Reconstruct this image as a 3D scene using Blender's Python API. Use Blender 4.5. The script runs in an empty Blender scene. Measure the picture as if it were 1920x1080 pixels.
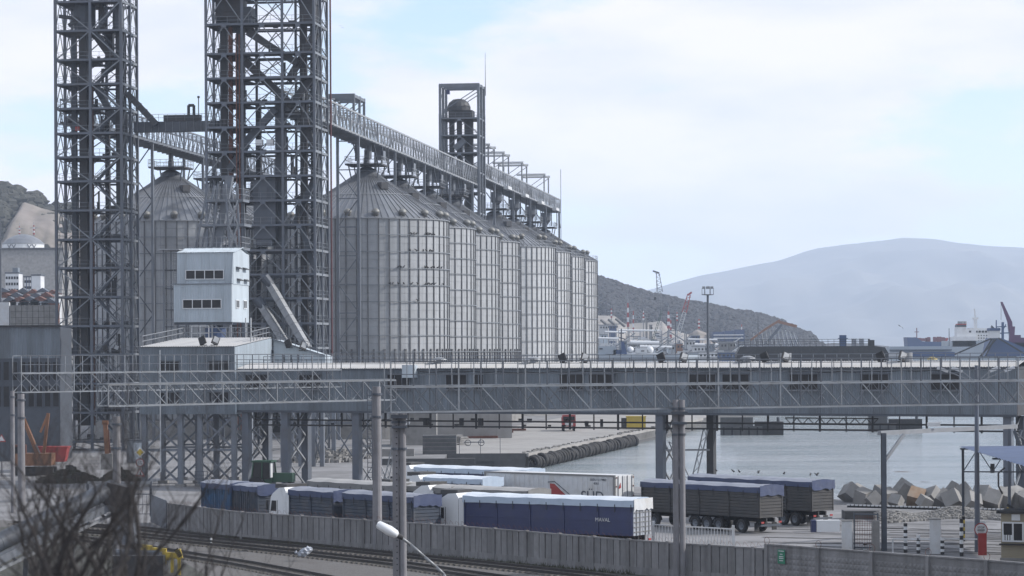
import bpy, math, random
from mathutils import Vector, Matrix
random.seed(7)
R = math.radians
sc = bpy.context.scene
COL = sc.collection
# ---------------------------------------------------------------- camera, world, sun
H = 14.0; F = 5000.0; ROLL = R(0.32)
CR, SR = math.cos(ROLL), math.sin(ROLL)
cam_d = bpy.data.cameras.new('camera'); cam = bpy.data.objects.new('camera', cam_d); COL.objects.link(cam)
cam.location = (0, 0, H); cam.rotation_euler = (R(90), ROLL, 0)
cam_d.sensor_width = 36; cam_d.lens = F / 1920 * 36
cam_d.shift_y = 120 / 1920
cam_d.clip_start = 0.5; cam_d.clip_end = 60000
cam_d.dof.use_dof = True; cam_d.dof.focus_distance = 320; cam_d.dof.aperture_fstop = 4.0
sc.camera = cam
sc.render.engine = 'CYCLES'
sc.cycles.volume_bounces = 2
sc.view_settings.view_transform = 'Standard'; sc.view_settings.look = 'None'
sc.view_settings.gamma = 1; sc.view_settings.use_curve_mapping = False
sc.view_settings.exposure = 0.0
SUN_EL, SUN_AZ = R(33), R(88)        # azimuth measured clockwise from +Y (camera direction)
w = bpy.data.worlds.new('World'); sc.world = w; w.use_nodes = True
def build_world():
    nt = w.node_tree; N = nt.nodes; L = nt.links
    for n in list(N): N.remove(n)
    out = N.new('ShaderNodeOutputWorld'); bg = N.new('ShaderNodeBackground'); bg.inputs[1].default_value = 0.15
    sky = N.new('ShaderNodeTexSky'); sky.sky_type = 'NISHITA'; sky.sun_disc = False
    sky.sun_elevation = SUN_EL; sky.sun_rotation = SUN_AZ
    sky.air_density = 1.0; sky.dust_density = 0.6; sky.ozone_density = 2.0
    tc = N.new('ShaderNodeTexCoord')
    mp = N.new('ShaderNodeMapping'); mp.inputs['Location'].default_value = (3.1, 0.4, 1.35); mp.inputs['Scale'].default_value = (6.5, 6.5, 19)
    L.new(tc.outputs['Generated'], mp.inputs[0])
    no = N.new('ShaderNodeTexNoise'); no.inputs['Scale'].default_value = 1.0; no.inputs['Detail'].default_value = 9; no.inputs['Roughness'].default_value = .52
    L.new(mp.outputs[0], no.inputs['Vector'])
    cr = N.new('ShaderNodeValToRGB'); cr.color_ramp.interpolation = 'EASE'
    cr.color_ramp.elements[0].position = .41; cr.color_ramp.elements[1].position = .53
    L.new(no.outputs[0], cr.inputs[0])
    # shading inside clouds
    mp2 = N.new('ShaderNodeMapping'); mp2.inputs['Location'].default_value = (9, 2, 4); mp2.inputs['Scale'].default_value = (9, 9, 30)
    L.new(tc.outputs['Generated'], mp2.inputs[0])
    n2 = N.new('ShaderNodeTexNoise'); n2.inputs['Scale'].default_value = 1; n2.inputs['Detail'].default_value = 6
    L.new(mp2.outputs[0], n2.inputs['Vector'])
    cc = N.new('ShaderNodeMix'); cc.data_type = 'RGBA'
    cc.inputs[6].default_value = CLOUD_A; cc.inputs[7].default_value = CLOUD_B
    c2 = N.new('ShaderNodeValToRGB'); c2.color_ramp.elements[0].position = .35; c2.color_ramp.elements[1].position = .62
    L.new(n2.outputs[0], c2.inputs[0]); L.new(c2.outputs[0], cc.inputs[0])
    # thin veil: bright milky air that lowers the saturation of the blue everywhere
    veil = N.new('ShaderNodeMix'); veil.data_type = 'RGBA'; veil.inputs[0].default_value = VEIL_F
    veil.inputs[7].default_value = VEIL
    L.new(sky.outputs[0], veil.inputs[6])
    sx = N.new('ShaderNodeSeparateXYZ'); L.new(tc.outputs['Generated'], sx.inputs[0])
    hr = N.new('ShaderNodeMapRange'); hr.inputs[1].default_value = 0; hr.inputs[2].default_value = .13; hr.inputs[3].default_value = 1; hr.inputs[4].default_value = 0
    L.new(sx.outputs['Z'], hr.inputs[0]); hm = N.new('ShaderNodeMix'); hm.data_type = 'RGBA'; hm.inputs[6].default_value = VEIL; hm.inputs[7].default_value = HORIZON
    L.new(hr.outputs[0], hm.inputs[0]); L.new(hm.outputs[2], veil.inputs[7])
    mx = N.new('ShaderNodeMix'); mx.data_type = 'RGBA'
    ml = N.new('ShaderNodeMath'); ml.operation = 'MULTIPLY'; ml.inputs[1].default_value = .85
    L.new(cr.outputs[0], ml.inputs[0]); L.new(ml.outputs[0], mx.inputs[0])
    L.new(veil.outputs[2], mx.inputs[6]); L.new(cc.outputs[2], mx.inputs[7])
    L.new(mx.outputs[2], bg.inputs[0]); L.new(bg.outputs[0], out.inputs[0])
CLOUD_A = (5.9, 5.9, 6.7, 1); CLOUD_B = (7.8, 7.2, 7.3, 1)
VEIL_F = .75; VEIL = (4.2, 6.0, 8.0, 1)
HORIZON = (8.8, 9.2, 10.4, 1)
build_world()
sl = bpy.data.lights.new('sun', 'SUN'); sl.energy = 5.0; sl.angle = R(1.5); sl.color = (1, .97, .93)
so = bpy.data.objects.new('sun', sl); COL.objects.link(so)
sd = Vector((math.sin(SUN_AZ) * math.cos(SUN_EL), math.cos(SUN_AZ) * math.cos(SUN_EL), math.sin(SUN_EL)))
so.rotation_euler = sd.to_track_quat('Z', 'Y').to_euler()

# ---------------------------------------------------------------- pixel -> place
def at(px, py, d):
    u, v = px - 960, 660 - py
    x, z = CR * u + SR * v, -SR * u + CR * v
    return Vector((x * d / F, d, H + z * d / F))
def xat(px, d, z=0):
    zz = F * (z - H) / d
    return (px - 960 + SR * zz) / CR * d / F
def G(px, py, z=0):
    p = at(px, py, 1.0); k = (z - H) / (p.z - H)
    return Vector((p.x * k, k, z))

# ---------------------------------------------------------------- materials
def pmat(name, col, rough=.7, metal=0, var=.12, scale=1.5, bump=0, bscale=8, dirt=None, dscale=.35, damt=.5, orand=0, streak=False, spec=None, dust_toplit=None, ds=1):
    m = bpy.data.materials.new(name); m.use_nodes = True; nt = m.node_tree; N = nt.nodes; L = nt.links
    b = N['Principled BSDF']; b.inputs['Roughness'].default_value = rough; b.inputs['Metallic'].default_value = metal
    if spec is not None: b.inputs['Specular IOR Level'].default_value = spec
    geo = N.new('ShaderNodeNewGeometry')
    no = N.new('ShaderNodeTexNoise'); no.inputs['Scale'].default_value = scale; no.inputs['Detail'].default_value = 5
    L.new(geo.outputs['Position'], no.inputs['Vector'])
    mr = N.new('ShaderNodeMapRange'); mr.inputs[1].default_value = .25; mr.inputs[2].default_value = .75
    mr.inputs[3].default_value = 1 - var; mr.inputs[4].default_value = 1 + var
    L.new(no.outputs[0], mr.inputs[0]); fac = mr.outputs[0]
    if orand:
        oi = N.new('ShaderNodeObjectInfo'); m2 = N.new('ShaderNodeMapRange'); m2.inputs[3].default_value = 1 - orand; m2.inputs[4].default_value = 1 + orand
        L.new(oi.outputs['Random'], m2.inputs[0]); mu = N.new('ShaderNodeMath'); mu.operation = 'MULTIPLY'
        L.new(fac, mu.inputs[0]); L.new(m2.outputs[0], mu.inputs[1]); fac = mu.outputs[0]
    sc_ = N.new('ShaderNodeVectorMath'); sc_.operation = 'SCALE'; sc_.inputs[0].default_value = col[:3]; L.new(fac, sc_.inputs['Scale'])
    last = sc_.outputs[0]
    if dirt:
        mp = N.new('ShaderNodeMapping'); mp.inputs['Scale'].default_value = (1, 1, .12) if streak else (1, 1, 1)
        L.new(geo.outputs['Position'], mp.inputs[0])
        n2 = N.new('ShaderNodeTexNoise'); n2.inputs['Scale'].default_value = dscale; n2.inputs['Detail'].default_value = 7; n2.inputs['Roughness'].default_value = .65
        L.new(mp.outputs[0], n2.inputs['Vector'])
        r2 = N.new('ShaderNodeMapRange'); r2.inputs[1].default_value = .45; r2.inputs[2].default_value = .7; r2.inputs[4].default_value = damt
        L.new(n2.outputs[0], r2.inputs[0])
        mx = N.new('ShaderNodeMix'); mx.data_type = 'RGBA'; L.new(r2.outputs[0], mx.inputs[0]); L.new(last, mx.inputs[6]); mx.inputs[7].default_value = (*dirt, 1)
        last = mx.outputs[2]
    if dust_toplit:  # paler upward faces: dust, plus top light put into the colour
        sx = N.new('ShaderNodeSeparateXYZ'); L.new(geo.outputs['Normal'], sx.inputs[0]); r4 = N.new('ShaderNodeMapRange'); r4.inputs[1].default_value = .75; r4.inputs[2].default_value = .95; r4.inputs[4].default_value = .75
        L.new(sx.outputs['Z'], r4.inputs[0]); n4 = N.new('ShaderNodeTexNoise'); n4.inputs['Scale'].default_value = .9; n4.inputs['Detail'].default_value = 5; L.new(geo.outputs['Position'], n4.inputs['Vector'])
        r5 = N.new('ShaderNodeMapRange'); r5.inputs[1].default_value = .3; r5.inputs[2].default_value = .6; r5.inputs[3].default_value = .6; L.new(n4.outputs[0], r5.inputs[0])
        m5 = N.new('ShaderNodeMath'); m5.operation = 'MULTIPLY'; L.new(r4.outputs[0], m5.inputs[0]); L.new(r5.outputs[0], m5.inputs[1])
        m6 = N.new('ShaderNodeMix'); m6.data_type = 'RGBA'; L.new(m5.outputs[0], m6.inputs[0]); L.new(last, m6.inputs[6]); m6.inputs[7].default_value = (*dust_toplit, 1); last = m6.outputs[2]
    L.new(last, b.inputs['Base Color'])
    if bump:
        n3 = N.new('ShaderNodeTexNoise'); n3.inputs['Scale'].default_value = bscale; n3.inputs['Detail'].default_value = 6
        L.new(geo.outputs['Position'], n3.inputs['Vector'])
        bp = N.new('ShaderNodeBump'); bp.inputs['Strength'].default_value = bump; bp.inputs['Distance'].default_value = .05
        L.new(n3.outputs[0], bp.inputs['Height']); L.new(bp.outputs[0], b.inputs['Normal'])
    return m
M = {}
M['steel'] = pmat('painted_steel', (0.062, 0.072, 0.09), .55, .1, .15, 1.2, dirt=(.05, .05, .055), dscale=.5, damt=.5, orand=.15)
M['steel_light'] = pmat('painted_steel_light', (0.14, 0.155, 0.18), .5, .1, .15, 1.2, dirt=(.08, .075, .07), dscale=.6, damt=.5, orand=.12)
M['steel_blue'] = pmat('blue_grey_steel', (.092, .105, .13), .5, .1, .12, 1, dirt=(.09, .085, .08), dscale=.7, damt=.5, orand=.1)
M['truss'] = pmat('grey_truss_steel', (0.17, 0.185, 0.205), .5, .1, .15, 2, dirt=(.09, .085, .08), dscale=.6, damt=.5, orand=.15)
M['bright_truss'] = pmat('bright_truss_steel', (.25, .26, .275), .5, .2, .15, 2, dirt=(.17, .16, .15), dscale=.5, damt=.5, orand=.12)
M['galv'] = pmat('galvanised_steel', (0.24, 0.25, 0.265), .5, .35, .15, 2, dirt=(.16, .15, .14), dscale=.5, damt=.45, orand=.1)
M['dark_duct'] = pmat('dark_duct', (0.04, 0.042, 0.048), .6, .1, .2, 1.5, dirt=(.05, .035, .028), dscale=.6, damt=.5, orand=.15)
M['rust'] = pmat('rusty_steel', (.12, .05, .035), .85, 0, .3, 2)
M['redpipe'] = pmat('red_brown_pipe', (.085, .028, .032), .6, 0, .2, 2)
M['black'] = pmat('black_steel', (.018, .018, .02), .7, 0, .3, 2, dirt=(.05, .04, .035), dscale=1, damt=.4)
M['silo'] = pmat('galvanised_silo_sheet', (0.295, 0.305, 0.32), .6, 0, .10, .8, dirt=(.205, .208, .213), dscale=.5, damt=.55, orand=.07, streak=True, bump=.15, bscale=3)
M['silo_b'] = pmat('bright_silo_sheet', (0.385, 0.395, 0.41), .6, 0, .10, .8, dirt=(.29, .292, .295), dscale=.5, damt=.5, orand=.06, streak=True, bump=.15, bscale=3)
M['stiff'] = pmat('silo_stiffener', (0.12, 0.122, 0.13), .55, .3, .12, 1, dirt=(.085, .082, .078), dscale=.6, damt=.5, orand=.1)
M['roof'] = pmat('silo_roof_sheet', (.18, .19, .21), .5, .35, .12, .7, dirt=(.12, .118, .115), dscale=.4, damt=.5, orand=.1)
M['hood'] = pmat('vent_hood', (.22, .22, .21), .6, .3, .2, 2, dirt=(.10, .08, .06), dscale=1, damt=.6)
M['clad'] = pmat('grey_cladding', (0.16, 0.185, 0.212), .5, .15, .07, .6, dirt=(.08, .085, .09), dscale=.5, damt=.7, orand=.10, streak=True)
M['clad_pale'] = pmat('pale_cladding', (0.42, 0.47, 0.51), .5, .1, .05, .6, dirt=(.17, .18, .19), dscale=.6, damt=.4, orand=.035, streak=True)
M['roofing'] = pmat('pale_roof_sheet', (.32, .32, .325), .6, .1, .08, .8, dirt=(.36, .34, .31), dscale=.5, damt=.6, orand=.06)
M['glass'] = pmat('window_glass', (.022, .021, .022), .3, 0, .5, .8, spec=.22)
M['white'] = pmat('white_paint', (0.5, 0.51, 0.52), .5, 0, .06, 2, dirt=(.38, .35, .31), dscale=1.2, damt=.5)
M['white_clean'] = pmat('clean_white_paint', (0.6, 0.61, 0.62), .4, 0, .04, 2)
M['concrete'] = pmat('concrete', (0.22, 0.213, 0.205), .9, 0, .15, 1, dirt=(.115, .11, .10), dscale=.6, damt=.6, bump=.4, orand=.06)
M['concrete_dark'] = pmat('stained_concrete', (0.085, 0.085, 0.088), .9, 0, .25, 1, dirt=(.07, .07, .07), dscale=.8, damt=.7, bump=.4, orand=.1)
M['fence'] = pmat('fence_concrete', (.19, .186, .188), .9, 0, .12, 2.5, dirt=(.085, .082, .08), dscale=1.1, damt=.75, bump=.5, orand=.14, streak=True)
M['pole'] = pmat('pole_concrete', (0.19, 0.185, 0.195), .85, 0, .12, 2, dirt=(.11, .106, .106), dscale=1.5, damt=.6, bump=.3, streak=True)
M['yard'] = pmat('yard_concrete', (0.2, 0.196, 0.2), .9, 0, .12, .35, dirt=(.075, .073, .072), dscale=.13, damt=.85, bump=.4, bscale=4)
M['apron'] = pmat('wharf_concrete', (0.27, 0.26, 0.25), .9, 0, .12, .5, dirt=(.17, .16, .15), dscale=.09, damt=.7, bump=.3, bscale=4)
M['ballast'] = pmat('ballast_gravel', (0.1, 0.094, 0.09), .95, 0, .5, 7, dirt=(.07, .06, .055), dscale=.8, damt=.7, bump=1, bscale=9)
M['soil'] = pmat('dark_soil', (0.045, 0.042, 0.037), .95, 0, .5, 2, dirt=(.05, .06, .03), dscale=.8, damt=.7, bump=1, bscale=6)
M['rail'] = pmat('rail_steel', (0.035, 0.03, 0.028), .5, .4, .2, 2)
M['sleeper'] = pmat('sleeper_concrete', (0.12, 0.11, 0.1), .9, 0, .25, 2)
M['rubber'] = pmat('rubber', (.016, .016, .018), .8, 0, .3, 3, dirt=(.05, .047, .043), dscale=1.5, damt=.4)
M['navy'] = pmat('navy_paint', (0.022, 0.03, 0.09), .45, 0, .12, 1.5, dirt=(.04, .045, .08), dscale=.8, damt=.5)
M['tarp_navy'] = pmat('navy_tarpaulin', (0.035, 0.05, 0.11), .6, 0, .12, 1.5, bump=.5, bscale=3, dirt=(.07, .08, .11), dscale=.8, damt=.4, dust_toplit=(.27, .28, .31))
M['tarp_grey'] = pmat('faded_tarpaulin', (.30, .32, .36), .6, 0, .08, 1.5, bump=.5, bscale=3, dirt=(.18, .18, .19), dscale=.8, damt=.4)
M['tarp_beige'] = pmat('beige_tarpaulin', (0.17, 0.168, 0.165), .65, 0, .1, 1.5, bump=.5, bscale=3, dirt=(.12, .115, .11), dscale=.8, damt=.4, dust_toplit=(.34, .33, .32))
M['tarp_pale'] = pmat('pale_blue_tarpaulin', (0.36, 0.43, 0.52), .55, 0, .05, 1.5, bump=.5, bscale=3, dirt=(.24, .28, .33), dscale=.8, damt=.3, dust_toplit=(.62, .64, .67))
M['truck_dark'] = pmat('dark_truck_side', (0.045, 0.044, 0.045), .6, .1, .15, 1.5, dirt=(.07, .062, .055), dscale=1, damt=.6, orand=.1)
M['truck_slate'] = pmat('slate_truck_side', (0.03, 0.04, 0.06), .6, 0, .2, 1.5, dirt=(.09, .085, .085), dscale=1, damt=.6, orand=.1)
M['truck_blue'] = pmat('blue_truck_side', (.02, .075, .16), .6, 0, .2, 1.5, dirt=(.05, .055, .07), dscale=1, damt=.6, orand=.1)
M['red'] = pmat('red_paint', (0.3, 0.03, 0.028), .5, 0, .12, 2, dirt=(.2, .05, .04), dscale=1, damt=.4)
M['orange'] = pmat('orange_paint', (.19, .085, .04), .5, 0, .15, 2, dirt=(.16, .07, .03), dscale=1, damt=.5)
M['yellow'] = pmat('yellow_paint', (0.45, 0.33, 0.04), .5, 0, .12, 2, dirt=(.3, .22, .06), dscale=1, damt=.4)
M['green'] = pmat('green_paint', (.02, .16, .09), .5, 0, .1, 2)
M['tractor'] = pmat('dark_green_paint', (.02, .06, .035), .5, 0, .1, 2)
M['bluesheet'] = pmat('blue_roof_sheet', (0.035, 0.06, 0.13), .5, .1, .1, 1, dirt=(.09, .12, .2), dscale=.8, damt=.4, orand=.06)
M['booth'] = pmat('tan_wall', (.27, .235, .165), .7, 0, .08, 2, dirt=(.18, .16, .12), dscale=1, damt=.4)
M['bark'] = pmat('bare_branch', (.028, .025, .025), .9, 0, .3, 8)
M['skinship'] = pmat('pale_ship_paint', (.60, .61, .62), .5, 0, .06, .3, dirt=(.35, .3, .27), dscale=.2, damt=.4)
M['ship_grey'] = pmat('naval_grey_paint', (.30, .34, .38), .55, 0, .08, .2)
M['ship_blue'] = pmat('ship_blue_hull', (.035, .07, .16), .55, 0, .12, .1)
M['ship_red'] = pmat('ship_red_hull', (.16, .05, .06), .6, 0, .2, .1)
M['purple'] = pmat('dark_purple_crane', (.09, .03, .09), .5, 0, .1, .3)

# ---------------------------------------------------------------- mesh helpers
class MB:
    def __init__(s): s.v = []; s.f = []
    def add(s, vs, fs):
        o = len(s.v); s.v += [tuple(a) for a in vs]; s.f += [tuple(i + o for i in f) for f in fs]; return s
    def hexa(s, p): # 8 points: bottom 4 ccw, top 4
        return s.add(p, [(3, 2, 1, 0), (4, 5, 6, 7), (0, 1, 5, 4), (1, 2, 6, 5), (2, 3, 7, 6), (3, 0, 4, 7)])
    def box(s, c, d, rz=0):
        x, y, z = d[0] / 2, d[1] / 2, d[2] / 2; cs, sn = math.cos(rz), math.sin(rz)
        P = []
        for k in (-z, z):
            for (i, j) in ((-x, -y), (x, -y), (x, y), (-x, y)):
                P.append((c[0] + i * cs - j * sn, c[1] + i * sn + j * cs, c[2] + k))
        return s.hexa(P)
    def bb(s, x0, x1, y0, y1, z0, z1): return s.box(((x0 + x1) / 2, (y0 + y1) / 2, (z0 + z1) / 2), (x1 - x0, y1 - y0, z1 - z0))
    def bar(s, a, b, w_, h_=None):
        h_ = h_ or w_; a = Vector(a); b = Vector(b); d = b - a
        if d.length < 1e-6: return s
        d.normalize(); up = Vector((0, 0, 1)) if abs(d.z) < .99 else Vector((0, 1, 0))
        x = d.cross(up).normalized(); y = x.cross(d)
        P = []
        for p in (a, b):
            for (i, j) in ((-1, -1), (1, -1), (1, 1), (-1, 1)): P.append(p + x * (i * w_ / 2) + y * (j * h_ / 2))
        return s.hexa(P)
    def tube(s, a, b, r, r2=None, n=8, cap=True):
        r2 = r if r2 is None else r2
        a = Vector(a); b = Vector(b); d = (b - a)
        if d.length < 1e-6: return s
        d.normalize(); up = Vector((0, 0, 1)) if abs(d.z) < .99 else Vector((0, 1, 0))
        x = d.cross(up).normalized(); y = x.cross(d)
        P = []
        for p, rr in ((a, r), (b, r2)):
            for k in range(n):
                t = 2 * math.pi * k / n; P.append(p + x * (rr * math.cos(t)) + y * (rr * math.sin(t)))
        Fs = [(k, (k + 1) % n, n + (k + 1) % n, n + k) for k in range(n)]
        if cap: Fs += [tuple(range(n))[::-1], tuple(range(n, 2 * n))]
        return s.add(P, Fs)
    def path(s, pts, r, n=6):
        for a, b in zip(pts, pts[1:]): s.tube(a, b, r, n=n)
        return s
    def lathe(s, prof, n=24, c=(0, 0, 0), a0=0, a1=2 * math.pi):
        full = abs(a1 - a0 - 2 * math.pi) < 1e-6; m = n if full else n + 1
        P = [(c[0] + r * math.cos(a0 + (a1 - a0) * k / n), c[1] + r * math.sin(a0 + (a1 - a0) * k / n), c[2] + z) for (r, z) in prof for k in range(m)]
        Fs = []
        for i in range(len(prof) - 1):
            for k in range(n):
                k2 = (k + 1) % m; Fs.append((i * m + k, i * m + k2, (i + 1) * m + k2, (i + 1) * m + k))
        return s.add(P, Fs)
    def prism(s, poly, y0, y1): # poly in xz, extruded along y
        n = len(poly); P = [(x, y0, z) for x, z in poly] + [(x, y1, z) for x, z in poly]
        return s.add(P, [tuple(range(n)), tuple(range(2 * n - 1, n - 1, -1))] + [((k + 1) % n, k, n + k, n + (k + 1) % n) for k in range(n)])
    def plan(s, poly, z0, z1): # poly in xy extruded in z (ccw)
        n = len(poly); P = [(x, y, z0) for x, y in poly] + [(x, y, z1) for x, y in poly]
        return s.add(P, [tuple(range(n))[::-1], tuple(range(n, 2 * n))] + [(k, (k + 1) % n, n + (k + 1) % n, n + k) for k in range(n)])
    def mesh(s, name, m, smooth=False):
        me = bpy.data.meshes.new(name); me.from_pydata(s.v, [], s.f)
        if m: me.materials.append(m)
        if smooth: me.polygons.foreach_set('use_smooth', [True] * len(me.polygons))
        me.update(); return me
    def build(s, name, m, parent=None, kind=None, smooth=False):
        o = bpy.data.objects.new(name, s.mesh(name, m, smooth)); COL.objects.link(o)
        if parent: o.parent = parent
        if kind: o['kind'] = kind
        return o
def tag(o, label, cat, group=None):
    o['label'] = label; o['category'] = cat
    if group: o['group'] = group
    return o
def thing(name, label, cat, loc=(0, 0, 0), rz=0, group=None):
    o = bpy.data.objects.new(name, None); COL.objects.link(o); o.empty_display_size = .5
    o.location = loc; o.rotation_euler = (0, 0, rz)
    return tag(o, label, cat, group)
def inst(me, name, parent, mat=None, loc=None, rot=None, scale=None):
    o = bpy.data.objects.new(name, me); COL.objects.link(o)
    if parent: o.parent = parent
    if mat is not None: o.matrix_local = mat
    if loc is not None: o.location = loc
    if rot is not None: o.rotation_euler = rot
    if scale is not None: o.scale = scale
    return o
_cube = {}
def cube(m):
    if m.name not in _cube: _cube[m.name] = MB().box((0, 0, 0), (1, 1, 1)).mesh('piece_' + m.name, m)
    return _cube[m.name]
def pbar(parent, name, a, b, w_, m, h_=None):
    """a straight member as a part of its own, sharing one mesh per material"""
    h_ = h_ or w_; a = Vector(a); b = Vector(b); d = b - a; ln = d.length; d.normalize()
    up = Vector((0, 0, 1)) if abs(d.z) < .99 else Vector((0, 1, 0))
    x = d.cross(up).normalized(); y = x.cross(d); c = (a + b) / 2
    mt = Matrix(((x.x * w_, d.x * ln, y.x * h_, c.x), (x.y * w_, d.y * ln, y.y * h_, c.y), (x.z * w_, d.z * ln, y.z * h_, c.z), (0, 0, 0, 1)))
    return inst(cube(m), name, parent, mat=mt)
def pbox(parent, name, c, d, m, rz=0):
    o = inst(cube(m), name, parent, loc=c, rot=(0, 0, rz), scale=d); return o
def copy_tree(o, parent=None):
    c = o.copy(); COL.objects.link(c); c.parent = parent
    for ch in o.children: copy_tree(ch, c)
    return c
def railing(mb, pts, h=1.1, sp=1.5, r=.025, mids=1):
    for a, b in zip(pts, pts[1:]):
        a = Vector(a); b = Vector(b); n = max(1, round((b - a).length / sp))
        for k in range(n + 1):
            p = a.lerp(b, k / n); mb.bar(p, p + Vector((0, 0, h)), r * 2)
        for q in range(mids + 1):
            z = h * (1 - q / (mids + 1)); mb.bar(a + Vector((0, 0, z)), b + Vector((0, 0, z)), r * 2)
def text_mesh(txt, size, m, name='lettering', ext=.01):
    cu = bpy.data.curves.new('t', 'FONT'); cu.body = txt; cu.size = size; cu.extrude = ext; cu.align_x = 'CENTER'; cu.align_y = 'CENTER'
    ob = bpy.data.objects.new('t', cu); COL.objects.link(ob)
    dg = bpy.context.evaluated_depsgraph_get(); me = bpy.data.meshes.new_from_object(ob.evaluated_get(dg))
    bpy.data.objects.remove(ob); me.name = name; me.materials.clear(); me.materials.append(m); return me
# ---------------------------------------------------------------- ground, water, wharf
TH = R(7.7)
E1 = Vector((math.cos(TH), -math.sin(TH), 0)); E2 = Vector((math.sin(TH), math.cos(TH), 0))
ORG = Vector((xat(688, 446, 36), 446, 0))          # centre of the nearest silo of the right row
def PL(x, y, z=0): return ORG + E1 * x + E2 * y + Vector((0, 0, z))
def toPL(p): v = Vector(p) - ORG; return (v.dot(E1), v.dot(E2), v.z)
WZ = -2.1
WC = G(987, 851); WF = G(1215, 805)               # wharf corner and a far point on its edge
WD = (WF - WC).normalized(); WEND = WC + WD * 420
land = [(-900, -30), (300, -30), (400, 222), (60, 236), (34, 244), (24, 262), (8, 282), (-9, 300), (-9, WC.y), (WC.x, WC.y), (WEND.x, WEND.y), (10, 830), (-100, 1000), (-260, 1500), (-2600, 3600), (-2600, -30)]
def sheet(name, poly, z, m, kind='structure'):
    mb = MB().add([(x, y, z) for x, y in poly], [tuple(range(len(poly)))]); return mb.build(name, m, kind=kind)
sheet('ground', land, 0, M['yard'])
bpy.data.objects['ground'].location.z = 0
qw = MB()
for (a, b) in zip(land[2:12], land[3:13]):
    qw.add([(a[0], a[1], -6), (b[0], b[1], -6), (b[0], b[1], -.002), (a[0], a[1], -.002)], [(0, 1, 2, 3)])
qw.build('quay_wall', M['concrete_dark'], kind='structure')
# paler, cleaner concrete of the wharf apron
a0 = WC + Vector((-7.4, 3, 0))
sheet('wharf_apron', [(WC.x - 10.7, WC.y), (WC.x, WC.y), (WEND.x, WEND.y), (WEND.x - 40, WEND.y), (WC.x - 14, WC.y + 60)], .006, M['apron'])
# water
wm = bpy.data.materials.new('sea_water'); wm.use_nodes = True
def water_nodes():
    nt = wm.node_tree; N = nt.nodes; L = nt.links; b = N['Principled BSDF']
    b.inputs['Base Color'].default_value = (.19, .215, .225, 1); b.inputs['Roughness'].default_value = .12; b.inputs['IOR'].default_value = 1.33
    geo = N.new('ShaderNodeNewGeometry'); prev = None
    for sc3, st, dist in (((.22, .9, 1), .8, .5), ((.5, 1.8, 1), 1, .22), ((.02, .06, 1), .3, .9)):
        mp = N.new('ShaderNodeMapping'); mp.inputs['Scale'].default_value = sc3; mp.inputs['Rotation'].default_value = (0, 0, .12)
        L.new(geo.outputs['Position'], mp.inputs[0])
        no = N.new('ShaderNodeTexNoise'); no.inputs['Scale'].default_value = 1; no.inputs['Detail'].default_value = 5; no.inputs['Roughness'].default_value = .6
        L.new(mp.outputs[0], no.inputs['Vector'])
        bp = N.new('ShaderNodeBump'); bp.inputs['Strength'].default_value = st; bp.inputs['Distance'].default_value = dist
        L.new(no.outputs[0], bp.inputs['Height'])
        if prev: L.new(prev.outputs[0], bp.inputs['Normal'])
        prev = bp
    L.new(prev.outputs[0], b.inputs['Normal'])
    mp = N.new('ShaderNodeMapping'); mp.inputs['Scale'].default_value = (.018, .10, 1); L.new(geo.outputs['Position'], mp.inputs[0])
    n5 = N.new('ShaderNodeTexNoise'); n5.inputs['Scale'].default_value = 1; n5.inputs['Detail'].default_value = 8; n5.inputs['Roughness'].default_value = .7; L.new(mp.outputs[0], n5.inputs['Vector'])
    cr = N.new('ShaderNodeValToRGB'); cr.color_ramp.elements[0].position = .38; cr.color_ramp.elements[1].position = .62; cr.color_ramp.elements[0].color = (.13, .165, .175, 1); cr.color_ramp.elements[1].color = (.27, .29, .30, 1)
    L.new(n5.outputs[0], cr.inputs[0]); L.new(cr.outputs[0], b.inputs['Base Color'])
water_nodes()
sheet('water', [(-200, 150), (9000, 150), (9000, 13800), (-9000, 13800), (-9000, 1200)], WZ, wm)
# ballast strip and soil beside the fence
FD = (G(1180, 1079) - G(262, 1001)); FD.z = 0
def P2(p): return (p.x, p.y)

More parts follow.
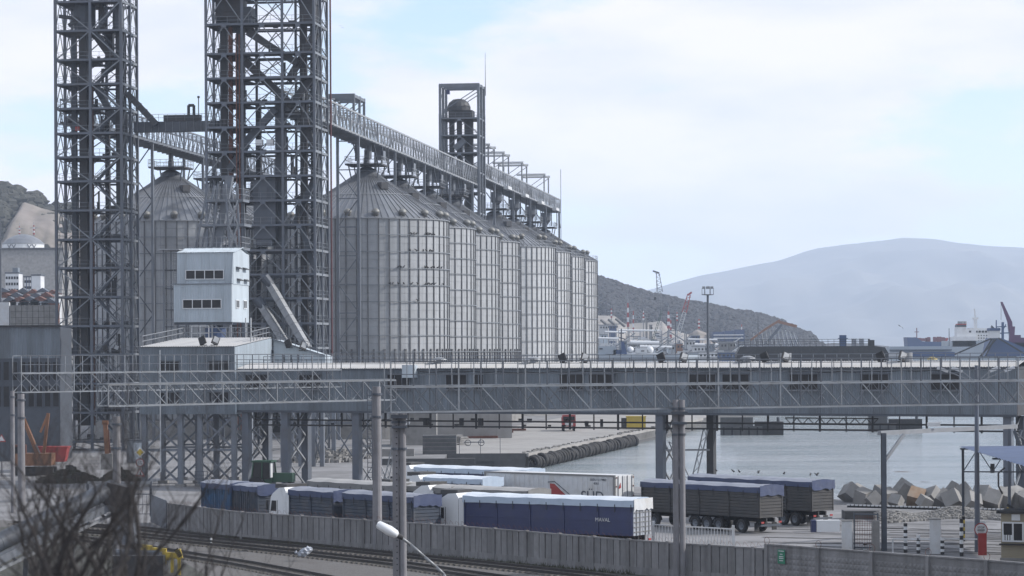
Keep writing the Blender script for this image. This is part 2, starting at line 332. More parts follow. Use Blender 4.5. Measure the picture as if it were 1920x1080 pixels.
# ---------------------------------------------------------------- terrain
def noise2(x, y, s=0):
    from mathutils import noise
    return noise.noise(Vector((x, y, s)))
from mathutils import noise as mnoise
def fbm(x, y, s=0, o=5): return mnoise.fractal(Vector((x, y, s)), 1.0, 2.0, o)
def interp(pts, x):
    if x <= pts[0][0]: return pts[0][1]
    for (a, b), (c, d) in zip(pts, pts[1:]):
        if x <= c:
            t = (x - a) / (c - a); t = t * t * (3 - 2 * t) * .35 + t * .65; return b + (d - b) * t
    return pts[-1][1]
def hill(name, prof, d0, d1, back, nx, ny, m, rough, rs, zb=-3, x0=None, x1=None, gully=0):
    """ridge whose skyline follows prof (pixel x -> pixel y) at depth d1, foot at d0, far side out to back"""
    x0 = x0 if x0 is not None else prof[0][0]; x1 = x1 if x1 is not None else prof[-1][0]
    V = []; Fc = []
    for j in range(ny + 1):
        t = j / ny
        d = d0 + (back - d0) * t
        for i in range(nx + 1):
            px = x0 + (x1 - x0) * i / nx
            ps = at(px, interp(prof, px), d1); X = ps.x * (d / d1) if False else ps.x
            top = ps.z - zb
            k = (d - d0) / (d1 - d0) if d <= d1 else max(0, 1 - (d - d1) / (back - d1))
            k = max(0, min(1, k)); k = k ** .85 if d <= d1 else k * k * (3 - 2 * k)
            n = fbm(X / rs, d / rs, 3) * rough + fbm(X / rs * 5, d / rs * 5, 5) * rough * .25
            g = abs(fbm(X / rs * 1.5, d / rs * .5, 9, 3)) * gully
            z = zb + top * k + (n - g) * (4 * k * (1 - k) + .12 * k) * (1 if d <= d1 else .5)
            V.append((X, d, z))
    for j in range(ny):
        for i in range(nx):
            a = j * (nx + 1) + i; Fc.append((a, a + 1, a + nx + 2, a + nx + 1))
    mb = MB(); mb.v = V; mb.f = Fc; o = mb.build(name, m, kind='structure', smooth=True); return o
M['mount'] = pmat('bare_forest_mountain', (.085, .08, .07), .95, 0, .25, .004, dirt=(.12, .105, .085), dscale=.002, damt=.6)
M['wood'] = pmat('winter_woodland', (.024, .023, .024), .95, 0, .35, .05, dirt=(.03, .035, .025), dscale=.02, damt=.7)
M['scrub'] = pmat('scrub_hillside', (.13, .11, .095), .95, 0, .35, .06, dirt=(.05, .05, .04), dscale=.03, damt=.8)
M['quarry'] = pmat('quarried_earth', (.25, .23, .21), .95, 0, .25, .06, dirt=(.13, .12, .11), dscale=.02, damt=.7, bump=.5, bscale=.3)
hill('mountain', [(700, 700), (1000, 600), (1205, 545), (1330, 513), (1450, 488), (1540, 460), (1600, 452), (1655, 446), (1700, 441), (1740, 444), (1800, 453), (1860, 460), (1920, 463), (2050, 480), (2300, 520), (2700, 600), (3000, 650)], 8000, 11500, 13500, 240, 60, M['mount'], 90, 1000, gully=90)
hill('wooded_hill', [(600, 478), (900, 490), (1122, 527), (1180, 544), (1240, 561), (1300, 574), (1400, 591), (1460, 606), (1500, 625), (1520, 645), (1545, 668)], 1950, 2250, 2600, 240, 60, M['wood'], 14, 120, gully=12)
hl = hill('hillside', [(-400, 330), (-150, 350), (-30, 352), (5, 360), (45, 373), (100, 392), (200, 420), (500, 480), (800, 560), (900, 660)], 1250, 1500, 1900, 160, 60, M['scrub'], 12, 90, gully=10)
# woodland canopy on the hills: thousands of small crowns nobody could count
def canopy(name, prof, d0, d1, n, hh, x0, x1, m, topbias=1.0, cond=None, zb=-3, seed=1):
    rnd = random.Random(seed); mb = MB(); dg = None
    src = bpy.data.objects[{'canopy_right': 'wooded_hill', 'canopy_left': 'hillside'}[name]]
    from mathutils.bvhtree import BVHTree
    me = src.data; bv = BVHTree.FromPolygons([v.co for v in me.vertices], [p.vertices for p in me.polygons])
    for _ in range(n):
        px = rnd.uniform(x0, x1); d = d0 + (d1 - d0) * rnd.random() ** topbias
        X = (px - 960) * d1 / F
        if cond and not cond(px, (d - d0) / (d1 - d0), rnd): continue
        hit = bv.ray_cast(Vector((X, d, 900)), Vector((0, 0, -1)))
        if hit[0] is None: continue
        z = hit[0].z; h = hh * rnd.uniform(.6, 1.4); r = h * rnd.uniform(.55, .85); a = rnd.random() * 6
        P = []
        for zz, rr in ((.25, .85), (.65, 1.0), (.95, .45)):
            for k in range(5): P.append((X + r * rr * math.cos(a + k * 1.257) * rnd.uniform(.7, 1.2), d + r * rr * math.sin(a + k * 1.257), z + h * zz * rnd.uniform(.85, 1.1)))
        mb.add(P, [(i * 5 + k, i * 5 + (k + 1) % 5, i * 5 + 5 + (k + 1) % 5, i * 5 + 5 + k) for i in range(2) for k in range(5)] + [(10, 11, 12, 13, 14)])
    return mb.build(name, m, kind='stuff')
M['treesr'] = pmat('winter_trees', (.023, .023, .026), .95, 0, .3, .08)
tag(canopy('canopy_right', None, 1950, 2262, 15000, 4.2, 1000, 1514, M['treesr'], .8), 'leafless dark wood covering the hill behind the port', 'wood')
bpy.data.objects['canopy_right'].name = 'woodland'
M['pine'] = pmat('pine_green', (.034, .034, .027), .95, 0, .5, .1)
tag(canopy('canopy_left', None, 1262, 1508, 5200, 5, -300, 160, M['pine'], .7, cond=lambda px, k, r: (px < 40 + 8 * r.random() and k > .6 - .002 * (px - 20)) or r.random() < .18, seed=4), 'dark pines and scrub growing on the left hillside', 'wood')
bpy.data.objects['canopy_left'].name = 'woodland'
# ---------------------------------------------------------------- silos
def silo_meshes(Rr, zb, ze, nst, npan, nrow, nroof, mwall, mst, mroof, pitch):
    S = {}
    # wall sheet: a curved panel with lapped middle seam
    da = 2 * math.pi / npan; hh = (ze - zb) / nrow; g = .012 / Rr
    mb = MB(); seg = 4; rows = [(0, 0), (.03, .035), (hh / 2 - .03, .035), (hh / 2, .0), (hh / 2 + .02, .05), (hh - .04, .05), (hh - .015, 0)]
    P = []
    for z, o in rows:
        for k in range(seg + 1):
            a = -da / 2 + g + (da - 2 * g) * k / seg; r = Rr + o; P.append((r * math.cos(a), r * math.sin(a), z))
    Fs = [(i * (seg + 1) + k, i * (seg + 1) + k + 1, (i + 1) * (seg + 1) + k + 1, (i + 1) * (seg + 1) + k) for i in range(len(rows) - 1) for k in range(seg)]
    S['panel'] = mb.add(P, Fs).mesh('silo_wall_sheet', mwall)
    S['shell'] = MB().lathe([(Rr - .02, zb), (Rr - .02, ze)], 96).mesh('silo_shell', mst)
    S['base'] = MB().lathe([(Rr + .5, 0), (Rr + .5, zb - .3), (Rr + .35, zb - .1), (Rr - .5, zb - .1)], 64).mesh('silo_base', M['concrete'])
    S['stiffener'] = MB().bb(Rr + .05, Rr + .21, -.075, .075, zb, ze - .05).mesh('silo_stiffener', mst)
    S['base_post'] = MB().bb(Rr + .05, Rr + .30, -.14, .14, zb, zb + (14.6 - zb)).mesh('silo_base_post', mst)
    S['ring'] = MB().lathe([(Rr + .22, -.05), (Rr + .32, -.05), (Rr + .32, .06), (Rr + .22, .06), (Rr + .22, -.05)], 72).mesh('wind_ring', M['truss'])
    # roof panel with standing rib on one edge
    dz = (Rr + .25) * math.tan(pitch); rt = 1.6; da2 = 2 * math.pi / nroof; mb = MB()
    def rp(r, a, up=0): return (r * math.cos(a), r * math.sin(a), ze + (Rr + .25 - r) * math.tan(pitch) + up)
    rr = [Rr + .25, Rr * .55, rt]
    P = []
    for r in rr: P += [rp(r, -da2 / 2), rp(r, da2 / 2)]
    mb.add(P, [(0, 1, 3, 2), (2, 3, 5, 4)])
    e = .055
    for r0, r1 in ((rr[0], rr[2]),):
        a = -da2 / 2; P = []
        for r in (r0, r1):
            q = e / r; P += [rp(r, a - q), rp(r, a - q, .11), rp(r, a + q, .11), rp(r, a + q)]
        mb.add(P, [(0, 1, 5, 4), (1, 2, 6, 5), (2, 3, 7, 6), (0, 3, 2, 1)])
    S['roof_panel'] = mb.mesh('silo_roof_panel', mroof)
    S['purlin'] = MB().lathe([(rr[1] - .06, ze + (Rr + .25 - rr[1] + .06) * math.tan(pitch) + .13), (rr[1] + .1, ze + (Rr + .25 - rr[1] - .1) * math.tan(pitch) + .13)], 72).mesh('roof_ring', M['galv'])
    zt = ze + (Rr + .25 - rt) * math.tan(pitch)
    S['cap'] = MB().lathe([(rt + .15, zt - .2), (rt + .15, zt + .5), (rt * .5, zt + 1.0), (.5, zt + 1.0), (.5, zt + 2.6)], 24).mesh('silo_cap', M['steel'])
    hood = MB().lathe([(0, .62), (.35, .55), (.62, .3), (.68, 0), (.5, -.1), (.5, -.5), (0, -.5)], 14)
    S['hood'] = hood.mesh('vent_hood', M['hood'], True)
    S['zt'] = zt; S['eave'] = MB().lathe([(Rr + .05, ze - .12), (Rr + .30, ze - .12), (Rr + .30, ze + .03)], 72).mesh('silo_eave', M['galv'])
    S.update(R=Rr, zb=zb, ze=ze, nst=nst, npan=npan, nrow=nrow, nroof=nroof, pitch=pitch); return S
def make_silo(S, rail=False):
    root = thing('grain_silo', 'x', 'silo', (0, 0, 0), -TH, 'grain silos standing in two rows')
    inst(S['base'], 'base', root); inst(S['shell'], 'shell', root)
    hh = (S['ze'] - S['zb']) / S['nrow']; ph = [0, 0]
    for j in range(S['nrow']):
        for k in range(S['npan']):
            inst(S['panel'], 'wall_sheet', root, loc=(0, 0, S['zb'] + j * hh), rot=(0, 0, 2 * math.pi * (k + .5 * (j % 2) * 0) / S['npan']))
        if j: inst(S['ring'], 'wind_ring', root, loc=(0, 0, S['zb'] + j * hh))
    for k in range(S['nst']):
        a = 2 * math.pi * (k + .5) / S['nst']
        inst(S['stiffener'], 'stiffener', root, rot=(0, 0, a)); 
        if not rail: inst(S['base_post'], 'base_post', root, rot=(0, 0, a + math.pi / S['nst']))
    for k in range(S['nroof']): inst(S['roof_panel'], 'roof_panel', root, rot=(0, 0, 2 * math.pi * k / S['nroof']))
    inst(S['purlin'], 'roof_ring', root); inst(S['eave'], 'eave', root); inst(S['cap'], 'cap', root)
    if not rail:
        for k in range(18):
            a = 2 * math.pi * (k + .35) / 18; r = S['R'] - .5
            inst(S['hood'], 'vent_hood', root, loc=(r * math.cos(a), r * math.sin(a), S['ze'] + .95), rot=(0, .2, a))
    else:
        mb = MB(); n = 40; pts = [((S['R'] + .1) * math.cos(2 * math.pi * k / n), (S['R'] + .1) * math.sin(2 * math.pi * k / n), S['ze'] + .05) for k in range(n + 1)]
        railing(mb, pts, 1.3, 2.2, .03); mb.build('eave_railing', M['galv'], root, 'stuff')
        for k in range(12):
            a = 2 * math.pi * (k + .35) / 12; r = S['R'] * .82
            inst(S['hood'], 'vent_hood', root, loc=(r * math.cos(a), r * math.sin(a), S['ze'] + 2.3), rot=(0, .2, a))
    # dormer hatch, top platform and its railing
    h = MB(); r = S['R'] * .42; z = S['ze'] + (S['R'] - r) * math.tan(S['pitch'])
    h.box((r * math.cos(-.9), r * math.sin(-.9), z + .5), (1.5, 1.3, 1.1), -.9); h.build('roof_hatch', M['dark_duct'], root)
    zt = S['zt']; pm = MB().box((0, 0, zt + 1.35), (6.2, 6.2, .25)); pm.build('top_platform', M['dark_duct'], root)
    rm = MB(); railing(rm, [(-3.1, -3.1, zt + 1.45), (3.1, -3.1, zt + 1.45), (3.1, 3.1, zt + 1.45), (-3.1, 3.1, zt + 1.45), (-3.1, -3.1, zt + 1.45)], 1.2, 1.0, .03)
    rm.build('platform_railing', M['galv'], root, 'stuff')
    sm = MB()
    for sx in (-1, 1):
        for sy in (-1, 1): pbar(root, 'platform_strut', (sx * 2.2, sy * 2.2, zt - .9), (sx * 2.6, sy * 2.6, zt + 1.3), .16, M['steel'])
    sm.tube((0, 0, zt + .9), (0, 0, zt + 3.9), .42, n=10); sm.build('spout', M['steel'], root)
    # roof ladder
    lm = MB(); aa = -.45
    for s in (-.25, .25):
        q = lambda r, s=s: (r * math.cos(aa) - s * math.sin(aa), r * math.sin(aa) + s * math.cos(aa), S['ze'] + (S['R'] + .25 - r) * math.tan(S['pitch']) + .25)
        lm.bar(q(S['R']), q(2.2), .06); 
    for k in range(28):
        r = 2.2 + (S['R'] - 2.2) * k / 28; z = S['ze'] + (S['R'] + .25 - r) * math.tan(S['pitch']) + .25
        lm.bar((r * math.cos(aa) + .25 * math.sin(aa), r * math.sin(aa) - .25 * math.cos(aa), z), (r * math.cos(aa) - .25 * math.sin(aa), r * math.sin(aa) + .25 * math.cos(aa), z), .04)
    lm.build('roof_ladder', M['galv'], root)
    return root
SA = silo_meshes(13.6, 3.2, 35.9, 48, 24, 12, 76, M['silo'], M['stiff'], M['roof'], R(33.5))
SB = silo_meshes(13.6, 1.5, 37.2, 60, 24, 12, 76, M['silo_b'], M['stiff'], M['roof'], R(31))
silo_t = [0, 30, 61, 90, 152, 182, 212.5, 243]
names = ['nearest grey corrugated silo of the right-hand row, with birds on its rings',
 'second silo of the right-hand row, dark streaked, just behind the nearest one',
 'third silo of the right-hand row, two vent hoods showing on its right eave',
 'fourth silo of the right-hand row, below the lone square tower',
 'fifth silo of the right-hand row, brighter, with the oval nameplate and eave railing',
 'sixth silo of the right-hand row, narrow bright strip beside the nameplate silo',
 'seventh silo of the right-hand row, second from the far end',
 'farthest silo of the right-hand row, its edge against the wooded hill']
A0 = make_silo(SA); B0 = None
silos = []
for i, t in enumerate(silo_t):
    if i == 0: o = A0
    elif i < 4: o = copy_tree(A0)
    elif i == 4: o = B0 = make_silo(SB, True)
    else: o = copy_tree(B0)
    o.location = PL(0, t); o['label'] = names[i]; silos.append(o)
LOFF = -33.6
for i, lb in enumerate(['cone roofed silo between the two lift towers, nearest of the left-hand row', 'second silo of the left-hand row, hidden mostly by the middle lift tower', 'third silo of the left-hand row, showing only through gaps in the steelwork']):
    o = copy_tree(A0); o.location = PL(LOFF, 30 * i); o['label'] = lb
# nameplate
np_ = inst(MB().lathe([(0, 0), (1, 0), (1, .12), (0, .12)], 24).mesh('nameplate', M['white']), 'nameplate', B0)
aN = R(-90) - TH * 0 + R(20)
def onsilo(px, d_guess, z): pass
np_.matrix_local = Matrix.Rotation(R(-97), 4, 'Z') @ Matrix.Translation((13.9, 0, 33)) @ Matrix.Rotation(R(90), 4, 'Y') @ Matrix.Diagonal((.95, 2.0, 1, 1))
tm = inst(text_mesh('SUKUP', 1.15, M['steel']), 'lettering', B0)
tm.matrix_local = Matrix.Rotation(R(-97), 4, 'Z') @ Matrix.Translation((14.06, 0, 33)) @ Matrix.Rotation(R(90), 4, 'Z') @ Matrix.Rotation(R(90), 4, 'X')
# ---------------------------------------------------------------- lift towers
def tower(root, xs, ys, zs, zbase, col_w, mcol, chevron=True, side_m=None, floor_skip=()):
    side_m = side_m or mcol
    ztop = zs[-1] + 1.0
    for i, x in enumerate(xs):
        for j, y in enumerate(ys):
            if 0 < i < len(xs) - 1 and 0 < j < len(ys) - 1: continue
            pbar(root, 'column', (x, y, zbase), (x, y, ztop), col_w, mcol)
    zz = [zbase] + list(zs)
    for k, z in enumerate(zs):
        for j, y in enumerate((ys[0], ys[-1])):
            pbar(root, 'floor_beam', (xs[0], y, z), (xs[-1], y, z), .2, mcol, .3)
        for i, x in enumerate((xs[0], xs[-1])):
            pbar(root, 'side_beam', (x, ys[0], z), (x, ys[-1], z), .2, side_m, .34)
        if k not in floor_skip:
            f = MB(); f.bb(xs[0], xs[-1], ys[0] + .1, ys[0] + (ys[-1] - ys[0]) * .42, z - .06, z + .04)
            f.bb(xs[0], xs[1], ys[0] + (ys[-1] - ys[0]) * .42 + .005, ys[-1] - .1, z - .06, z + .04); f.build('floor_grating', M['dark_duct'], root)
        r = MB(); railing(r, [(xs[0], ys[0] - .05, z + .05), (xs[-1], ys[0] - .05, z + .05), (xs[-1] + .05, ys[-1], z + .05), (xs[0], ys[-1], z + .05), (xs[0] - .05, ys[0], z + .05)], 1.1, 1.6, .02); r.build('floor_railing', side_m, root, 'stuff')
    for k in range(len(zz) - 1):
        z0, z1 = zz[k], zz[k + 1]
        for y in (ys[0], ys[-1]):
            for i in range(len(xs) - 1):
                x0, x1 = xs[i], xs[i + 1]; m_ = (x0 + x1) / 2
                if chevron:
                    pbar(root, 'brace', (x0, y, z0 + .2), (m_, y, z1 - .2), .13, side_m); pbar(root, 'brace', (m_, y, z1 - .2), (x1, y, z0 + .2), .13, side_m)
                    if y == ys[0]: pbox(root, 'gusset_plate', (m_, y - .09, z1 - .3), (.75, .05, .4), mcol)
                else:
                    a, b = ((x0, z0), (x1, z1)) if (k + i) % 2 else ((x0, z1), (x1, z0))
                    pbar(root, 'brace', (a[0], y, a[1]), (b[0], y, b[1]), .15, side_m)
        if z0 > 5 and len(xs) > 2:
            y = ys[len(ys) // 2]
            for i in range(len(xs) - 1): pbar(root, 'inner_brace', (xs[i], y, z0), (xs[i + 1], y, z1), .13, side_m); pbar(root, 'inner_brace', (xs[i + 1], y + .12, z0), (xs[i], y + .12, z1), .11, side_m)
            if k % 2 == 0 or chevron: pbar(root, 'inner_tie', (xs[0], y, z1 - .3), (xs[-1], y, z1 - .3), .16, mcol)
        for x in (xs[0], xs[-1]):
            for j in range(len(ys) - 1):
                y0, y1 = ys[j], ys[j + 1]; m_ = (y0 + y1) / 2
                pbar(root, 'side_brace', (x, y0, z0), (x, m_, z1), .11, side_m); pbar(root, 'side_brace', (x, m_, z1), (x, y1, z0), .11, side_m)
def ladder_stairs(root, x0, x1, y, zs, m, name='stair_flight'):
    for k in range(len(zs) - 1):
        a, b = (x0, x1) if k % 2 else (x1, x0)
        mb = MB(); p0 = Vector((a, y, zs[k])); p1 = Vector((b, y, zs[k + 1]))
        for s in (-.4, .4):
            o = Vector((0, s, 0)); mb.bar(p0 + o, p1 + o, .07, .26); mb.bar(p0 + o + Vector((0, 0, 1)), p1 + o + Vector((0, 0, 1)), .05)
            for q in range(5): mb.bar(p0.lerp(p1, q / 4) + o, p0.lerp(p1, q / 4) + o + Vector((0, 0, 1)), .045)
        n = 14
        for q in range(n): mb.box(p0.lerp(p1, (q + .5) / n) + Vector((0, 0, .05)), (.28, .78, .04))
        mb.build(name, m, root)
D2 = 385.0
def zr(py, px, d): return at(px, py, d).z
# middle tower
t2p = Vector((xat(388, D2, 30), D2, 0)); T2 = thing('lift_tower', 'wide middle steel lift tower full of diagonal chutes, dark red pipe on its right edge', 'tower', t2p, -TH, 'open steel lift towers')
k2 = D2 / F
fx = [0, 69 * k2 * 1.005, 146 * k2, 206.5 * k2]
fz = [zr(y, 490, D2) for y in (787, 742, 698, 653, 607, 560, 515, 470, 423, 377, 331, 285, 239, 193, 147, 101, 46, -9, -60)]
tower(T2, fx, [0, 4.6, 9.2], fz, 0, .34, M['steel_blue'], True, M['truss'])
def tz(y, px=490): return zr(y, px, D2)
def tx(px): return (px - 388) * k2
# vertical conveyor casings inside
for px0, px1, y0, y1, yy, m in ((407, 418, -60, 330, 3, 'dark_duct'), (424, 431, -60, 330, 2.2, 'rust'), (436, 450, -60, 560, 3.2, 'dark_duct'), (512, 530, 178, 470, 2.6, 'steel'), (556, 568, -60, 700, 4, 'dark_duct'), (572, 586, -60, 760, 5.5, 'steel'), (463, 472, 180, 800, 6.5, 'dark_duct')):
    mb = MB(); a, b = tx(px0), tx(px1); z0, z1 = tz(y1), tz(y0); mb.bb(a, b, yy, yy + (b - a) * 1.2, z0, z1)
    for q in range(int((z1 - z0) / 2.4)): mb.bb(a - .05, b + .05, yy - .05, yy + (b - a) * 1.2 + .05, z0 + q * 2.4 + .6, z0 + q * 2.4 + .72)
    mb.build('elevator_casing', M[m], T2)
for (p0, q0, p1, q1, w_, yy, m) in ((462, 58, 556, 118, 1.0, 2.2, 'dark_duct'), (455, 112, 548, 200, 1.1, 2.6, 'dark_duct'), (515, 204, 455, 268, 1.0, 2, 'steel'), (592, 60, 536, 150, .9, 3, 'dark_duct'), (588, 140, 540, 200, .9, 2.4, 'dark_duct'), (462, 268, 425, 318, .9, 1.8, 'steel'), (566, 210, 590, 300, .8, 3, 'dark_duct'), (585, 330, 545, 420, .8, 4, 'steel'), (430, 0, 470, 60, 1, 3, 'dark_duct'), (560, 420, 590, 520, .8, 3, 'steel')):
    mb = MB(); mb.bar((tx(p0), yy, tz(q0)), (tx(p1), yy, tz(q1)), w_, w_); mb.build('chute', M[m], T2)
mb = MB(); mb.bb(tx(474), tx(516), 1.2, 4.4, tz(448), tz(338)); mb.bb(tx(480), tx(510), 1.0, 4.0, tz(460), tz(449)); mb.build('storage_hopper', M['steel_blue'], T2)
for px in (478, 505):
    pbox(T2, 'hopper_panel', (tx(px), 1.17, tz(360)), (.8, .06, 1.6), M['steel'])
for px in (480, 501):
    mb = MB(); mb.bb(tx(px), tx(px + 13), .6, 1.5, tz(273), tz(262)); mb.build('white_tank', M['white_clean'], T2)
for (p0, p1, q0, q1, m) in ((400, 452, 45, -12, 'dark_duct'), (563, 590, 44, -30, 'dark_duct'), (404, 425, 50, 30, 'steel'), (452, 468, 45, 10, 'steel')):
    mb = MB(); mb.bb(tx(p0), tx(p1), 2, 5, tz(q0), tz(q1)); mb.bb(tx(p0) - .2, tx(p1) + .2, 1.9, 5.1, tz((q0 + q1) / 2) - .1, tz((q0 + q1) / 2) + .1); mb.build('elevator_head', M[m], T2)
ladder_stairs(T2, tx(545), tx(590), 7.6, fz[2:], M['steel'])
# equipment clusters on the floors (motors, gearboxes, small ducts)
rnd = random.Random(3)
for k, z in enumerate(fz[2:]):
    mb = MB()
    for _ in range(5):
        x = rnd.uniform(.6, fx[-1] - .8); y = rnd.uniform(1, 8); s = rnd.uniform(.4, .9)
        if rnd.random() < .5: mb.box((x, y, z + .15 + s * .5), (s * 1.3, s, s))
        else: mb.tube((x, y, z + .1), (x, y, z + rnd.uniform(1.2, 3.2)), s * .3, n=8)
    mb.build('floor_machinery', M['dark_duct'], T2, 'stuff')
mb = MB(); p = xat(615, D2 + 8.5, 30) ; lx = toPL((p, D2 + 8.5, 0)); l2 = toPL(t2p)
xr = fx[-1] + .45; mb.path([(xr, 9.6, 0), (xr, 9.6, 66)], .13, 8); mb.build('red_pipe', M['redpipe'], T2)
for px in (447, 453):
    pbar(T2, 'drain_pipe', (tx(px), -.35, 3), (tx(px), -.35, 60), .13, M['rust'])
# long chutes coming down in front
for (p0, q0, p1, q1, w_, y0, y1) in ((512, 534, 590, 655, .95, -1.2, -3.5), (496, 574, 545, 645, .95, -1.0, -2.6)):
    a = Vector((tx(p0), y0, tz(q0))); b = Vector((tx(p1), y1, tz(q1))); n = 8; nr = Vector((0, -1, 0)).cross((b - a).normalized())
    for q in range(n):
        c0 = a.lerp(b, q / n); c1 = a.lerp(b, (q + .97) / n); pbar(T2, 'chute_section', c0, c1, w_, M['galv'], w_)
    mb = MB().tube(a + Vector((-.8, 0, 1.0)), a + Vector((.2, 0, -.2)), .8, .6, n=12); mb.build('chute_head', M['steel'], T2)
# left tower
t1p = Vector((xat(97, D2, 30), D2 + 4.0, 0)); T1 = thing('lift_tower', 'tall narrow steel lift tower at the left with zigzag stairs and floodlights low on it', 'tower', t1p, -TH, 'open steel lift towers')
def ux(px): return (px - 97) * k2
f1 = [zr(y, 170, D2) for y in (830, 775, 720, 665, 611, 556, 501, 447, 392, 337, 291, 246, 199, 153, 107, 52, -3, -58)]
g1 = [0, ux(165), ux(225)]
tower(T1, g1, [0, 4.6, 8.4], f1, 0, .38, M['steel_blue'], False, M['truss'])
def uz(y): return zr(y, 170, D2)
for px0, px1, y0, y1, yy, m in ((119, 127, 58, 790, 2.4, 'steel'), (134, 149, 58, 800, 2.2, 'dark_duct'), (151, 158, 150, 800, 2.8, 'rust'), (205, 221, 50, 395, 2.4, 'dark_duct'), (180, 193, 50, 120, 4, 'dark_duct'), (113, 117, 340, 830, 6, 'dark_duct'), (170, 178, 200, 560, 6, 'dark_duct')):
    mb = MB(); a, b = ux(px0), ux(px1); z0, z1 = uz(y1), uz(y0); mb.bb(a, b, yy, yy + (b - a) * 1.2, z0, z1)
    for q in range(int((z1 - z0) / 2.4)): mb.bb(a - .05, b + .05, yy - .05, yy + (b - a) * 1.2 + .05, z0 + q * 2.4 + .6, z0 + q * 2.4 + .72)
    mb.build('elevator_casing', M[m], T1)
for (p0, p1, q0, q1, m) in ((119, 163, 48, 2, 'steel'), (196, 219, 48, 5, 'steel'), (168, 181, 50, 6, 'dark_duct')):
    mb = MB(); c = (ux((p0 + p1) / 2), 3.4); r = (ux(p1) - ux(p0)) / 2
    mb.lathe([(r * .9, uz(q0)), (r, uz(q0) + 1), (r, uz(q1)), (r * .6, uz(q1) + 1.2)], 10, (c[0], c[1], 0)); mb.build('elevator_head', M[m], T1)
mb = MB().bar((ux(100), 1, uz(22)), (ux(134), 2, uz(26)), .5, .5).bar((ux(118), 1.4, uz(40)), (ux(136), 2, uz(25)), .6); mb.build('drive_motor', M['dark_duct'], T1)
for (p0, q0, p1, q1, w_, yy, m) in ((165, 55, 205, 110, .9, 2.2, 'dark_duct'), (208, 110, 178, 130, .8, 3, 'dark_duct'), (168, 160, 205, 225, .9, 3, 'steel')):
    mb = MB(); mb.bar((ux(p0), yy, uz(q0)), (ux(p1), yy, uz(q1)), w_, w_); mb.build('chute', M[m], T1)
ladder_stairs(T1, ux(172), ux(218), .9, f1, M['steel'])
rnd = random.Random(5)
for k, z in enumerate(f1):
    mb = MB()
    for _ in range(5):
        x = rnd.uniform(.6, g1[-1] - .8); y = rnd.uniform(2, 7.4); s = rnd.uniform(.4, .9)
        if rnd.random() < .5: mb.box((x, y, z + .15 + s * .5), (s * 1.3, s, s))
        else: mb.tube((x, y, z + .1), (x, y, z + rnd.uniform(1.2, 3.2)), s * .3, n=8)
    mb.build('floor_machinery', M['dark_duct'], T1, 'stuff')
pbox(T1, 'red_cabinet', (ux(135), 1.2, uz(236)), (.6, .5, .6), M['red'])
# far square tower over the silos
D3 = 446 + .99 * 112
k3 = D3 / F
t3p = Vector((xat(826, D3, 50), D3, 0)); T3 = thing('lift_tower', 'smaller square lift tower rising above the silo catwalk with a long thin antenna', 'tower', t3p, -TH, 'open steel lift towers')
def vz(y): return zr(y, 860, D3)
v = [vz(y) for y in (480, 440, 400, 362, 324, 287, 254, 222)]
w3 = 72.5 * k3
tower(T3, [0, w3], [0, 4.0, 8.0], v, 0, .55, M['steel_light'], True, M['steel_light'])
zt3 = vz(160)
for x in (0, w3):
    for y in (0, 4, 8): pbar(T3, 'column', (x, y, v[-1] + 1), (x, y, zt3), .5, M['steel_light'])
for y in (0, 4, 8): pbar(T3, 'top_beam', (-.25, y, zt3), (w3 + .25, y, zt3), .3, M['steel_light'], .7)
for x in (0, w3): pbar(T3, 'top_beam', (x, 0, zt3), (x, 8, zt3), .3, M['steel_light'], .5)
for y in (0, 4, 8): pbar(T3, 'brace', (w3, y, zt3 - .6), (.6, y, v[-1] + 1.6), .16, M['steel_light'])
for x in (0, w3): pbar(T3, 'brace', (x, 0, zt3 - .6), (x, 8, v[-1] + .6), .14, M['steel_light'])
mb = MB().lathe([(0, 2.6), (1.2, 2.4), (2.1, 1.7), (2.5, .8), (2.5, 0), (0, 0)], 16, (3.4, 3.5, v[-1] + 1.8)); mb.bb(1.5, 6.5, 1.5, 5.5, v[-1] + .1, v[-1] + 1.8); mb.build('elevator_head', M['dark_duct'], T3)
for x in (1.4, 3.0, 4.6, 5.4):
    mb = MB().bb(x, x + 1.0, 3, 4.2, vz(470), v[-1] + .2); mb.build('elevator_casing', M['dark_duct'], T3)
mb = MB().bar((2.8, 1.6, vz(278)), (5, 1.6, vz(262)), 1.2, 1.2); mb.build('chute', M['steel_light'], T3)
mb = MB().bb(1.2, 1.9, .5, 1.3, vz(176), vz(168)); mb.build('hoist_trolley', M['navy'], T3)
mb = MB().tube((w3 + .3, 8.3, zt3 - 1.5), (w3 + .3, 8.3, vz(92)), .09, .03, n=6); mb.build('antenna', M['steel'], T3)
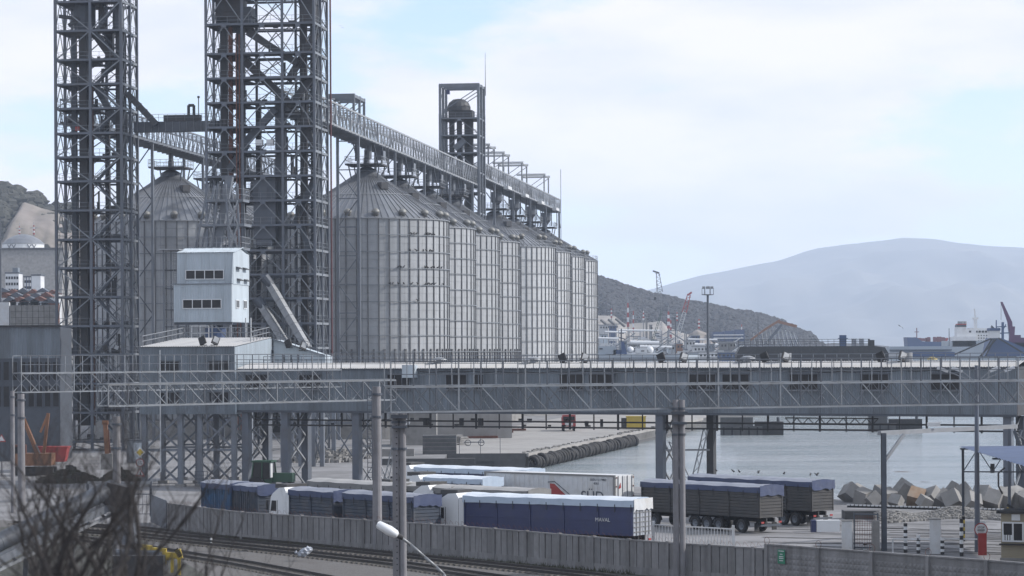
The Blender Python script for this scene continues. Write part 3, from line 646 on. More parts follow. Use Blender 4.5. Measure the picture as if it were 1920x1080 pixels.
# ---------------------------------------------------------------- catwalk over the silos
def catwalk(root, y0, y1, zb, zt, xl, xr, bay=2.9, m=None, base_off=0):
    m = m or M['bright_truss']; n = round((y1 - y0) / bay)
    for x in (xl, xr):
        pbar(root, 'bottom_chord', (x, y0, zb), (x, y1, zb), .28, m, .3); pbar(root, 'top_chord', (x, y0, zt), (x, y1, zt), .24, m, .26)
    m2 = M['truss']; left = MB(); floor = MB().bb(xl, xr, y0, y1, zb - .05, zb + .06); floor.build('deck', M['dark_duct'], root)
    cr = MB()
    for k in range(n + 1):
        y = y0 + (y1 - y0) * k / n; big = k % 4 == 0
        pbar(root, 'post', (xr, y, zb), (xr, y, zt), .26 if big else .15, m)
        left.bar((xl, y, zb), (xl, y, zt), .1)
        cr.bar((xl, y, zt), (xr, y, zt), .1); cr.bar((xl - .3, y, zb - .25), (xr + .3, y, zb - .25), .14, .28)
        if k < n:
            yn = y0 + (y1 - y0) * (k + 1) / n; a, b = (zb, zt) if (k // 4) % 2 else (zt, zb)
            pbar(root, 'diagonal', (xr, y, a), (xr, yn, b), .14, m); left.bar((xl, y, b), (xl, yn, a), .08)
    left.build('far_truss', m2, root, 'stuff'); cr.build('cross_members', m2, root, 'stuff')
    # conveyor casing and cable trays inside
    mb = MB().bb(xl + .5, xl + 1.7, y0, y1, zb + .2, zb + .95); mb.build('conveyor_casing', M['steel_light'], root)
    mb = MB(); railing(mb, [(xr - .3, y0, zb + .05), (xr - .3, y1, zb + .05)], 1.15, 1.5, .02, 2); railing(mb, [(xl + .3, y0, zt + .1), (xl + .3, y1, zt + .1)], .5, 3.1, .02, 0); mb.build('inner_railing', m, root, 'stuff')
CW = thing('silo_catwalk', 'long lattice conveyor catwalk running along the tops of the right-hand silos', 'catwalk', ORG, -TH, 'conveyor catwalks over the silos')
catwalk(CW, -60, 118, 48.9, 52.3, -1.4, 2.2)
for t in [-18, 15, 45.5, 75.5, 105]:
    for x in (-1.3, 2.1): pbar(CW, 'column', (x, t, 0), (x, t, 48.8), .42, M['steel_light'])
    for q in range(9 if t < 0 else 3):
        z1 = 48 - q * 4.6; a, b = (-1.3, 2.1) if q % 2 else (2.1, -1.3)
        pbar(CW, 'column_brace', (a, t, z1), (b, t, z1 - 4.6), .16, M['steel_light']); pbar(CW, 'column_tie', (-1.3, t, z1), (2.1, t, z1), .16, M['steel_light'])
for t in (0, 30, 61, 90):
    for x in (-1.3, 2.1):
        pbar(CW, 'knee_brace', (x, t - 5, 48.7), (x, t - .8, 45.4), .16, M['steel']); pbar(CW, 'short_column', (x, t + (2.6 if x > 0 else -2.6), 45.9), (x, t + (2.6 if x > 0 else -2.6), 48.8), .3, M['steel'])
    mb = MB().tube((.4, t, 46.5), (.4, t, 49), .5, n=10).box((1.6, t + 3.5, 47.2), (1.6, 2, 1.5)); mb.build('spout', M['steel_light'], CW)
    mb = MB()
    for x in (2.9, 3.4): mb.bar((x, t + 2, 45.8), (x, t + 2, 49), .06)
    for q in range(9): mb.bar((2.9, t + 2, 45.9 + q * .36), (3.4, t + 2, 45.9 + q * .36), .04)
    mb.build('ladder', M['galv'], CW)
CB = thing('silo_catwalk', 'farther, slightly higher stretch of catwalk beyond the square tower with pale pipe frames above', 'catwalk', ORG, -TH, 'conveyor catwalks over the silos')
catwalk(CB, 119, 258, 50.9, 54.0, -1.2, 2.4)
for t in [136, 167, 197, 228, 257]:
    for x in (-1.1, 2.3): pbar(CB, 'column', (x, t, 0), (x, t, 50.8), .45, M['steel_light'])
    for x in (-3.4, 2.6): pbar(CB, 'knee_brace', (x, t - 4, 50.4), (x if x > 0 else -1.1, t, 46.5), .16, M['steel'])
for t in (152, 182, 212.5, 243):
    for q in range(5): 
        pbar(CB, 'short_column', (-2.6 + q * 1.4, t + 3, 46.5), (-2.6 + q * 1.4, t + 3, 50.8), .2, M['steel'])
    mb = MB().lathe([(.4, 0), (1.3, 1.2), (1.3, 3.2)], 10, (.5, t, 46.6)); mb.build('spout', M['steel'], CB)
    mb = MB().bb(2.5, 3.6, t - 3, t + 3, 50.3, 51.0); mb.build('side_platform', M['white'], CB)
for t in (127, 150, 182, 225):
    for y in (t, t + 9):
        for x in (-3.2, 2.3):
            pbar(CB, 'frame_post', (x, y, 54), (x, y, 58.2), .3, M['galv'])
        pbar(CB, 'frame_diagonal', (-3.2, y, 54.2), (2.3, y, 58), .14, M['galv'])
    for x in (-3.2, 2.3): pbar(CB, 'frame_beam', (x, t, 58.2), (x, t + 9, 58.2), .3, M['galv'], .35)
    for y in (t, t + 9):
        mb = MB().tube((-4.6, y, 58.5), (2.7, y, 58.5), .3, n=10); mb.build('frame_pipe', M['white'], CB)
pbar(CB, 'end_mast', (2.6, 258.5, 40), (2.6, 258.5, 62), .12, M['steel'])
CL = thing('silo_catwalk', 'dark lattice catwalk between the two big lift towers over the left-hand silos', 'catwalk', PL(LOFF, 0), -TH, 'conveyor catwalks over the silos')
catwalk(CL, -56, 80, 48.4, 51.8, -1.8, 1.8, m=M['steel_light'])
for t in (-18, 15, 45):
    for x in (-1.7, 1.7): pbar(CL, 'column', (x, t, 0), (x, t, 48.3), .4, M['steel_light'])
    for q in range(8 if t < 0 else 2):
        z1 = 48 - q * 4.6; a, b = (-1.7, 1.7) if q % 2 else (1.7, -1.7)
        pbar(CL, 'column_brace', (a, t, z1), (b, t, z1 - 4.6), .16, M['steel'])
# frame above catwalk near the middle tower
d4 = 436; FR = thing('steel_portal_frame', 'open box frame standing on the catwalk just right of the middle tower', 'frame', Vector((xat(616, d4, 54), d4, 50)), -TH)
w4 = 48 * d4 / F; h0 = 2; h1 = zr(180, 660, d4) - 50
for x in (0, w4):
    for y in (0, 5, 9): pbar(FR, 'post', (x, y, h0), (x, y, h1), .38, M['steel_light'])
for y in (0, 5, 9): pbar(FR, 'top_beam', (-.2, y, h1), (w4 + .2, y, h1), .3, M['steel_light'], .7); pbar(FR, 'diagonal', (w4, y, h1 - .5), (.5, y, h0 + .6), .15, M['steel_light'])
for x in (0, w4): pbar(FR, 'top_beam', (x, 0, h1), (x, 9, h1), .3, M['steel_light'], .5)
# enclosed conveyor between the towers
BR = thing('conveyor_bridge', 'dark box conveyor joining the left and middle lift towers high up', 'conveyor', PL(0, 0) * 0 + Vector((xat(250, 392, 46), 392, 0)), -TH)
zc = zr(238, 320, 392); mb = MB().bb(0, 13, 0, 1.3, zc - .75, zc + .75); mb.build('conveyor_casing', M['steel'], BR)
for q in range(12): pbox(BR, 'casing_rib', (.6 + q * 1.07, -.04, zc), (.08, .08, 1.5), M['steel_light'])
mb = MB(); railing(mb, [(0, -.2, zc + .8), (13, -.2, zc + .8)], 1, 1.3, .025); mb.build('railing', M['steel_light'], BR, 'stuff')
mb = MB().bb(4.5, 10, .2, 1.2, zc + .8, zc + 1.7); mb.path([(8.2, .6, zc + 1.7), (8.2, .6, zc + 3.1), (9.0, .6, zc + 3.1), (9.0, .6, zc + 1.4)], .22, 8); mb.tube((9.7, .6, zc + .8), (9.7, .6, zc + 4.3), .07); mb.box((9.7, .6, zc + 4.3), (.3, .3, .3)); mb.build('fan_unit', M['dark_duct'], BR)
CH = thing('inclined_chute', 'rust-stained chute slanting down from the left tower to the conveyor bridge', 'chute', (0, 0, 0))
a = at(238, 175, 390.5); b = at(292, 232, 390.5); mb = MB().bar(a, b, .9, .9); mb.build('casing', M['dark_duct'], CH)
for q in range(6): c = a.lerp(b, q / 5); pbar(CH, 'flange', c, c + (b - a).normalized() * .12, 1.05, M['steel'], 1.05)
# ---------------------------------------------------------------- corrugated sheets and windows
def corr(wd, ht, pitch, dep, m, name):
    """vertical corrugated sheet in the xz plane, facing -y"""
    n = max(1, round(wd / pitch)); p = wd / n; xs = []
    for k in range(n): xs += [(k * p, 0), (k * p + p * .38, 0), (k * p + p * .5, -dep), (k * p + p * .88, -dep)]
    xs.append((wd, 0)); P = []
    for z in (0, ht): P += [(x, y, z) for x, y in xs]
    c = len(xs); return MB().add(P, [(k, k + 1, c + k + 1, c + k) for k in range(c - 1)]).mesh(name, m)
def roof_sheet(wd, ln, rise, pitch, dep, m, name):
    n = max(1, round(wd / pitch)); p = wd / n; xs = []
    for k in range(n): xs += [(k * p, 0), (k * p + p * .4, 0), (k * p + p * .5, dep), (k * p + p * .9, dep)]
    xs.append((wd, 0)); P = []
    for y, z in ((0, 0), (ln, rise)): P += [(x, y, z + h) for x, h in xs]
    c = len(xs); return MB().add(P, [(k, k + 1, c + k + 1, c + k) for k in range(c - 1)]).mesh(name, m)
def window(root, x0, x1, z0, z1, y, n, m, fw=.07, name='window', side=False):
    """frame bars standing proud of the wall with n panes; side=True: on a wall facing +x at x=y, running along local y"""
    def T(a, b, c): return (a, b, c) if not side else (-b, a, c)
    mb = MB(); W = x1 - x0
    def bx(a0, a1, b0, b1, c0, c1):
        p = T(a0, b0, c0); q = T(a1, b1, c1); mb.bb(min(p[0], q[0]), max(p[0], q[0]), min(p[1], q[1]), max(p[1], q[1]), p[2], q[2])
    yy = y - .1
    bx(x0, x1, yy, y, z0, z0 + fw); bx(x0, x1, yy, y, z1 - fw, z1)
    for k in range(n + 1):
        x = x0 + (W - fw) * k / n; bx(x, x + fw, yy + .002, y, z0 + fw, z1 - fw)
    f = mb.build(name, m, root)
    for k in range(n):
        a = x0 + (W - fw) * k / n + fw; b = x0 + (W - fw) * (k + 1) / n; p = T(a, y - .05, z0 + fw); q = T(b, y - .045, z1 - fw)
        me = MB().bb(min(p[0], q[0]), max(p[0], q[0]), min(p[1], q[1]), max(p[1], q[1]), p[2], q[2]); me.build('pane', M['glass'], f)
    return f
# ---------------------------------------------------------------- long conveyor gallery
GA = Vector((xat(450, 280, 8), 280, 0)); GB = Vector((xat(1730, 246, 8), 246, 0)); GDIR = (GB - GA).normalized(); GRZ = math.atan2(GDIR.y, GDIR.x)
def gs(px, off=0):
    """distance along the gallery front at picture column px"""
    U = (px - 960) / F; n = Vector((-GDIR.y, GDIR.x, 0)); a = GA + n * off
    return (U * a.y - a.x) / (GDIR.x - U * GDIR.y)
GAL = thing('conveyor_gallery', 'long raised grey corrugated conveyor gallery with small windows crossing the whole yard', 'gallery', GA, GRZ)
s0, s1 = gs(443), gs(1906); zb, zt, GW = 7.95, 12.4, 5.2
sw = 1.05; n = round((s1 - s0) / sw); sw = (s1 - s0) / n
shm = corr(sw - .012, zt - zb, .175, .05, M['clad'], 'gallery_wall_sheet')
rf = roof_sheet(sw - .01, 2.75, .55, .26, .05, M['roofing'], 'gallery_roof_sheet')
mb = MB().bb(s0, s1, .03, GW - .03, zb + .02, zt - .02); mb.build('core', M['dark_duct'], GAL)
for k in range(n):
    x = s0 + k * sw
    inst(shm, 'wall_sheet', GAL, loc=(x, 0, zb)); inst(shm, 'wall_sheet', GAL, loc=(x + sw, GW, zb), rot=(0, 0, math.pi))
    inst(rf, 'roof_sheet', GAL, loc=(x, -.18, zt - .02)); inst(rf, 'roof_sheet', GAL, loc=(x + sw, GW + .18, zt - .02), rot=(0, 0, math.pi))
mb = MB().bb(s1, s1 + .05, 0, GW, zb, zt); mb.build('end_wall', M['dark_duct'], GAL)
mb = MB().bb(s0, s1, -.1, -.055, zb - .12, zb + .1).bb(s0, s1, -.2, -.12, zt - .14, zt - .05); mb.build('edge_trim', M['steel'], GAL)
for (p0, p1, n_) in ((460, 503, 3), (561, 602, 3), (726, 769, 3), (836, 876, 3), (888, 908, 2), (1049, 1096, 3), (1104, 1152, 3), (1292, 1343, 3), (1354, 1406, 3), (1480, 1535, 3), (1612, 1667, 3), (1745, 1800, 3)):
    window(GAL, gs(p0), gs(p1), 10.25, 11.8, -.055, n_, M['steel_light'])
    pbox(GAL, 'window_hood', ((gs(p0) + gs(p1)) / 2, -.2, 11.86), (gs(p1) - gs(p0) + .3, .3, .05), M['steel_light'])
    pbox(GAL, 'window_sill', ((gs(p0) + gs(p1)) / 2, -.2, 10.2), (gs(p1) - gs(p0) + .3, .25, .05), M['galv'])
mb = MB(); railing(mb, [(s0, GW + .1, zt), (s1, GW + .1, zt)], 1.25, 1.2, .03, 2); mb.build('roof_railing', M['steel_light'], GAL, 'stuff')
mb = MB(); railing(mb, [(s0, -.14, zt), (s1, -.14, zt)], .95, 1.75, .025, 1); mb.build('roof_railing', M['steel'], GAL, 'stuff')
pbox(GAL, 'duct_box', (gs(772), -.45, 12.1), (1.35, .8, 1.3), M['clad_pale'])
for px, kind in ((824, 0), (1000, 0), (1402, 0), (1473, 1), (1700, 1)):
    s = gs(px, 2.6)
    if kind: mb = MB().tube((s, 2.6, zt + .45), (s, 2.6, zt + 1.35), .55, n=16)
    else: mb = MB().tube((s, 2.6, zt + .45), (s, 2.6, zt + .95), .35, n=12).lathe([(.2, .62), (.7, .45), (.75, .35), (.3, .35)], 14, (s, 2.6, zt + .5))
    mb.build('roof_vent', M['galv'], GAL)
# cable along the eave, sagging
mb = MB(); pts = []
for k in range(170):
    s = gs(790) + (gs(1800) - gs(790)) * k / 169; pts.append((s, -.28, zt - .32 - .09 * abs(math.sin(k * .35)) + .05 * math.sin(k * .13)))
mb.path(pts, .045, 5); mb.build('cable', M['black'], GAL)
# legs
def leg_pair(root, s, zt_, w_=.75, two=True, lattice=True):
    for y in ((.6, GW - .6) if two else (.6,)):
        pbar(root, 'leg', (s, y, 0), (s, y, zt_), w_, M['steel_blue'], w_)
        pbox(root, 'leg_foot', (s, y, .15), (w_ + .5, w_ + .5, .3), M['concrete'])
    if lattice:
        for q in range(3):
            z0 = zt_ * q / 3; z1 = zt_ * (q + 1) / 3; pbar(root, 'leg_brace', (s, .9, z0), (s, GW - .9, z1), .16, M['galv']); pbar(root, 'leg_brace', (s + .12, GW - .9, z0), (s + .12, .9, z1), .16, M['galv'])
for px in (462, 536, 669, 1238, 1890): leg_pair(GAL, gs(px, .6), zb - .12, .78)
for px in (1297,):
    s = gs(px, 2.0); pbar(GAL, 'leg', (s + 1.5, 3.2, 0), (s + 1.5, 3.2, zb - .1), .72, M['dark_duct'])
def lattice_arm(root, a, b, m, w_=.45, n=8):
    a = Vector(a); b = Vector(b); d = (b - a).normalized(); u = d.cross(Vector((0, 1, 0))).normalized() * w_
    pbar(root, 'arm_chord', a, b, .1, m); pbar(root, 'arm_chord', a + u, b + u, .1, m)
    for k in range(n):
        p = a.lerp(b, k / n) + (u if k % 2 else u * 0); q = a.lerp(b, (k + 1) / n) + (u * 0 if k % 2 else u); pbar(root, 'arm_lace', p, q, .06, m)
for px in (1238, 1890, 669):
    s = gs(px, .6); lattice_arm(GAL, (s + .5, 1.4, 5.2), (s + 2.6, 1.4, .8), M['galv']); lattice_arm(GAL, (s + 4.2, 1.4, 6.6), (s + 2.7, 1.4, .8), M['galv']); pbar(GAL, 'leg_tie', (s, .6, 4.4), (s + 4.3, 3, 4.4), .18, M['galv'])
# pipe rack hanging under the gallery
PR = thing('pipe_rack', 'pair of thin black pipes on hangers running under the gallery', 'pipe', GA, GRZ)
sA, sB = gs(470), gs(1905)
for z in (7.05, 6.5): pbar(PR, 'pipe', (sA, .9, z), (sB, .9, z), .13, M['black'], .16)
k = 0; s = sA
while s < sB:
    pbar(PR, 'hanger', (s, .9, 6.3), (s, .9, 7.9), .1 if k % 2 else .17, M['black']); s += 2.62; k += 1
mb = MB(); a, b = gs(1465), gs(1640); mb.bar((a, .95, 7.6), (b, .95, 7.6), .1); mb.bar((a, .95, 7.0), (b, .95, 7.0), .1)
for q in range(16): mb.bar((a + (b - a) * q / 16, .95, 7.0 if q % 2 else 7.6), (a + (b - a) * (q + 1) / 16, .95, 7.6 if q % 2 else 7.0), .07)
mb.build('hanging_truss', M['black'], PR)
mb = MB(); rnd = random.Random(2)
for q in range(26):
    s = rnd.uniform(sA, gs(1120)); mb.bb(s, s + rnd.uniform(.15, .5), .8, 1.1, rnd.choice((6.6, 7.15)), rnd.choice((6.75, 7.35)))
mb.build('pipe_clamps', M['black'], PR, 'stuff')
# ---------------------------------------------------------------- transfer building at the left end
dB = 281.0; kB = dB / F
BB0 = Vector((xat(262, dB, 10), dB, 0)); TB = thing('transfer_building', 'grey corrugated transfer building on braced legs at the left end of the gallery', 'building', BB0, -TH)
bw = (445 - 262) * kB; bl = 17.0; z0 = 7.65; zf = 14.75; zbk = 15.75
n = round(bw / 1.05); sw = bw / n; me = corr(sw - .012, zf - z0, .175, .045, M['clad'], 'building_wall_sheet')
mb = MB().add([(0.03, .03, z0), (bw - .03, .03, z0), (bw - .03, bl, z0), (.03, bl, z0), (.03, .03, zf - .05), (bw - .03, .03, zf - .05), (bw - .03, bl, zbk - .05), (.03, bl, zbk - .05)], [(3, 2, 1, 0), (4, 5, 6, 7), (0, 1, 5, 4), (1, 2, 6, 5), (2, 3, 7, 6), (3, 0, 4, 7)]); mb.build('core', M['clad'], TB)
for k in range(n): inst(me, 'wall_sheet', TB, loc=(k * sw, 0, z0))
ns = round(bl / 1.05); ss = bl / ns; dk = M['clad_pale']
for k in range(ns):
    zz = zf + (zbk - zf) * k / ns; mes = corr(ss - .012, zz - z0 - .05, .3, .07, dk, 'building_side_sheet'); inst(mes, 'side_sheet', TB, loc=(bw, k * ss, z0), rot=(0, 0, R(90)))
rs = roof_sheet(sw - .01, bl + .5, zbk - zf, .26, .05, M['roofing'], 'building_roof_sheet')
for k in range(n): inst(rs, 'roof_sheet', TB, loc=(k * sw, -.3, zf))
def bx_(px): return (px - 262) * kB
def bz_(py, px=350): return at(px, py, dB).z
for (p0, p1) in ((302, 339), (395, 434)):
    for (q0, q1) in ((677, 698), (735, 758)):
        window(TB, bx_(p0), bx_(p1), bz_(q1), bz_(q0), -.05, 4, M['steel_light'])
        pbox(TB, 'window_hood', (bx_((p0 + p1) / 2), -.2, bz_(q0) + .06), (bx_(p1) - bx_(p0) + .3, .3, .05), M['steel_light'])
mb = MB(); railing(mb, [(bw * .98, 8, zf + .5), (bw * .98, bl, zbk + .05), (.3, bl, zbk + .05), (.2, 0.4, zf + .05)], 1.1, 1.6, .035); mb.build('roof_railing', M['galv'], TB, 'stuff')
legs = [bx_(268), bx_(303), bx_(337), bx_(373), bx_(437)]
for j, y in enumerate((.6, 8, 16)):
    for i, x in enumerate((bx_(268) , bx_(337), bx_(375), bx_(440))):
        pbar(TB, 'leg', (x, y, 0), (x, y, z0), .5, M['steel_light'], .55); pbox(TB, 'leg_foot', (x, y, .15), (1, 1, .3), M['concrete'])
    for a, b in ((bx_(268), bx_(337)), (bx_(375), bx_(440))):
        for q0, q1 in ((.3, 3.9), (3.9, 7.5)):
            pbar(TB, 'leg_brace', (a, y, q0), (b, y, q1), .2, M['steel_light']); pbar(TB, 'leg_brace', (b, y + .1, q0), (a, y + .1, q1), .2, M['steel_light'])
        pbar(TB, 'leg_tie', (a, y, 3.9), (b, y, 3.9), .2, M['steel_light'])
mb = MB().path([(bx_(303), -.3, 1.6), (bx_(303), -.3, 14.4)], .07, 6); mb.build('downpipe', M['white'], TB)
mb = MB(); railing(mb, [(bx_(372), -1, .1), (bx_(396), -1, .1)], 1.6, .5, .03, 3); mb.build('stair_cage', M['steel'], TB)
# more bents of the conveyor yard behind, seen under the gallery
YB = thing('braced_trestle', 'grey braced steel trestle legs standing under the gallery beside the transfer building', 'trestle', Vector((xat(500, 330, 4), 330, 0)), -TH)
for j, (y, xs_) in enumerate(((0, (531, 565, 589, 606)), (14, (520, 560, 600, 640)))):
    X = [xat(px, 330 + y, 4) - xat(500, 330, 4) for px in xs_]
    for x in X: pbar(YB, 'leg', (x, y, 0), (x, y, 10), .5, M['steel_light'], .55)
    for a, b in zip(X, X[1:]):
        for q in (0.2, 4.6): pbar(YB, 'leg_brace', (a, y, q), (b, y, q + 4.2), .17, M['steel_light']); pbar(YB, 'leg_brace', (b, y + .1, q), (a, y + .1, q + 4.2), .17, M['steel_light'])
    pbar(YB, 'leg_tie', (X[0], y, 5), (X[-1], y, 5), .2, M['steel_light']); pbar(YB, 'leg_tie', (X[0], y, 9.9), (X[-1], y, 9.9), .3, M['steel'])
# sloping enclosure between building and tower
SE = thing('sloping_conveyor_house', 'low pale conveyor house with a sloping railed roof behind the gallery', 'conveyor house', Vector((xat(513, 297, 14), 297, 0)), -TH)
wS = 99 * 297 / F; za = zr(637, 513, 297); zd = zr(668, 612, 297)
mb = MB().prism([(0, 10), (wS, 10), (wS, zd), (0, za)], 0, 4); mb.build('wall', M['clad_pale'], SE)
for q in range(9):
    x = wS * (q + .5) / 9; zz = za + (zd - za) * (q + .5) / 9; pbar(SE, 'roof_slat', (wS * q / 9, -.1, za + (zd - za) * q / 9 + .06), (wS * (q + .96) / 9, -.1, za + (zd - za) * (q + .96) / 9 + .06), .5, M['steel_light'], .1)
mb = MB(); railing(mb, [(0, -.2, za + .1), (wS, -.2, zd + .1)], .9, .9, .03); mb.build('railing', M['steel_light'], SE, 'stuff')
for q in range(3): pbox(SE, 'wall_vent', (1.2 + q * .8, -.06, 13.4), (.12, .1, .8), M['dark_duct'])
# ---------------------------------------------------------------- control house
dC = 318.0; kC = dC / F
C0 = Vector((xat(326, dC, 20), dC, 0)); CHS = thing('control_house', 'pale two-storey corrugated control house on stilts with two rows of four windows', 'house', C0, -TH)
def cz(py): return at(385, py, dC).z
zl, zm, zu = cz(604), cz(533), cz(473); w0 = (437 - 326) * kC; xo = 4.5 * kC; ln = 8.6
mb = MB().bb(.02, w0 - .02, .02, ln, zl, zm); mb.bb(xo + .02, w0 - .02 + xo * .5, .5, ln, zm, zu); mb.build('core', M['clad_pale'], CHS)
n = 7; sw = w0 / n; m1 = corr(sw - .01, zm - zl, .21, .045, M['clad_pale'], 'control_lower_sheet'); m2 = corr((w0 - xo * .5) / n - .01, zu - zm, .21, .045, M['clad_pale'], 'control_upper_sheet')
for k in range(n): inst(m1, 'wall_sheet', CHS, loc=(k * sw, 0, zl)); inst(m2, 'wall_sheet', CHS, loc=(xo + k * (w0 - xo * .5) / n, .48, zm))
mb = MB().add([(w0, 0, zl), (w0, ln, zl), (w0, ln, zu - .1), (w0, ln * .5, zu + .55), (w0, .45, zu - .02), (w0, 0, zm)], [(0, 1, 2, 3, 4, 5)]); 
mb.v = [(x + .04, y, z) for x, y, z in mb.v]; mb.add([(x - .04, y, z) for x, y, z in mb.v[:6]], [(5, 4, 3, 2, 1, 0)])
for k in range(6): mb.f.append((k, 6 + k, 6 + (k + 1) % 6, (k + 1) % 6))
mb.build('side_wall', M['clad_pale'], CHS)
r1 = roof_sheet(.98, ln * .5 + .2, .7, .25, .05, M['clad_pale'], 'control_roof_sheet')
for k in range(8):
    inst(r1, 'roof_sheet', CHS, loc=(-.1 + xo + k * (w0 - xo + .35) / 8, .25, zu - .03)); inst(r1, 'roof_sheet', CHS, loc=(.9 + xo - .1 + k * (w0 - xo + .35) / 8, ln + .2, zu - .03), rot=(0, 0, math.pi))
pbox(CHS, 'ledge_flashing', (w0 / 2 - .05, .2, zm + .04), (w0 + .2, .75, .08), M['steel_light'])
def cx(px): return (px - 326) * kC
window(CHS, cx(347), cx(421), cz(524), cz(506), .42, 4, M['white_clean'], .09)
window(CHS, cx(343), cx(418), cz(579), cz(561), -.05, 4, M['white_clean'], .09)
for y0_ in (1.8, 5.6): window(CHS, y0_, y0_ + 1.6, cz(578), cz(562), -(w0 + .045), 2, M['white_clean'], .09, side=True)
for (y, py) in ((2.6, 499), (6.0, 499), (3.0, 521), (6.6, 521)):
    mb = MB().prism([(0, 0), (.55, -.25), (.55, -.35), (0, -.1)], -.9, .9); o = mb.build('vent_cowl', M['dark_duct'], CHS); o.location = (w0 + .045, y, cz(py))
for x in (.1, 2.2, 4.6, w0 - .2):
    for y in (.3, ln - .3): pbar(CHS, 'stilt', (x, y, 7.6 if False else 15.2), (x, y, zl), .2, M['galv'])
for (a, b) in ((.1, 2.2), (4.6, w0 - .2)): pbar(CHS, 'stilt_brace', (a, .3, zl), (b, .3, 15.4), .16, M['steel_light'])
for px in (453, 463): pbar(CHS, 'vent_pipe', (cx(px), -.2 + 3, 14.8), (cx(px), 2.8, cz(596)), .14, M['white'])
mb = MB().lathe([(0, 0), (1.2, 0), (1.3, .3), (1.3, 1.7), (0, 2.0)], 16, (cx(400), 1.6, 15.4)); mb.build('blue_tank', M['bluesheet'], CHS)
mb = MB(); railing(mb, [(cx(362), -.6, 15.6), (cx(395), -.6, 15.6)], 1.7, 1, .05); mb.build('tank_railing', M['white'], CHS, 'stuff')
for z in (zl - .15,): pbox(CHS, 'floor_beam', (w0 / 2, .3, z), (w0, .3, .3), M['steel'])
# access scaffold on its left
for px in (300, 329):
    for y in (1.5, 5): pbar(CHS, 'scaffold_post', (cx(px), y, 8), (cx(px), y, cz(468)), .14, M['steel_light'])
pbox(CHS, 'scaffold_roof', (cx(313), 3, cz(467)), (cx(333) - cx(291), 5, .12), M['galv'])
for py in (505, 540, 580, 612):
    pbox(CHS, 'scaffold_landing', (cx(315), 3.2, cz(py)), (1.7, 3, .1), M['steel']); mb = MB(); railing(mb, [(cx(302), 1.5, cz(py)), (cx(328), 1.5, cz(py))], 1, .6, .025); mb.build('landing_railing', M['galv'], CHS, 'stuff')
mb = MB(); railing(mb, [(cx(324), 1.4, 14), (cx(324), 1.4, cz(480))], .02, .2, .01, 0)
for q in range(46): mb.bar((cx(320), 1.4, 14 + q * .26), (cx(326), 1.4, 14 + q * .26), .04)
for px in (320, 326): mb.bar((cx(px), 1.4, 14), (cx(px), 1.4, 26), .06)
mb.build('ladder', M['galv'], CHS)
# discharge frame above the house
d5 = 348; k5 = d5 / F; DF_ = thing('discharge_frame', 'tapered steel frame with railed platforms and a pale sloping spout above the control house', 'platform', Vector((xat(375, d5, 30), d5, 0)), -TH)
def dz(py): return at(415, py, d5).z
def dx(px): return (px - 375) * k5
for (py, p0, p1, dep) in ((466, 358, 455, 4.6), (422, 370, 460, 4), (376, 385, 458, 3.4)):
    pbox(DF_, 'platform', (dx((p0 + p1) / 2), dep / 2, dz(py)), (dx(p1) - dx(p0), dep, .35), M['steel_light'])
    mb = MB(); railing(mb, [(dx(p0), 0, dz(py)), (dx(p1), 0, dz(py)), (dx(p1), dep, dz(py))], 1.5, .65, .03); mb.build('platform_railing', M['galv'], DF_, 'stuff')
for (p0, p1) in ((366, 392), (398, 410), (432, 424), (450, 446)):
    for y in (.1, 3.2): pbar(DF_, 'post', (dx(p0), y, dz(466)), (dx(p1), y, dz(345)), .26, M['steel_light'])
for (q0, q1) in ((466, 422), (422, 376)):
    pbar(DF_, 'brace', (dx(432), .05, dz(q0)), (dx(448), .05, dz(q1)), .18, M['galv']); pbar(DF_, 'brace', (dx(448), .05, dz(q0)), (dx(430), .05, dz(q1)), .18, M['galv'])
for (a, b) in (((404, 462), (415, 400)), ((415, 400), (428, 330))):
    pbar(DF_, 'spout', (dx(a[0]), 1.4, dz(a[1])), (dx(b[0]), 1.4, dz(b[1])), .95, M['steel_light'], .9)
# left shed
SH = thing('left_shed', 'long grey corrugated shed with a band of dark windows at the left edge', 'shed', Vector((xat(-120, 350, 10), 350, 0)), R(2))
SH.name = 'industrial_shed'
zs0 = at(50, 672, 350).z; zs1 = at(50, 613, 350).z; wl = 16.2; n = 15
mb = MB().bb(0, wl, .05, 12, 0, zs1 - .05); mb.build('core', M['steel'], SH)
me = corr(wl / n - .01, zs1 - zs0, .2, .05, M['clad'], 'shed_wall_sheet')
for k in range(n): inst(me, 'wall_sheet', SH, loc=(k * wl / n, 0, zs0))
pbox(SH, 'eave', (wl / 2, -.1, zs1 + .1), (wl + .4, .6, .25), M['black'])
for k in range(15): window(SH, k * 1.08 + .1, k * 1.08 + .95, zs0 - 2.9, zs0 - .4, .05, 1, M['steel'])
for k in range(15): window(SH, k * 1.08 + .1, k * 1.08 + .95, zs0 - 6.4, zs0 - 3.6, .05, 1, M['steel'])
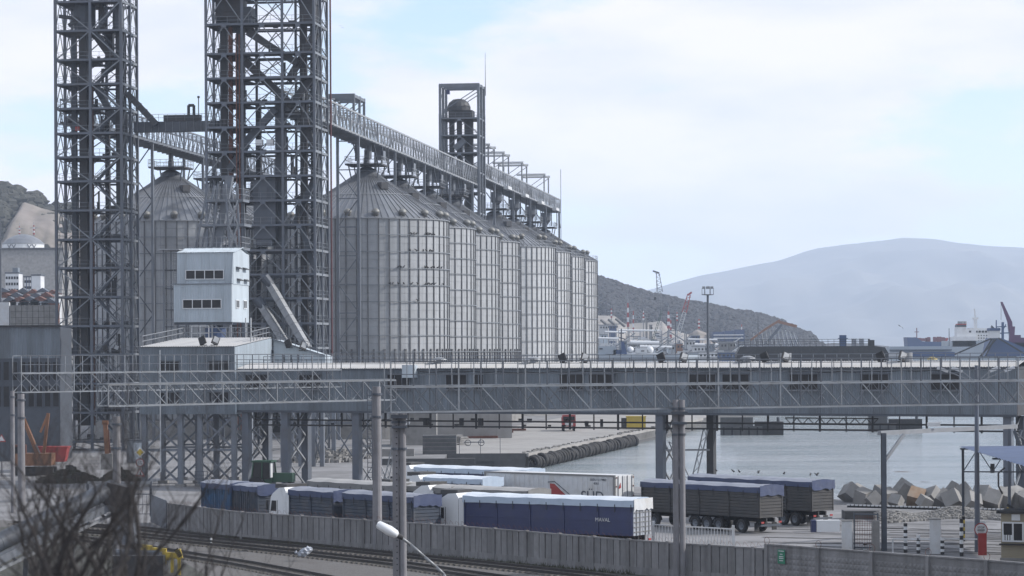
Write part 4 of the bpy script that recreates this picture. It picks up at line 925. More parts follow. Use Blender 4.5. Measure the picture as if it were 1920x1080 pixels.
# ---------------------------------------------------------------- lattice walkways over the railway
def walkway(name, label, a, b, zb, zm, zt_, wd, sp, m, dark):
    a = Vector(a); b = Vector(b); dr = (b - a); ln = dr.length; rz = math.atan2(dr.y, dr.x); t = thing(name, label, 'walkway', a, rz, 'lattice walkways over the railway')
    n = round(ln / sp)
    for y in (0, wd):
        for z, q in ((zb, .11), (zm, .11)): pbar(t, 'chord', (0, y, z), (ln, y, z), q, m, q)
    far = MB(); tie = MB()
    for k in range(n + 1):
        x = ln * k / n; pbar(t, 'post', (x, 0, zb), (x, 0, zt_), .075, dark if k % 3 else m)
        far.bar((x, wd, zb), (x, wd, zt_), .05); tie.bar((x, 0, zm + .02), (x, wd, zm + .02), .06); tie.bar((x, 0, zb), (x, wd, zb), .06)
        if k < n:
            x2 = ln * (k + 1) / n; pbar(t, 'diagonal', (x, 0, zm), (x2, 0, zb), .065, dark if k % 2 else m); far.bar((x, wd, zb), (x2, wd, zm), .05); far.bar((x, wd, zm), ((x + x2) / 2, 0.2, zb), .04)
    pbar(t, 'handrail', (0, 0, zt_), (ln, 0, zt_), .07, dark); pbar(t, 'handrail', (0, 0, (zt_ + zm) / 2), (ln, 0, (zt_ + zm) / 2), .05, dark); pbar(t, 'handrail', (0, wd, zt_), (ln, wd, zt_), .06, m)
    far.build('far_truss', m, t, 'stuff'); tie.build('cross_ties', m, t, 'stuff')
    mb = MB().bb(0, ln, .15, wd - .15, zm + .06, zm + .1); mb.build('deck', M['truss'], t)
    return t
A_ = (xat(733, 158, 11), 158, 0); A2 = (xat(1945, 173, 11), 173, 0)
walkway('lattice_walkway', 'front lattice walkway with dark handrail spanning the right half in front of the gallery', A_, A2, 10.46, 11.95, 13.46, 1.3, 1.42, M['truss'], M['steel'])
walkway('lattice_walkway', 'middle lattice walkway between the old pole at the left and the pair of round poles', (xat(203, 179, 11), 179, 0), (xat(742, 198, 11), 198, 0), 10.5, 11.95, 12.0, 1.2, 1.7, M['truss'], M['steel'])
walkway('lattice_walkway', 'farther lattice walkway at the left in front of the transfer building', (xat(40, 240, 11), 240, 0), (xat(640, 268, 11), 268, 0), 10.6, 12.3, 13.9, 1.3, 1.9, M['truss'], M['steel'])
def cpole(px, d, zt_, r0, r1, label, m='pole', fittings=True, zb=0, n=14):
    t = thing('concrete_pole', label, 'pole', (xat(px, d, 5), d, 0), 0, 'poles beside the railway')
    mb = MB().tube((0, 0, zb), (0, 0, zt_), r0, r1, n=n); mb.build('shaft', M[m], t, smooth=False)
    if fittings:
        for z in (zt_ - .6, zt_ - 2.2): mb = MB().tube((0, 0, z), (0, 0, z + .14), r0 + .05, n=n); mb.build('clamp', M['steel'], t)
    return t
p = cpole(742.5, 159, 10.4, .21, .2, 'left shaft of the tall twin concrete pole nearest the middle of the frame', zb=0)
mb = MB()
for q in range(26): mb.bb(.02, .1, -.24, -.2, 1 + q * .36, 1.06 + q * .36)
mb.build('bolts', M['black'], p, 'stuff')
cpole(755.5, 159, 10.4, .21, .2, 'right shaft of the tall twin concrete pole nearest the middle of the frame')
cpole(707, 189, 11.6, .34, .30, 'round concrete pole left of the twin pole, with a step ladder on its side')
mb = MB(); lp = bpy.context.scene.objects[-1]
t = thing('pole_ladder', 'thin rung ladder fixed to the round concrete pole', 'ladder', (xat(695, 188.5, 5), 188.5, 0))
mb = MB()
for x in (-.2, .12): mb.bar((x, 0, 5), (x, 0, 11.4), .05)
mb.build('rails', M['steel'], t)
for q in range(18): pbar(t, 'rung', (-.2, 0, 5.2 + q * .34), (.12, 0, 5.2 + q * .34), .04, M['steel'])
cpole(1267.5, 164, 11.0, .19, .18, 'left shaft of the twin concrete pole in front of the grey trucks')
cpole(1279.5, 164, 11.0, .19, .18, 'right shaft of the twin concrete pole in front of the grey trucks')
for px, d in ((749, 158.6), (1273.5, 163.6)):
    t = thing('pole_bracket', 'steel bracket tying the twin pole %s to the walkway' % ('left of the trucks' if px < 1000 else 'in front of the grey trucks'), 'bracket', (xat(px, d, 10), d, 10))
    MB().bb(-.5, .5, -.3, .3, .1, .3).bb(-.45, .45, -.28, .28, -.5, -.35).build('plates', M['steel'], t)
cpole(219, 180, 9.8, .30, .26, 'thick weathered concrete pole behind the bare branches at the left')
cpole(40, 238, 10.5, .36, .30, 'plain concrete pole near the left edge')
cpole(24, 236, 10.8, .2, .18, 'thin pale post just left of the plain concrete pole')
t = thing('steel_mast', 'slim blue-grey steel mast carrying the stop sign and a cluster of lamps', 'mast', (xat(1832, 184, 5), 184, 0))
MB().tube((0, 0, 0), (0, 0, 12.9), .2, .13, n=10).build('shaft', M['steel_blue'], t)
for dx_, a in ((-2.0, .3), (-1.0, .5), (.9, .4), (1.9, .2)):
    MB().bar((0, 0, 11.7), (dx_, -.1, 12.5), .07).build('lamp_arm', M['galv'], t); MB().bar((dx_, -.1, 12.5), (dx_ + (.7 if dx_ > 0 else -.7), -.1, 12.75), .32, .2).build('lamp_head', M['white'], t)
# ---------------------------------------------------------------- floodlights
def flood(px, d, z, lab, face):
    t = thing('floodlight', lab, 'floodlight', (xat(px, d, z), d, z), 0, 'square floodlights')
    a = R(25) * face
    o = MB().box((0, 0, .55), (.75, .22, .85)).build('housing', M['black'], t); o.rotation_euler = (R(-15), a, R(20) * face)
    o2 = MB().box((0, -.125, .62), (.58, .03, .62)).build('glass', M['galv'] if face > 0 else M['glass'], t); o2.rotation_euler = (R(-15), a, R(20) * face)
    MB().bar((0, 0, 0), (.05 * face, 0, .3), .07).bb(-.35, .35, -.06, .06, -.03, .05).build('bracket', M['black'], t); return t
pl = [(1058, 1093, 'above the gallery in line with the far silos'), (1243, 1279, 'above the gallery left of the black dock'), (1437, 1470, 'in front of the black dock'), (1655, 1690, 'at the right end of the black dock')]
for a, b, w_ in pl:
    for px, fc, sd_ in ((a, -1, 'left'), (b, 1, 'right')):
        s = gs(px); pt = GA + GDIR * s; flood(px, pt.y - .2, 12.9, '%s one of the floodlight pair %s' % (sd_, w_), fc)
for px, d, z, fc, lb in ((382, 280.5, 14.9, -1, 'left floodlight on the transfer building roof edge'), (401, 280.5, 14.9, 1, 'right floodlight on the transfer building roof edge'), (543, 296, 14.6, -1, 'left floodlight by the sloping conveyor house'), (566, 296, 14.3, 1, 'right floodlight by the sloping conveyor house'), (199, 384, 14.4, -1, 'dark floodlight low on the left lift tower'), (215, 384, 14.4, 1, 'pale floodlight low on the left lift tower')):
    flood(px, d, z, lb, fc)
# ---------------------------------------------------------------- railway and concrete fence
FP = [G(317, 994), G(450, 1013), G(860, 1044), G(1200, 1077)]
FP.append(Vector((xat(1433, 160, 1), 160, 0))); FP.append(FP[-1] + (FP[-1] - FP[-2]).normalized() * 4.2); FP2 = [Vector((xat(1437, 160, 1), 159.6, 0)), Vector((xat(1920, 144.5, 1), 144.5, 0)), Vector((xat(2450, 130, 1), 130, 0))]
def walk(pts, step):
    out = [Vector(pts[0])]; acc = 0; prev = Vector(pts[0])
    for b in pts[1:]:
        b = Vector(b); seg = b - prev
        while acc + seg.length >= step:
            prev = prev + seg.normalized() * (step - acc); out.append(prev.copy()); seg = b - prev; acc = 0
        acc += seg.length; prev = b
    return out
FEN = thing('concrete_fence', 'long grey concrete slab fence with narrow grooved slabs beside the tracks', 'fence', FP[0])
o0 = FP[0]; pts = walk(FP, 3.5); rnd = random.Random(8)
slab = MB().hexa([(0, -.05, 0), (.59, -.05, 0), (.59, .05, 0), (0, .05, 0), (0.02, -.05, 1.62), (.57, -.05, 1.62), (.57, .05, 1.62), (.02, .05, 1.62)]).mesh('fence_slab', M['fence'])
wire = MB()
for a, b in zip(pts, pts[1:]):
    rz = math.atan2(b.y - a.y, b.x - a.x); d = (b - a).normalized(); c = a - o0; n_ = Vector((d.y, -d.x, 0)); tl = rnd.uniform(-.02, .02)
    pbox(FEN, 'fence_post', c + Vector((0, 0, 1.1)), (.24, .26, 2.2), M['fence'], rz)
    pbox(FEN, 'backing', c + d * 1.75 - n_ * .03 + Vector((0, 0, 1.25)), (3.26, .04, 1.6), M['concrete_dark'], rz)
    pbox(FEN, 'plinth', c + d * 1.75 + Vector((0, 0, .22)), (3.26, .18, .46), M['fence'], rz)
    pbox(FEN, 'top_rail', c + d * 1.75 + Vector((0, 0, 2.1)), (3.26, .17, .1), M['fence'], rz)
    for k in range(5):
        s = c + d * (.14 + k * .645) + Vector((0, 0, .45)); o = inst(slab, 'fence_slab', FEN, loc=s + n_ * rnd.uniform(-.015, .015), rot=(0, 0, rz + rnd.uniform(-.02, .02)))
    for q in range(6):
        p = c + d * (q * .6 + .2); r = .12; 
        wire.path([p + Vector((0, 0, 2.2)), p + d * .1 + Vector((0, 0, 2.45)), p + d * .3 + Vector((0, 0, 2.33)), p + d * .42 + Vector((0, 0, 2.18))], .008, 3)
wire.build('barbed_wire', M['rust'], FEN, 'stuff')
FN2 = thing('concrete_fence', 'stretch of embossed concrete fence panels with the green notice at the lower right', 'fence', FP2[0])
pts = walk(FP2, 4.25); o0 = FP2[0]
def emb():
    mb = MB(); W, Hh, nx, nz = 4.05, 2.15, 12, 6; mb.bb(0, W, 0, .12, 0, Hh)
    for i in range(nx):
        for j in range(1, nz - 1):
            x0 = .12 + (W - .24) * i / nx; x1 = x0 + (W - .24) / nx; z0 = .1 + (Hh - .2) * j / nz; z1 = z0 + (Hh - .2) / nz; m = ((x0 + x1) / 2, -.05, (z0 + z1) / 2)
            mb.add([(x0, -.002, z0), (x1, -.002, z0), (x1, -.002, z1), (x0, -.002, z1), m], [(0, 1, 4), (1, 2, 4), (2, 3, 4), (3, 0, 4)])
    return mb.mesh('embossed_panel', M['fence'])
ep = emb()
for a, b in zip(pts, pts[1:]):
    rz = math.atan2(b.y - a.y, b.x - a.x); d = (b - a).normalized(); c = a - o0
    inst(ep, 'fence_panel', FN2, loc=c + d * .1 + Vector((0, 0, .2)), rot=(0, 0, rz)); pbox(FN2, 'fence_post', c + Vector((0, -.02, 1.22)), (.22, .26, 2.44), M['fence'], rz)
    pbox(FN2, 'coping', c + d * 2.12 + Vector((0, .05, 2.4)), (4.0, .2, .09), M['fence'], rz)
    mb = MB(); n = 10; up = Vector((0, 0, 1)); cc = c + Vector((0, 0, 2.62)); mb.path([cc + d * (.22 * math.cos(q / n * 5 - 1)) + up * (.22 * math.sin(q / n * 5 - 1)) for q in range(n + 1)], .014, 4); mb.build('wire_bracket', M['rust'], FN2)
# green notice
NT = thing('fence_notice', 'small green and white notice fixed to the first embossed fence panel', 'sign', G(1468, 1045, 1.4) * 0 + Vector((xat(1470, 157.6, 1.5), 157.6, 1.55)), math.atan2(FP2[1].y - FP2[0].y, FP2[1].x - FP2[0].x))
NT.location = FP2[0] + (FP2[1] - FP2[0]).normalized() * 1.25 + Vector((-.05, -.17, 1.75))
MB().bb(-.3, .3, -.01, .01, -.42, .42).build('plate', M['green'], NT)
for z, w_ in ((.33, .46), (.14, .2), (0, .36), (-.1, .36), (-.24, .3)): pbox(NT, 'print_line', (0, -.015, z), (w_, .01, .05), M['white'])
for w0_, zz in ((.4, -.1),): pass
# plate of darker fence and gate at the left end
GT = thing('yard_gate', 'rusty grey mesh gate with an arch beam at the left end of the slab fence', 'gate', G(250, 960))
g0 = GT.location; 
for px in (165, 245, 283): 
    q = G(px, 968) - g0; pbar(GT, 'gate_post', (q.x, q.y, 0), (q.x, q.y, 3.0), .2, M['steel'])
a = G(165, 968) - g0; b = G(283, 968) - g0; pbar(GT, 'top_beam', (a.x, a.y, 2.9), (b.x, b.y, 2.9), .22, M['galv'])
for k in range(16): p = a.lerp(b, k / 15); pbar(GT, 'gate_bar', (p.x, p.y, .2), (p.x, p.y, 1.9), .03, M['steel'])
for z in (.2, 1, 1.9): pbar(GT, 'gate_rail', (a.x, a.y, z), (b.x, b.y, z), .06, M['steel'])
a = G(283, 980); b = FP[0]; DP = thing('steel_hoarding', 'plain dark metal hoarding sheet closing the left end of the slab fence', 'hoarding', a)
MB().bar((0, 0, 1.2), b - a + Vector((-.2, 0, 1.2)), .06, 2.3).build('sheet', M['steel'], DP)
for k in range(5): p = (b - a) * k / 5; pbar(DP, 'seam', p + Vector((0, -.05, .1)), p + Vector((0, -.05, 2.3)), .05, M['dark_duct'])
# ballast and soil sheets
def gp(lst): return [P2(G(*p)) for p in lst]
sheet('ballast', gp([(-400, 985), (0, 975), (262, 992), (600, 1024), (860, 1052), (1200, 1090), (1500, 1150), (1500, 1500), (-1500, 1500), (-900, 1050)]), .005, M['ballast'])
sheet('verge', gp([(290, 996), (450, 1013.5), (860, 1044.5), (1200, 1078), (1500, 1100), (2400, 1100), (2400, 1300), (1600, 1250), (1190, 1088), (860, 1054), (600, 1027), (300, 1000)]), .011, M['soil'])
tracks = [[(40, 982), (262, 995), (360, 1007), (600, 1030), (860, 1057), (1100, 1083), (1400, 1125)], [(60, 993), (262, 1008), (360, 1019), (540, 1038), (735, 1060), (1000, 1098), (1300, 1145)],
          [(120, 1010), (262, 1030), (360, 1046), (460, 1062), (620, 1092), (900, 1150)]]
for ti, (tr, lb) in enumerate(zip(tracks, ('railway track closest to the slab fence', 'second railway track from the slab fence', 'third railway track, lowest in the frame'))):
    T = thing('railway_track', lb, 'track', G(*tr[0]), 0, 'railway tracks'); o0 = T.location.copy(); c = [G(*p) - o0 for p in tr]
    pts = walk(c, .62); sl_ = MB(); rails = [MB(), MB()]; tie = MB()
    for i, p in enumerate(pts):
        q = pts[min(i + 1, len(pts) - 1)]; r = pts[max(i - 1, 0)]; d = (q - r).normalized(); n_ = Vector((-d.y, d.x, 0)); rz = math.atan2(d.y, d.x)
        sl_.box((p.x, p.y, .05), (.24, 2.6, .1), rz)
        if i:
            for k, s in enumerate((-.78, .78)):
                rails[k].bar(pr[k] , p + n_ * s + Vector((0, 0, .2)), .08, .17)
        pr = [p + n_ * s + Vector((0, 0, .2)) for s in (-.78, .78)]
    sl_.build('sleepers', M['sleeper'], T, 'stuff')
    for k in (0, 1): rails[k].build('rail', M['rail'], T)
# stones and rubble scattered along the verge
rnd = random.Random(21); mb = MB()
for _ in range(2600):
    t = rnd.random(); a = G(300 + 900 * t, 1000 + 88 * t); s = rnd.uniform(.03, .14); p = a + Vector((rnd.uniform(-.8, .8), rnd.uniform(-1.2, 1.4), s * .3)); mb.box(p, (s * 1.5, s, s * .8), rnd.random() * 3)
tag(mb.build('rubble', M['ballast'], None, 'stuff'), 'loose stones along the foot of the slab fence', 'rubble')
mb = MB()
for _ in range(1500):
    t = rnd.random(); p = FP[0].lerp(FP[1], t) if rnd.random() < .25 else FP[1].lerp(FP[3], t); p = p + Vector((-.35 + rnd.uniform(-.3, .2), -.35 + rnd.uniform(-.4, .1), 0)); h = rnd.uniform(.1, .4)
    mb.add([p + Vector((-.03, 0, 0)), p + Vector((.03, 0, 0)), p + Vector((rnd.uniform(-.15, .15), rnd.uniform(-.1, .1), h))], [(0, 1, 2)])
M['grass'] = pmat('dry_grass', (.055, .055, .035), .9, 0, .4, 4); tag(mb.build('grass', M['grass'], None, 'stuff'), 'tufts of dry grass along the fence foot', 'grass')
def tpost(px, py, h, n, lb, r=.12, gid='black and white striped posts'):
    t = thing('striped_post', lb, 'post', G(px, py), 0, gid)
    for k in range(n): MB().tube((0, 0, h * k / n), (0, 0, h * (k + 1) / n - .002), r, n=10).build('stripe', M['white_clean'] if k % 2 else M['black'], t)
    return t
tpost(396, 1024, .75, 5, 'short black and white marker post between the tracks and slab fence', .08)
# bag lying on the sleepers
BG = thing('white_bag', 'lumpy white sack lying on the second track left of the street lamp', 'sack', G(572, 1052))
mb = MB(); n = 12
for i in range(7):
    t = i / 6; r = .33 * math.sin(math.pi * (t * .86 + .07)) + .05; cx_ = -.5 + t * 1.0
    for k in range(n): a = 2 * math.pi * k / n; q = 1 + .28 * math.sin(3 * a + i * 2.3); mb.v.append((cx_, r * q * math.cos(a), .45 + t * .35 + r * .8 * q * math.sin(a)))
for i in range(6):
    for k in range(n): mb.f.append((i * n + k, i * n + (k + 1) % n, (i + 1) * n + (k + 1) % n, (i + 1) * n + k))
mb.f += [tuple(range(n)), tuple(range(6 * n, 7 * n))]
mb.build('body', M['tarp_grey'], BG); MB().lathe([(0, .3), (.12, .1), (.05, 0)], 8, (-.6, 0, .45)).build('tied_neck', M['tarp_grey'], BG)
# ---------------------------------------------------------------- street lamp in the near foreground
SL = thing('street_lamp', 'white street lamp head on a curved grey arm, close at the bottom centre', 'lamp', (xat(843, 100, 0), 100, 0))
pl_ = [at(x, y, 100) - SL.location for x, y in ((744, 1002), (770, 1021), (796, 1044), (818, 1063), (832, 1076), (839, 1092), (842, 1120), (843, 1200))]
MB().path([*pl_, Vector((0, 0, 0))], .055, 10).build('arm', M['galv'], SL, smooth=True)
a = at(707, 982, 100) - SL.location; b = at(746, 1004, 100) - SL.location
mb = MB(); d = (b - a); u = d.normalized(); v_ = Vector((0, 1, 0)); w_ = u.cross(v_)
secs = [(0, .10), (.06, .19), (.6, .24), (.9, .2), (1, .12)]; n = 12
for t, r in secs:
    for k in range(n): q = 2 * math.pi * k / n; p = a + d * t + v_ * (r * 1.1 * math.cos(q)) + w_ * (r * .8 * math.sin(q)); mb.v.append(tuple(p))
for i in range(4):
    for k in range(n): mb.f.append((i * n + k, i * n + (k + 1) % n, (i + 1) * n + (k + 1) % n, (i + 1) * n + k))
mb.f += [tuple(range(n)), tuple(range(4 * n, 5 * n))]; mb.build('lamp_head', M['white_clean'], SL, smooth=True)
MB().tube(b - u * .05, b + u * .22, .12, .08, n=10).build('collar', M['black'], SL)
# ---------------------------------------------------------------- trucks
def wheel_mesh():
    ty = MB().lathe([(.30, -.15), (.5, -.15), (.53, -.08), (.53, .08), (.5, .15), (.30, .15)], 22).mesh('tyre', M['rubber'])
    ri = MB().lathe([(.31, -.1), (.31, .12), (.24, .1), (.12, .02), (.09, .08), (0, .08)], 16).mesh('rim', M['steel_light']); return ty, ri
TY, RI = wheel_mesh()
def wheel(root, x, y, r=.53):
    w_ = inst(TY, 'wheel', root); w_.matrix_local = Matrix.Translation((x, y, r)) @ Matrix.Rotation(R(-90) if y > 0 else R(90), 4, 'X')
    ri = inst(RI, 'rim', w_)
def side_panel_mesh(w_, h, style, m):
    mb = MB()
    if style == 'plank':
        n = 8
        for k in range(n): z = h * k / n; mb.add([(0, 0, z), (w_, 0, z), (w_, .035, z + .04), (0, .035, z + .04), (w_, .035, z + h / n - .06), (0, .035, z + h / n - .06), (w_, 0, z + h / n - .02), (0, 0, z + h / n - .02)], [(0, 1, 2, 3), (3, 2, 4, 5), (5, 4, 6, 7)])
    elif style == 'vert':
        n = max(3, round(w_ / .32)); 
        for k in range(n): x = w_ * k / n; mb.bb(x + .05, x + .2, 0, .05, 0, h)
        mb.bb(0, w_, -.02, .0, 0, h)
    else:
        mb.bb(0, w_, 0, .02, 0, h)
        for z in (h * .0 + .02, h * .5, h * .97): mb.bb(0, w_, .02, .055, z - .03, z + .03)
        for z in (.25, .4, .75, .88): mb.bb(0, w_, .02, .03, z * h, z * h + .02)
    return mb.mesh('side_panel', m)
def truck(name, label, cat, px, py, alpha, L_, tarp, side, style='plank', cab=True, ztop=3.9, zh=.42, gap=0, Lc=0, rear=None, wheels=None, d=None, group='trucks parked in the yard'):
    hor = 660 - (px - 960) * SR; dd = d or (H - ztop) * F / (py - hor)
    c = Vector((xat(px, dd, ztop), dd, 0)); al = R(alpha); root = thing(name, label, cat, c + Vector((math.sin(al), math.cos(al), 0)) * 1.25, math.pi - al, group)
    rnd = random.Random(int(px)); rear = rear or side
    zb_, zt_ = 1.2, ztop - zh - .24; hs = zt_ - zb_
    MB().bb(.02, L_ - .02, -1.22, 1.2, zb_ + .02, zt_).build('box_body', M[side], root)
    npn = max(2, round(L_ / 3.1)); pw = L_ / npn
    me = side_panel_mesh(pw - .12, hs, style, M[side])
    for k in range(npn):
        a = inst(me, 'side_panel', root, loc=(k * pw + .06, 1.2, zb_)); b = inst(me, 'side_panel', root, loc=((k + 1) * pw - .06, -1.22, zb_), rot=(0, 0, math.pi))
    for k in range(npn + 1): pbox(root, 'side_post', (min(max(k * pw, .06), L_ - .06), 1.245, (zb_ + zt_) / 2), (.11, .1, hs), M[side]); 
    # rear
    if rear == 'doors':
        for y in (-.62, .62):
            MB().bb(-.05, 0, y - .6, y + .6, zb_, zt_).build('rear_door', M['tarp_grey'], root)
            for z in range(6): pbox(root, 'door_rib', (-.07, y, zb_ + .25 + z * hs / 6), (.05, 1.1, .07), M['tarp_beige'])
            for q in (-.25, .25): pbar(root, 'lock_rod', (-.09, y + q, zb_), (-.09, y + q, zt_), .05, M['galv'])
    else:
        for z in range(8): pbox(root, 'tailgate_plank', (-.02, 0, zb_ + hs * (z + .5) / 8), (.06, 2.36, hs / 8 - .04), M[rear])
        for y in (-1.2, 1.2): pbox(root, 'corner_post', (-.03, y, (zb_ + zt_) / 2), (.1, .1, hs), M[rear])
    # tarpaulin, slightly wavy ridge with a hem over the side
    mb = MB(); nx = 26; prof = [(-1.29, -.0), (-1.29, zh), (-.7, zh + .16), (0, zh + .2), (.7, zh + .16), (1.30, zh), (1.30, -.0)]
    for i in range(nx + 1):
        x = -.1 + (L_ + .2) * i / nx; sag = .022 * math.cos(i * 2 * math.pi / (nx / npn)) + rnd.uniform(-.012, .012)
        for (y, z) in prof: mb.v.append((x, y * (1 + rnd.uniform(-.004, .004)), zt_ - .02 + z + (sag if z > .1 else rnd.uniform(-.02, .02))))
    np_ = len(prof)
    for i in range(nx):
        for k in range(np_ - 1): mb.f.append((i * np_ + k, i * np_ + k + 1, (i + 1) * np_ + k + 1, (i + 1) * np_ + k))
    mb.f += [tuple(range(np_))[::-1], tuple(range(nx * np_, (nx + 1) * np_))]
    mb.build('tarpaulin', M[tarp], root)
    for k in range(npn * 2 + 1): pbox(root, 'tarp_strap', (min(max(k * pw / 2, .1), L_ - .1), 1.315, zt_ - .12), (.05, .02, .55), M['black'])
    for y in (-.95, .95): pbox(root, 'mud_flap', (.55, y, .5), (.04, .5, .6), M['rubber'])
    # folds of the rear flap
    fl = MB(); nf = 9
    for k in range(nf + 1):
        y = -1.3 + 2.6 * k / nf; x = -.13 - rnd.uniform(0, .035); fl.v += [(x, y, zt_ + zh + .1), (x - .02, y, zt_ - .15 - rnd.uniform(0, .22))]
    for k in range(nf): fl.f.append((2 * k, 2 * k + 1, 2 * k + 3, 2 * k + 2))
    fl.build('rear_flap', M[tarp] if rear != 'doors' else M['white'], root)
    # chassis
    MB().bb(0, L_, -.5, -.36, .85, 1.18).bb(0, L_, .36, .5, .85, 1.18).build('chassis', M['black'], root)
    for x in (wheels or ([1.3, 2.6, 3.9, L_ - 1.6] if L_ > 9 else [1.2, L_ - 1.2])):
        for y in (1.06, -1.06): wheel(root, x, y)
        for y in (1.07,): 
            g_ = MB(); n = 8
            for k in range(n + 1): a = math.pi * k / n; g_.v += [(x + .64 * math.cos(a), y - .2, .56 + .6 * math.sin(a)), (x + .64 * math.cos(a), y + .17, .56 + .6 * math.sin(a))]
            for k in range(n): g_.f.append((2 * k, 2 * k + 1, 2 * k + 3, 2 * k + 2))
            g_.build('mudguard', M['black'], root)
    MB().bb(-.06, .08, -1.1, 1.1, .55, .7).build('rear_bumper', M['steel'], root)
    for y in (-.95, .95): pbox(root, 'tail_light', (-.08, y, .85), (.05, .3, .14), M['red'])
    MB().bb(L_ * .38, L_ * .6, .95, 1.1, .5, 1.05).build('side_guard', M['galv'], root)
    if cab: cabin(root, L_ + .55, cab if isinstance(cab, str) else 'white_clean')
    return root
def cabin(root, x0, m):
    # tall long-haul cab, front towards +x
    prof = [(0, .75), (2.15, .75), (2.25, 1.3), (2.22, 1.85), (1.98, 3.05), (1.7, 3.3), (.9, 3.75), (.2, 3.8), (0, 3.5)]
    b = MB().prism([(x0 + x, z) for x, z in prof], -1.18, 1.18).build('cab', M[m], root)
    for s in (-1, 1):
        y = 1.185 * s
        MB().add([(x0 + 1.25, y, 1.95), (x0 + 2.02, y, 1.95), (x0 + 1.86, y, 2.75), (x0 + 1.25, y, 2.75)] + [(x0 + 1.25, y - .02 * s, 1.95), (x0 + 2.02, y - .02 * s, 1.95), (x0 + 1.86, y - .02 * s, 2.75), (x0 + 1.25, y - .02 * s, 2.75)], [(0, 1, 2, 3), (4, 5, 6, 7)]).build('side_window', M['glass'], root)
        MB().bb(x0 + 1.1, x0 + 1.14, min(y, y + .012 * s), max(y, y + .012 * s), 1.0, 2.8).bb(x0 + 2.06, x0 + 2.1, min(y, y + .012 * s), max(y, y + .012 * s), 1.0, 1.9).build('door_seam', M['black'], root)
        MB().bb(x0 + 2.15, x0 + 2.3, y - .02 + .12 * s, y + .02 + .22 * s, 2.0, 2.75).build('mirror', M['black'], root)
        pbox(root, 'headlight', (x0 + 2.26, .85 * s, 1.0), (.06, .4, .18), M['galv'])
        MB().bb(x0 - .55, x0 - .05, y - .1, y, 1.0, 3.4).build('side_fairing', M[m], root)
    MB().add([(x0 + 2.235, -1.05, 1.95), (x0 + 2.235, 1.05, 1.95), (x0 + 2.03, 1.0, 2.95), (x0 + 2.03, -1.0, 2.95)], [(0, 1, 2, 3)]).build('windscreen', M['glass'], root)
    MB().bb(x0 + 2.24, x0 + 2.3, -.8, .8, 1.2, 1.7).build('grille', M['black'], root)
    MB().bb(x0 + .1, x0 + 2.35, -1.2, 1.2, .45, .78).build('bumper', M[m], root)
    MB().bb(x0 + .2, x0 + 1.7, -.95, .95, 3.7, 4.02).build('roof_deflector', M['truck_dark'], root)
    for x in (x0 + 1.3, x0 - 1.9):
        for y in (1.06, -1.06): wheel(root, x, y)
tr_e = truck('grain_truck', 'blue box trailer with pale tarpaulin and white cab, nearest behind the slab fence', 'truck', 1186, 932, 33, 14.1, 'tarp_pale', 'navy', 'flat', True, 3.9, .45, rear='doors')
lt = inst(text_mesh('MAVAL', .38, M['white'], ext=.008), 'lettering', tr_e); lt.matrix_local = Matrix.Translation((2.4, 1.31, 2.25)) @ Matrix.Rotation(math.pi, 4, 'Z') @ Matrix.Rotation(R(90), 4, 'X')
for o in [c for c in tr_e.children if c.name.startswith('chassis')]: pass
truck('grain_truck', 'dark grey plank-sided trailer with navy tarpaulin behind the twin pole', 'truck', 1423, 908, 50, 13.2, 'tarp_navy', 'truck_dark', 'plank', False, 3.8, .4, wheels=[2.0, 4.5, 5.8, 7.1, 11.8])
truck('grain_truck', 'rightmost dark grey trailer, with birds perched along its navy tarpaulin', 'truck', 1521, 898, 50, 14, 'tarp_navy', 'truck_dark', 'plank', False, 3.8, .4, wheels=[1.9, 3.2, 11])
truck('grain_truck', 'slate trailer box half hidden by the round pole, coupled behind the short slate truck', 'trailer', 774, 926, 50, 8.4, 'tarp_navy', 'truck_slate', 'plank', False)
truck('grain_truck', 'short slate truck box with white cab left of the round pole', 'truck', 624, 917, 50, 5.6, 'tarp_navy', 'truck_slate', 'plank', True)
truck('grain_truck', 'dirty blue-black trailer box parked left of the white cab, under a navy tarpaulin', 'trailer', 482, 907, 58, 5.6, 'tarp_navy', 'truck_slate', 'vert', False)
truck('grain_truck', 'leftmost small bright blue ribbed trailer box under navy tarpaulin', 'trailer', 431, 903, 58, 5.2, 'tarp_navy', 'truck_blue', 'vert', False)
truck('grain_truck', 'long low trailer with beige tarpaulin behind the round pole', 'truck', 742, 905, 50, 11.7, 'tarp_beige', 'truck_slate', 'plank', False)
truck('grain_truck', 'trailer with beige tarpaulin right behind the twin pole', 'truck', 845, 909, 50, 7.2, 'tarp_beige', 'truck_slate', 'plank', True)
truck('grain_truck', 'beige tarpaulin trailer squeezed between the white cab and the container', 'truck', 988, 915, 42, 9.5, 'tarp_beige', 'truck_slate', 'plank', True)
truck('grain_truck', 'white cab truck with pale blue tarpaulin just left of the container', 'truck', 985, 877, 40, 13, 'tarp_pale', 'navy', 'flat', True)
truck('grain_truck', 'blue trailer with faded tarpaulin second in the row behind the twin pole', 'truck', 903, 893, 42, 6.5, 'tarp_pale', 'navy', 'flat', True)
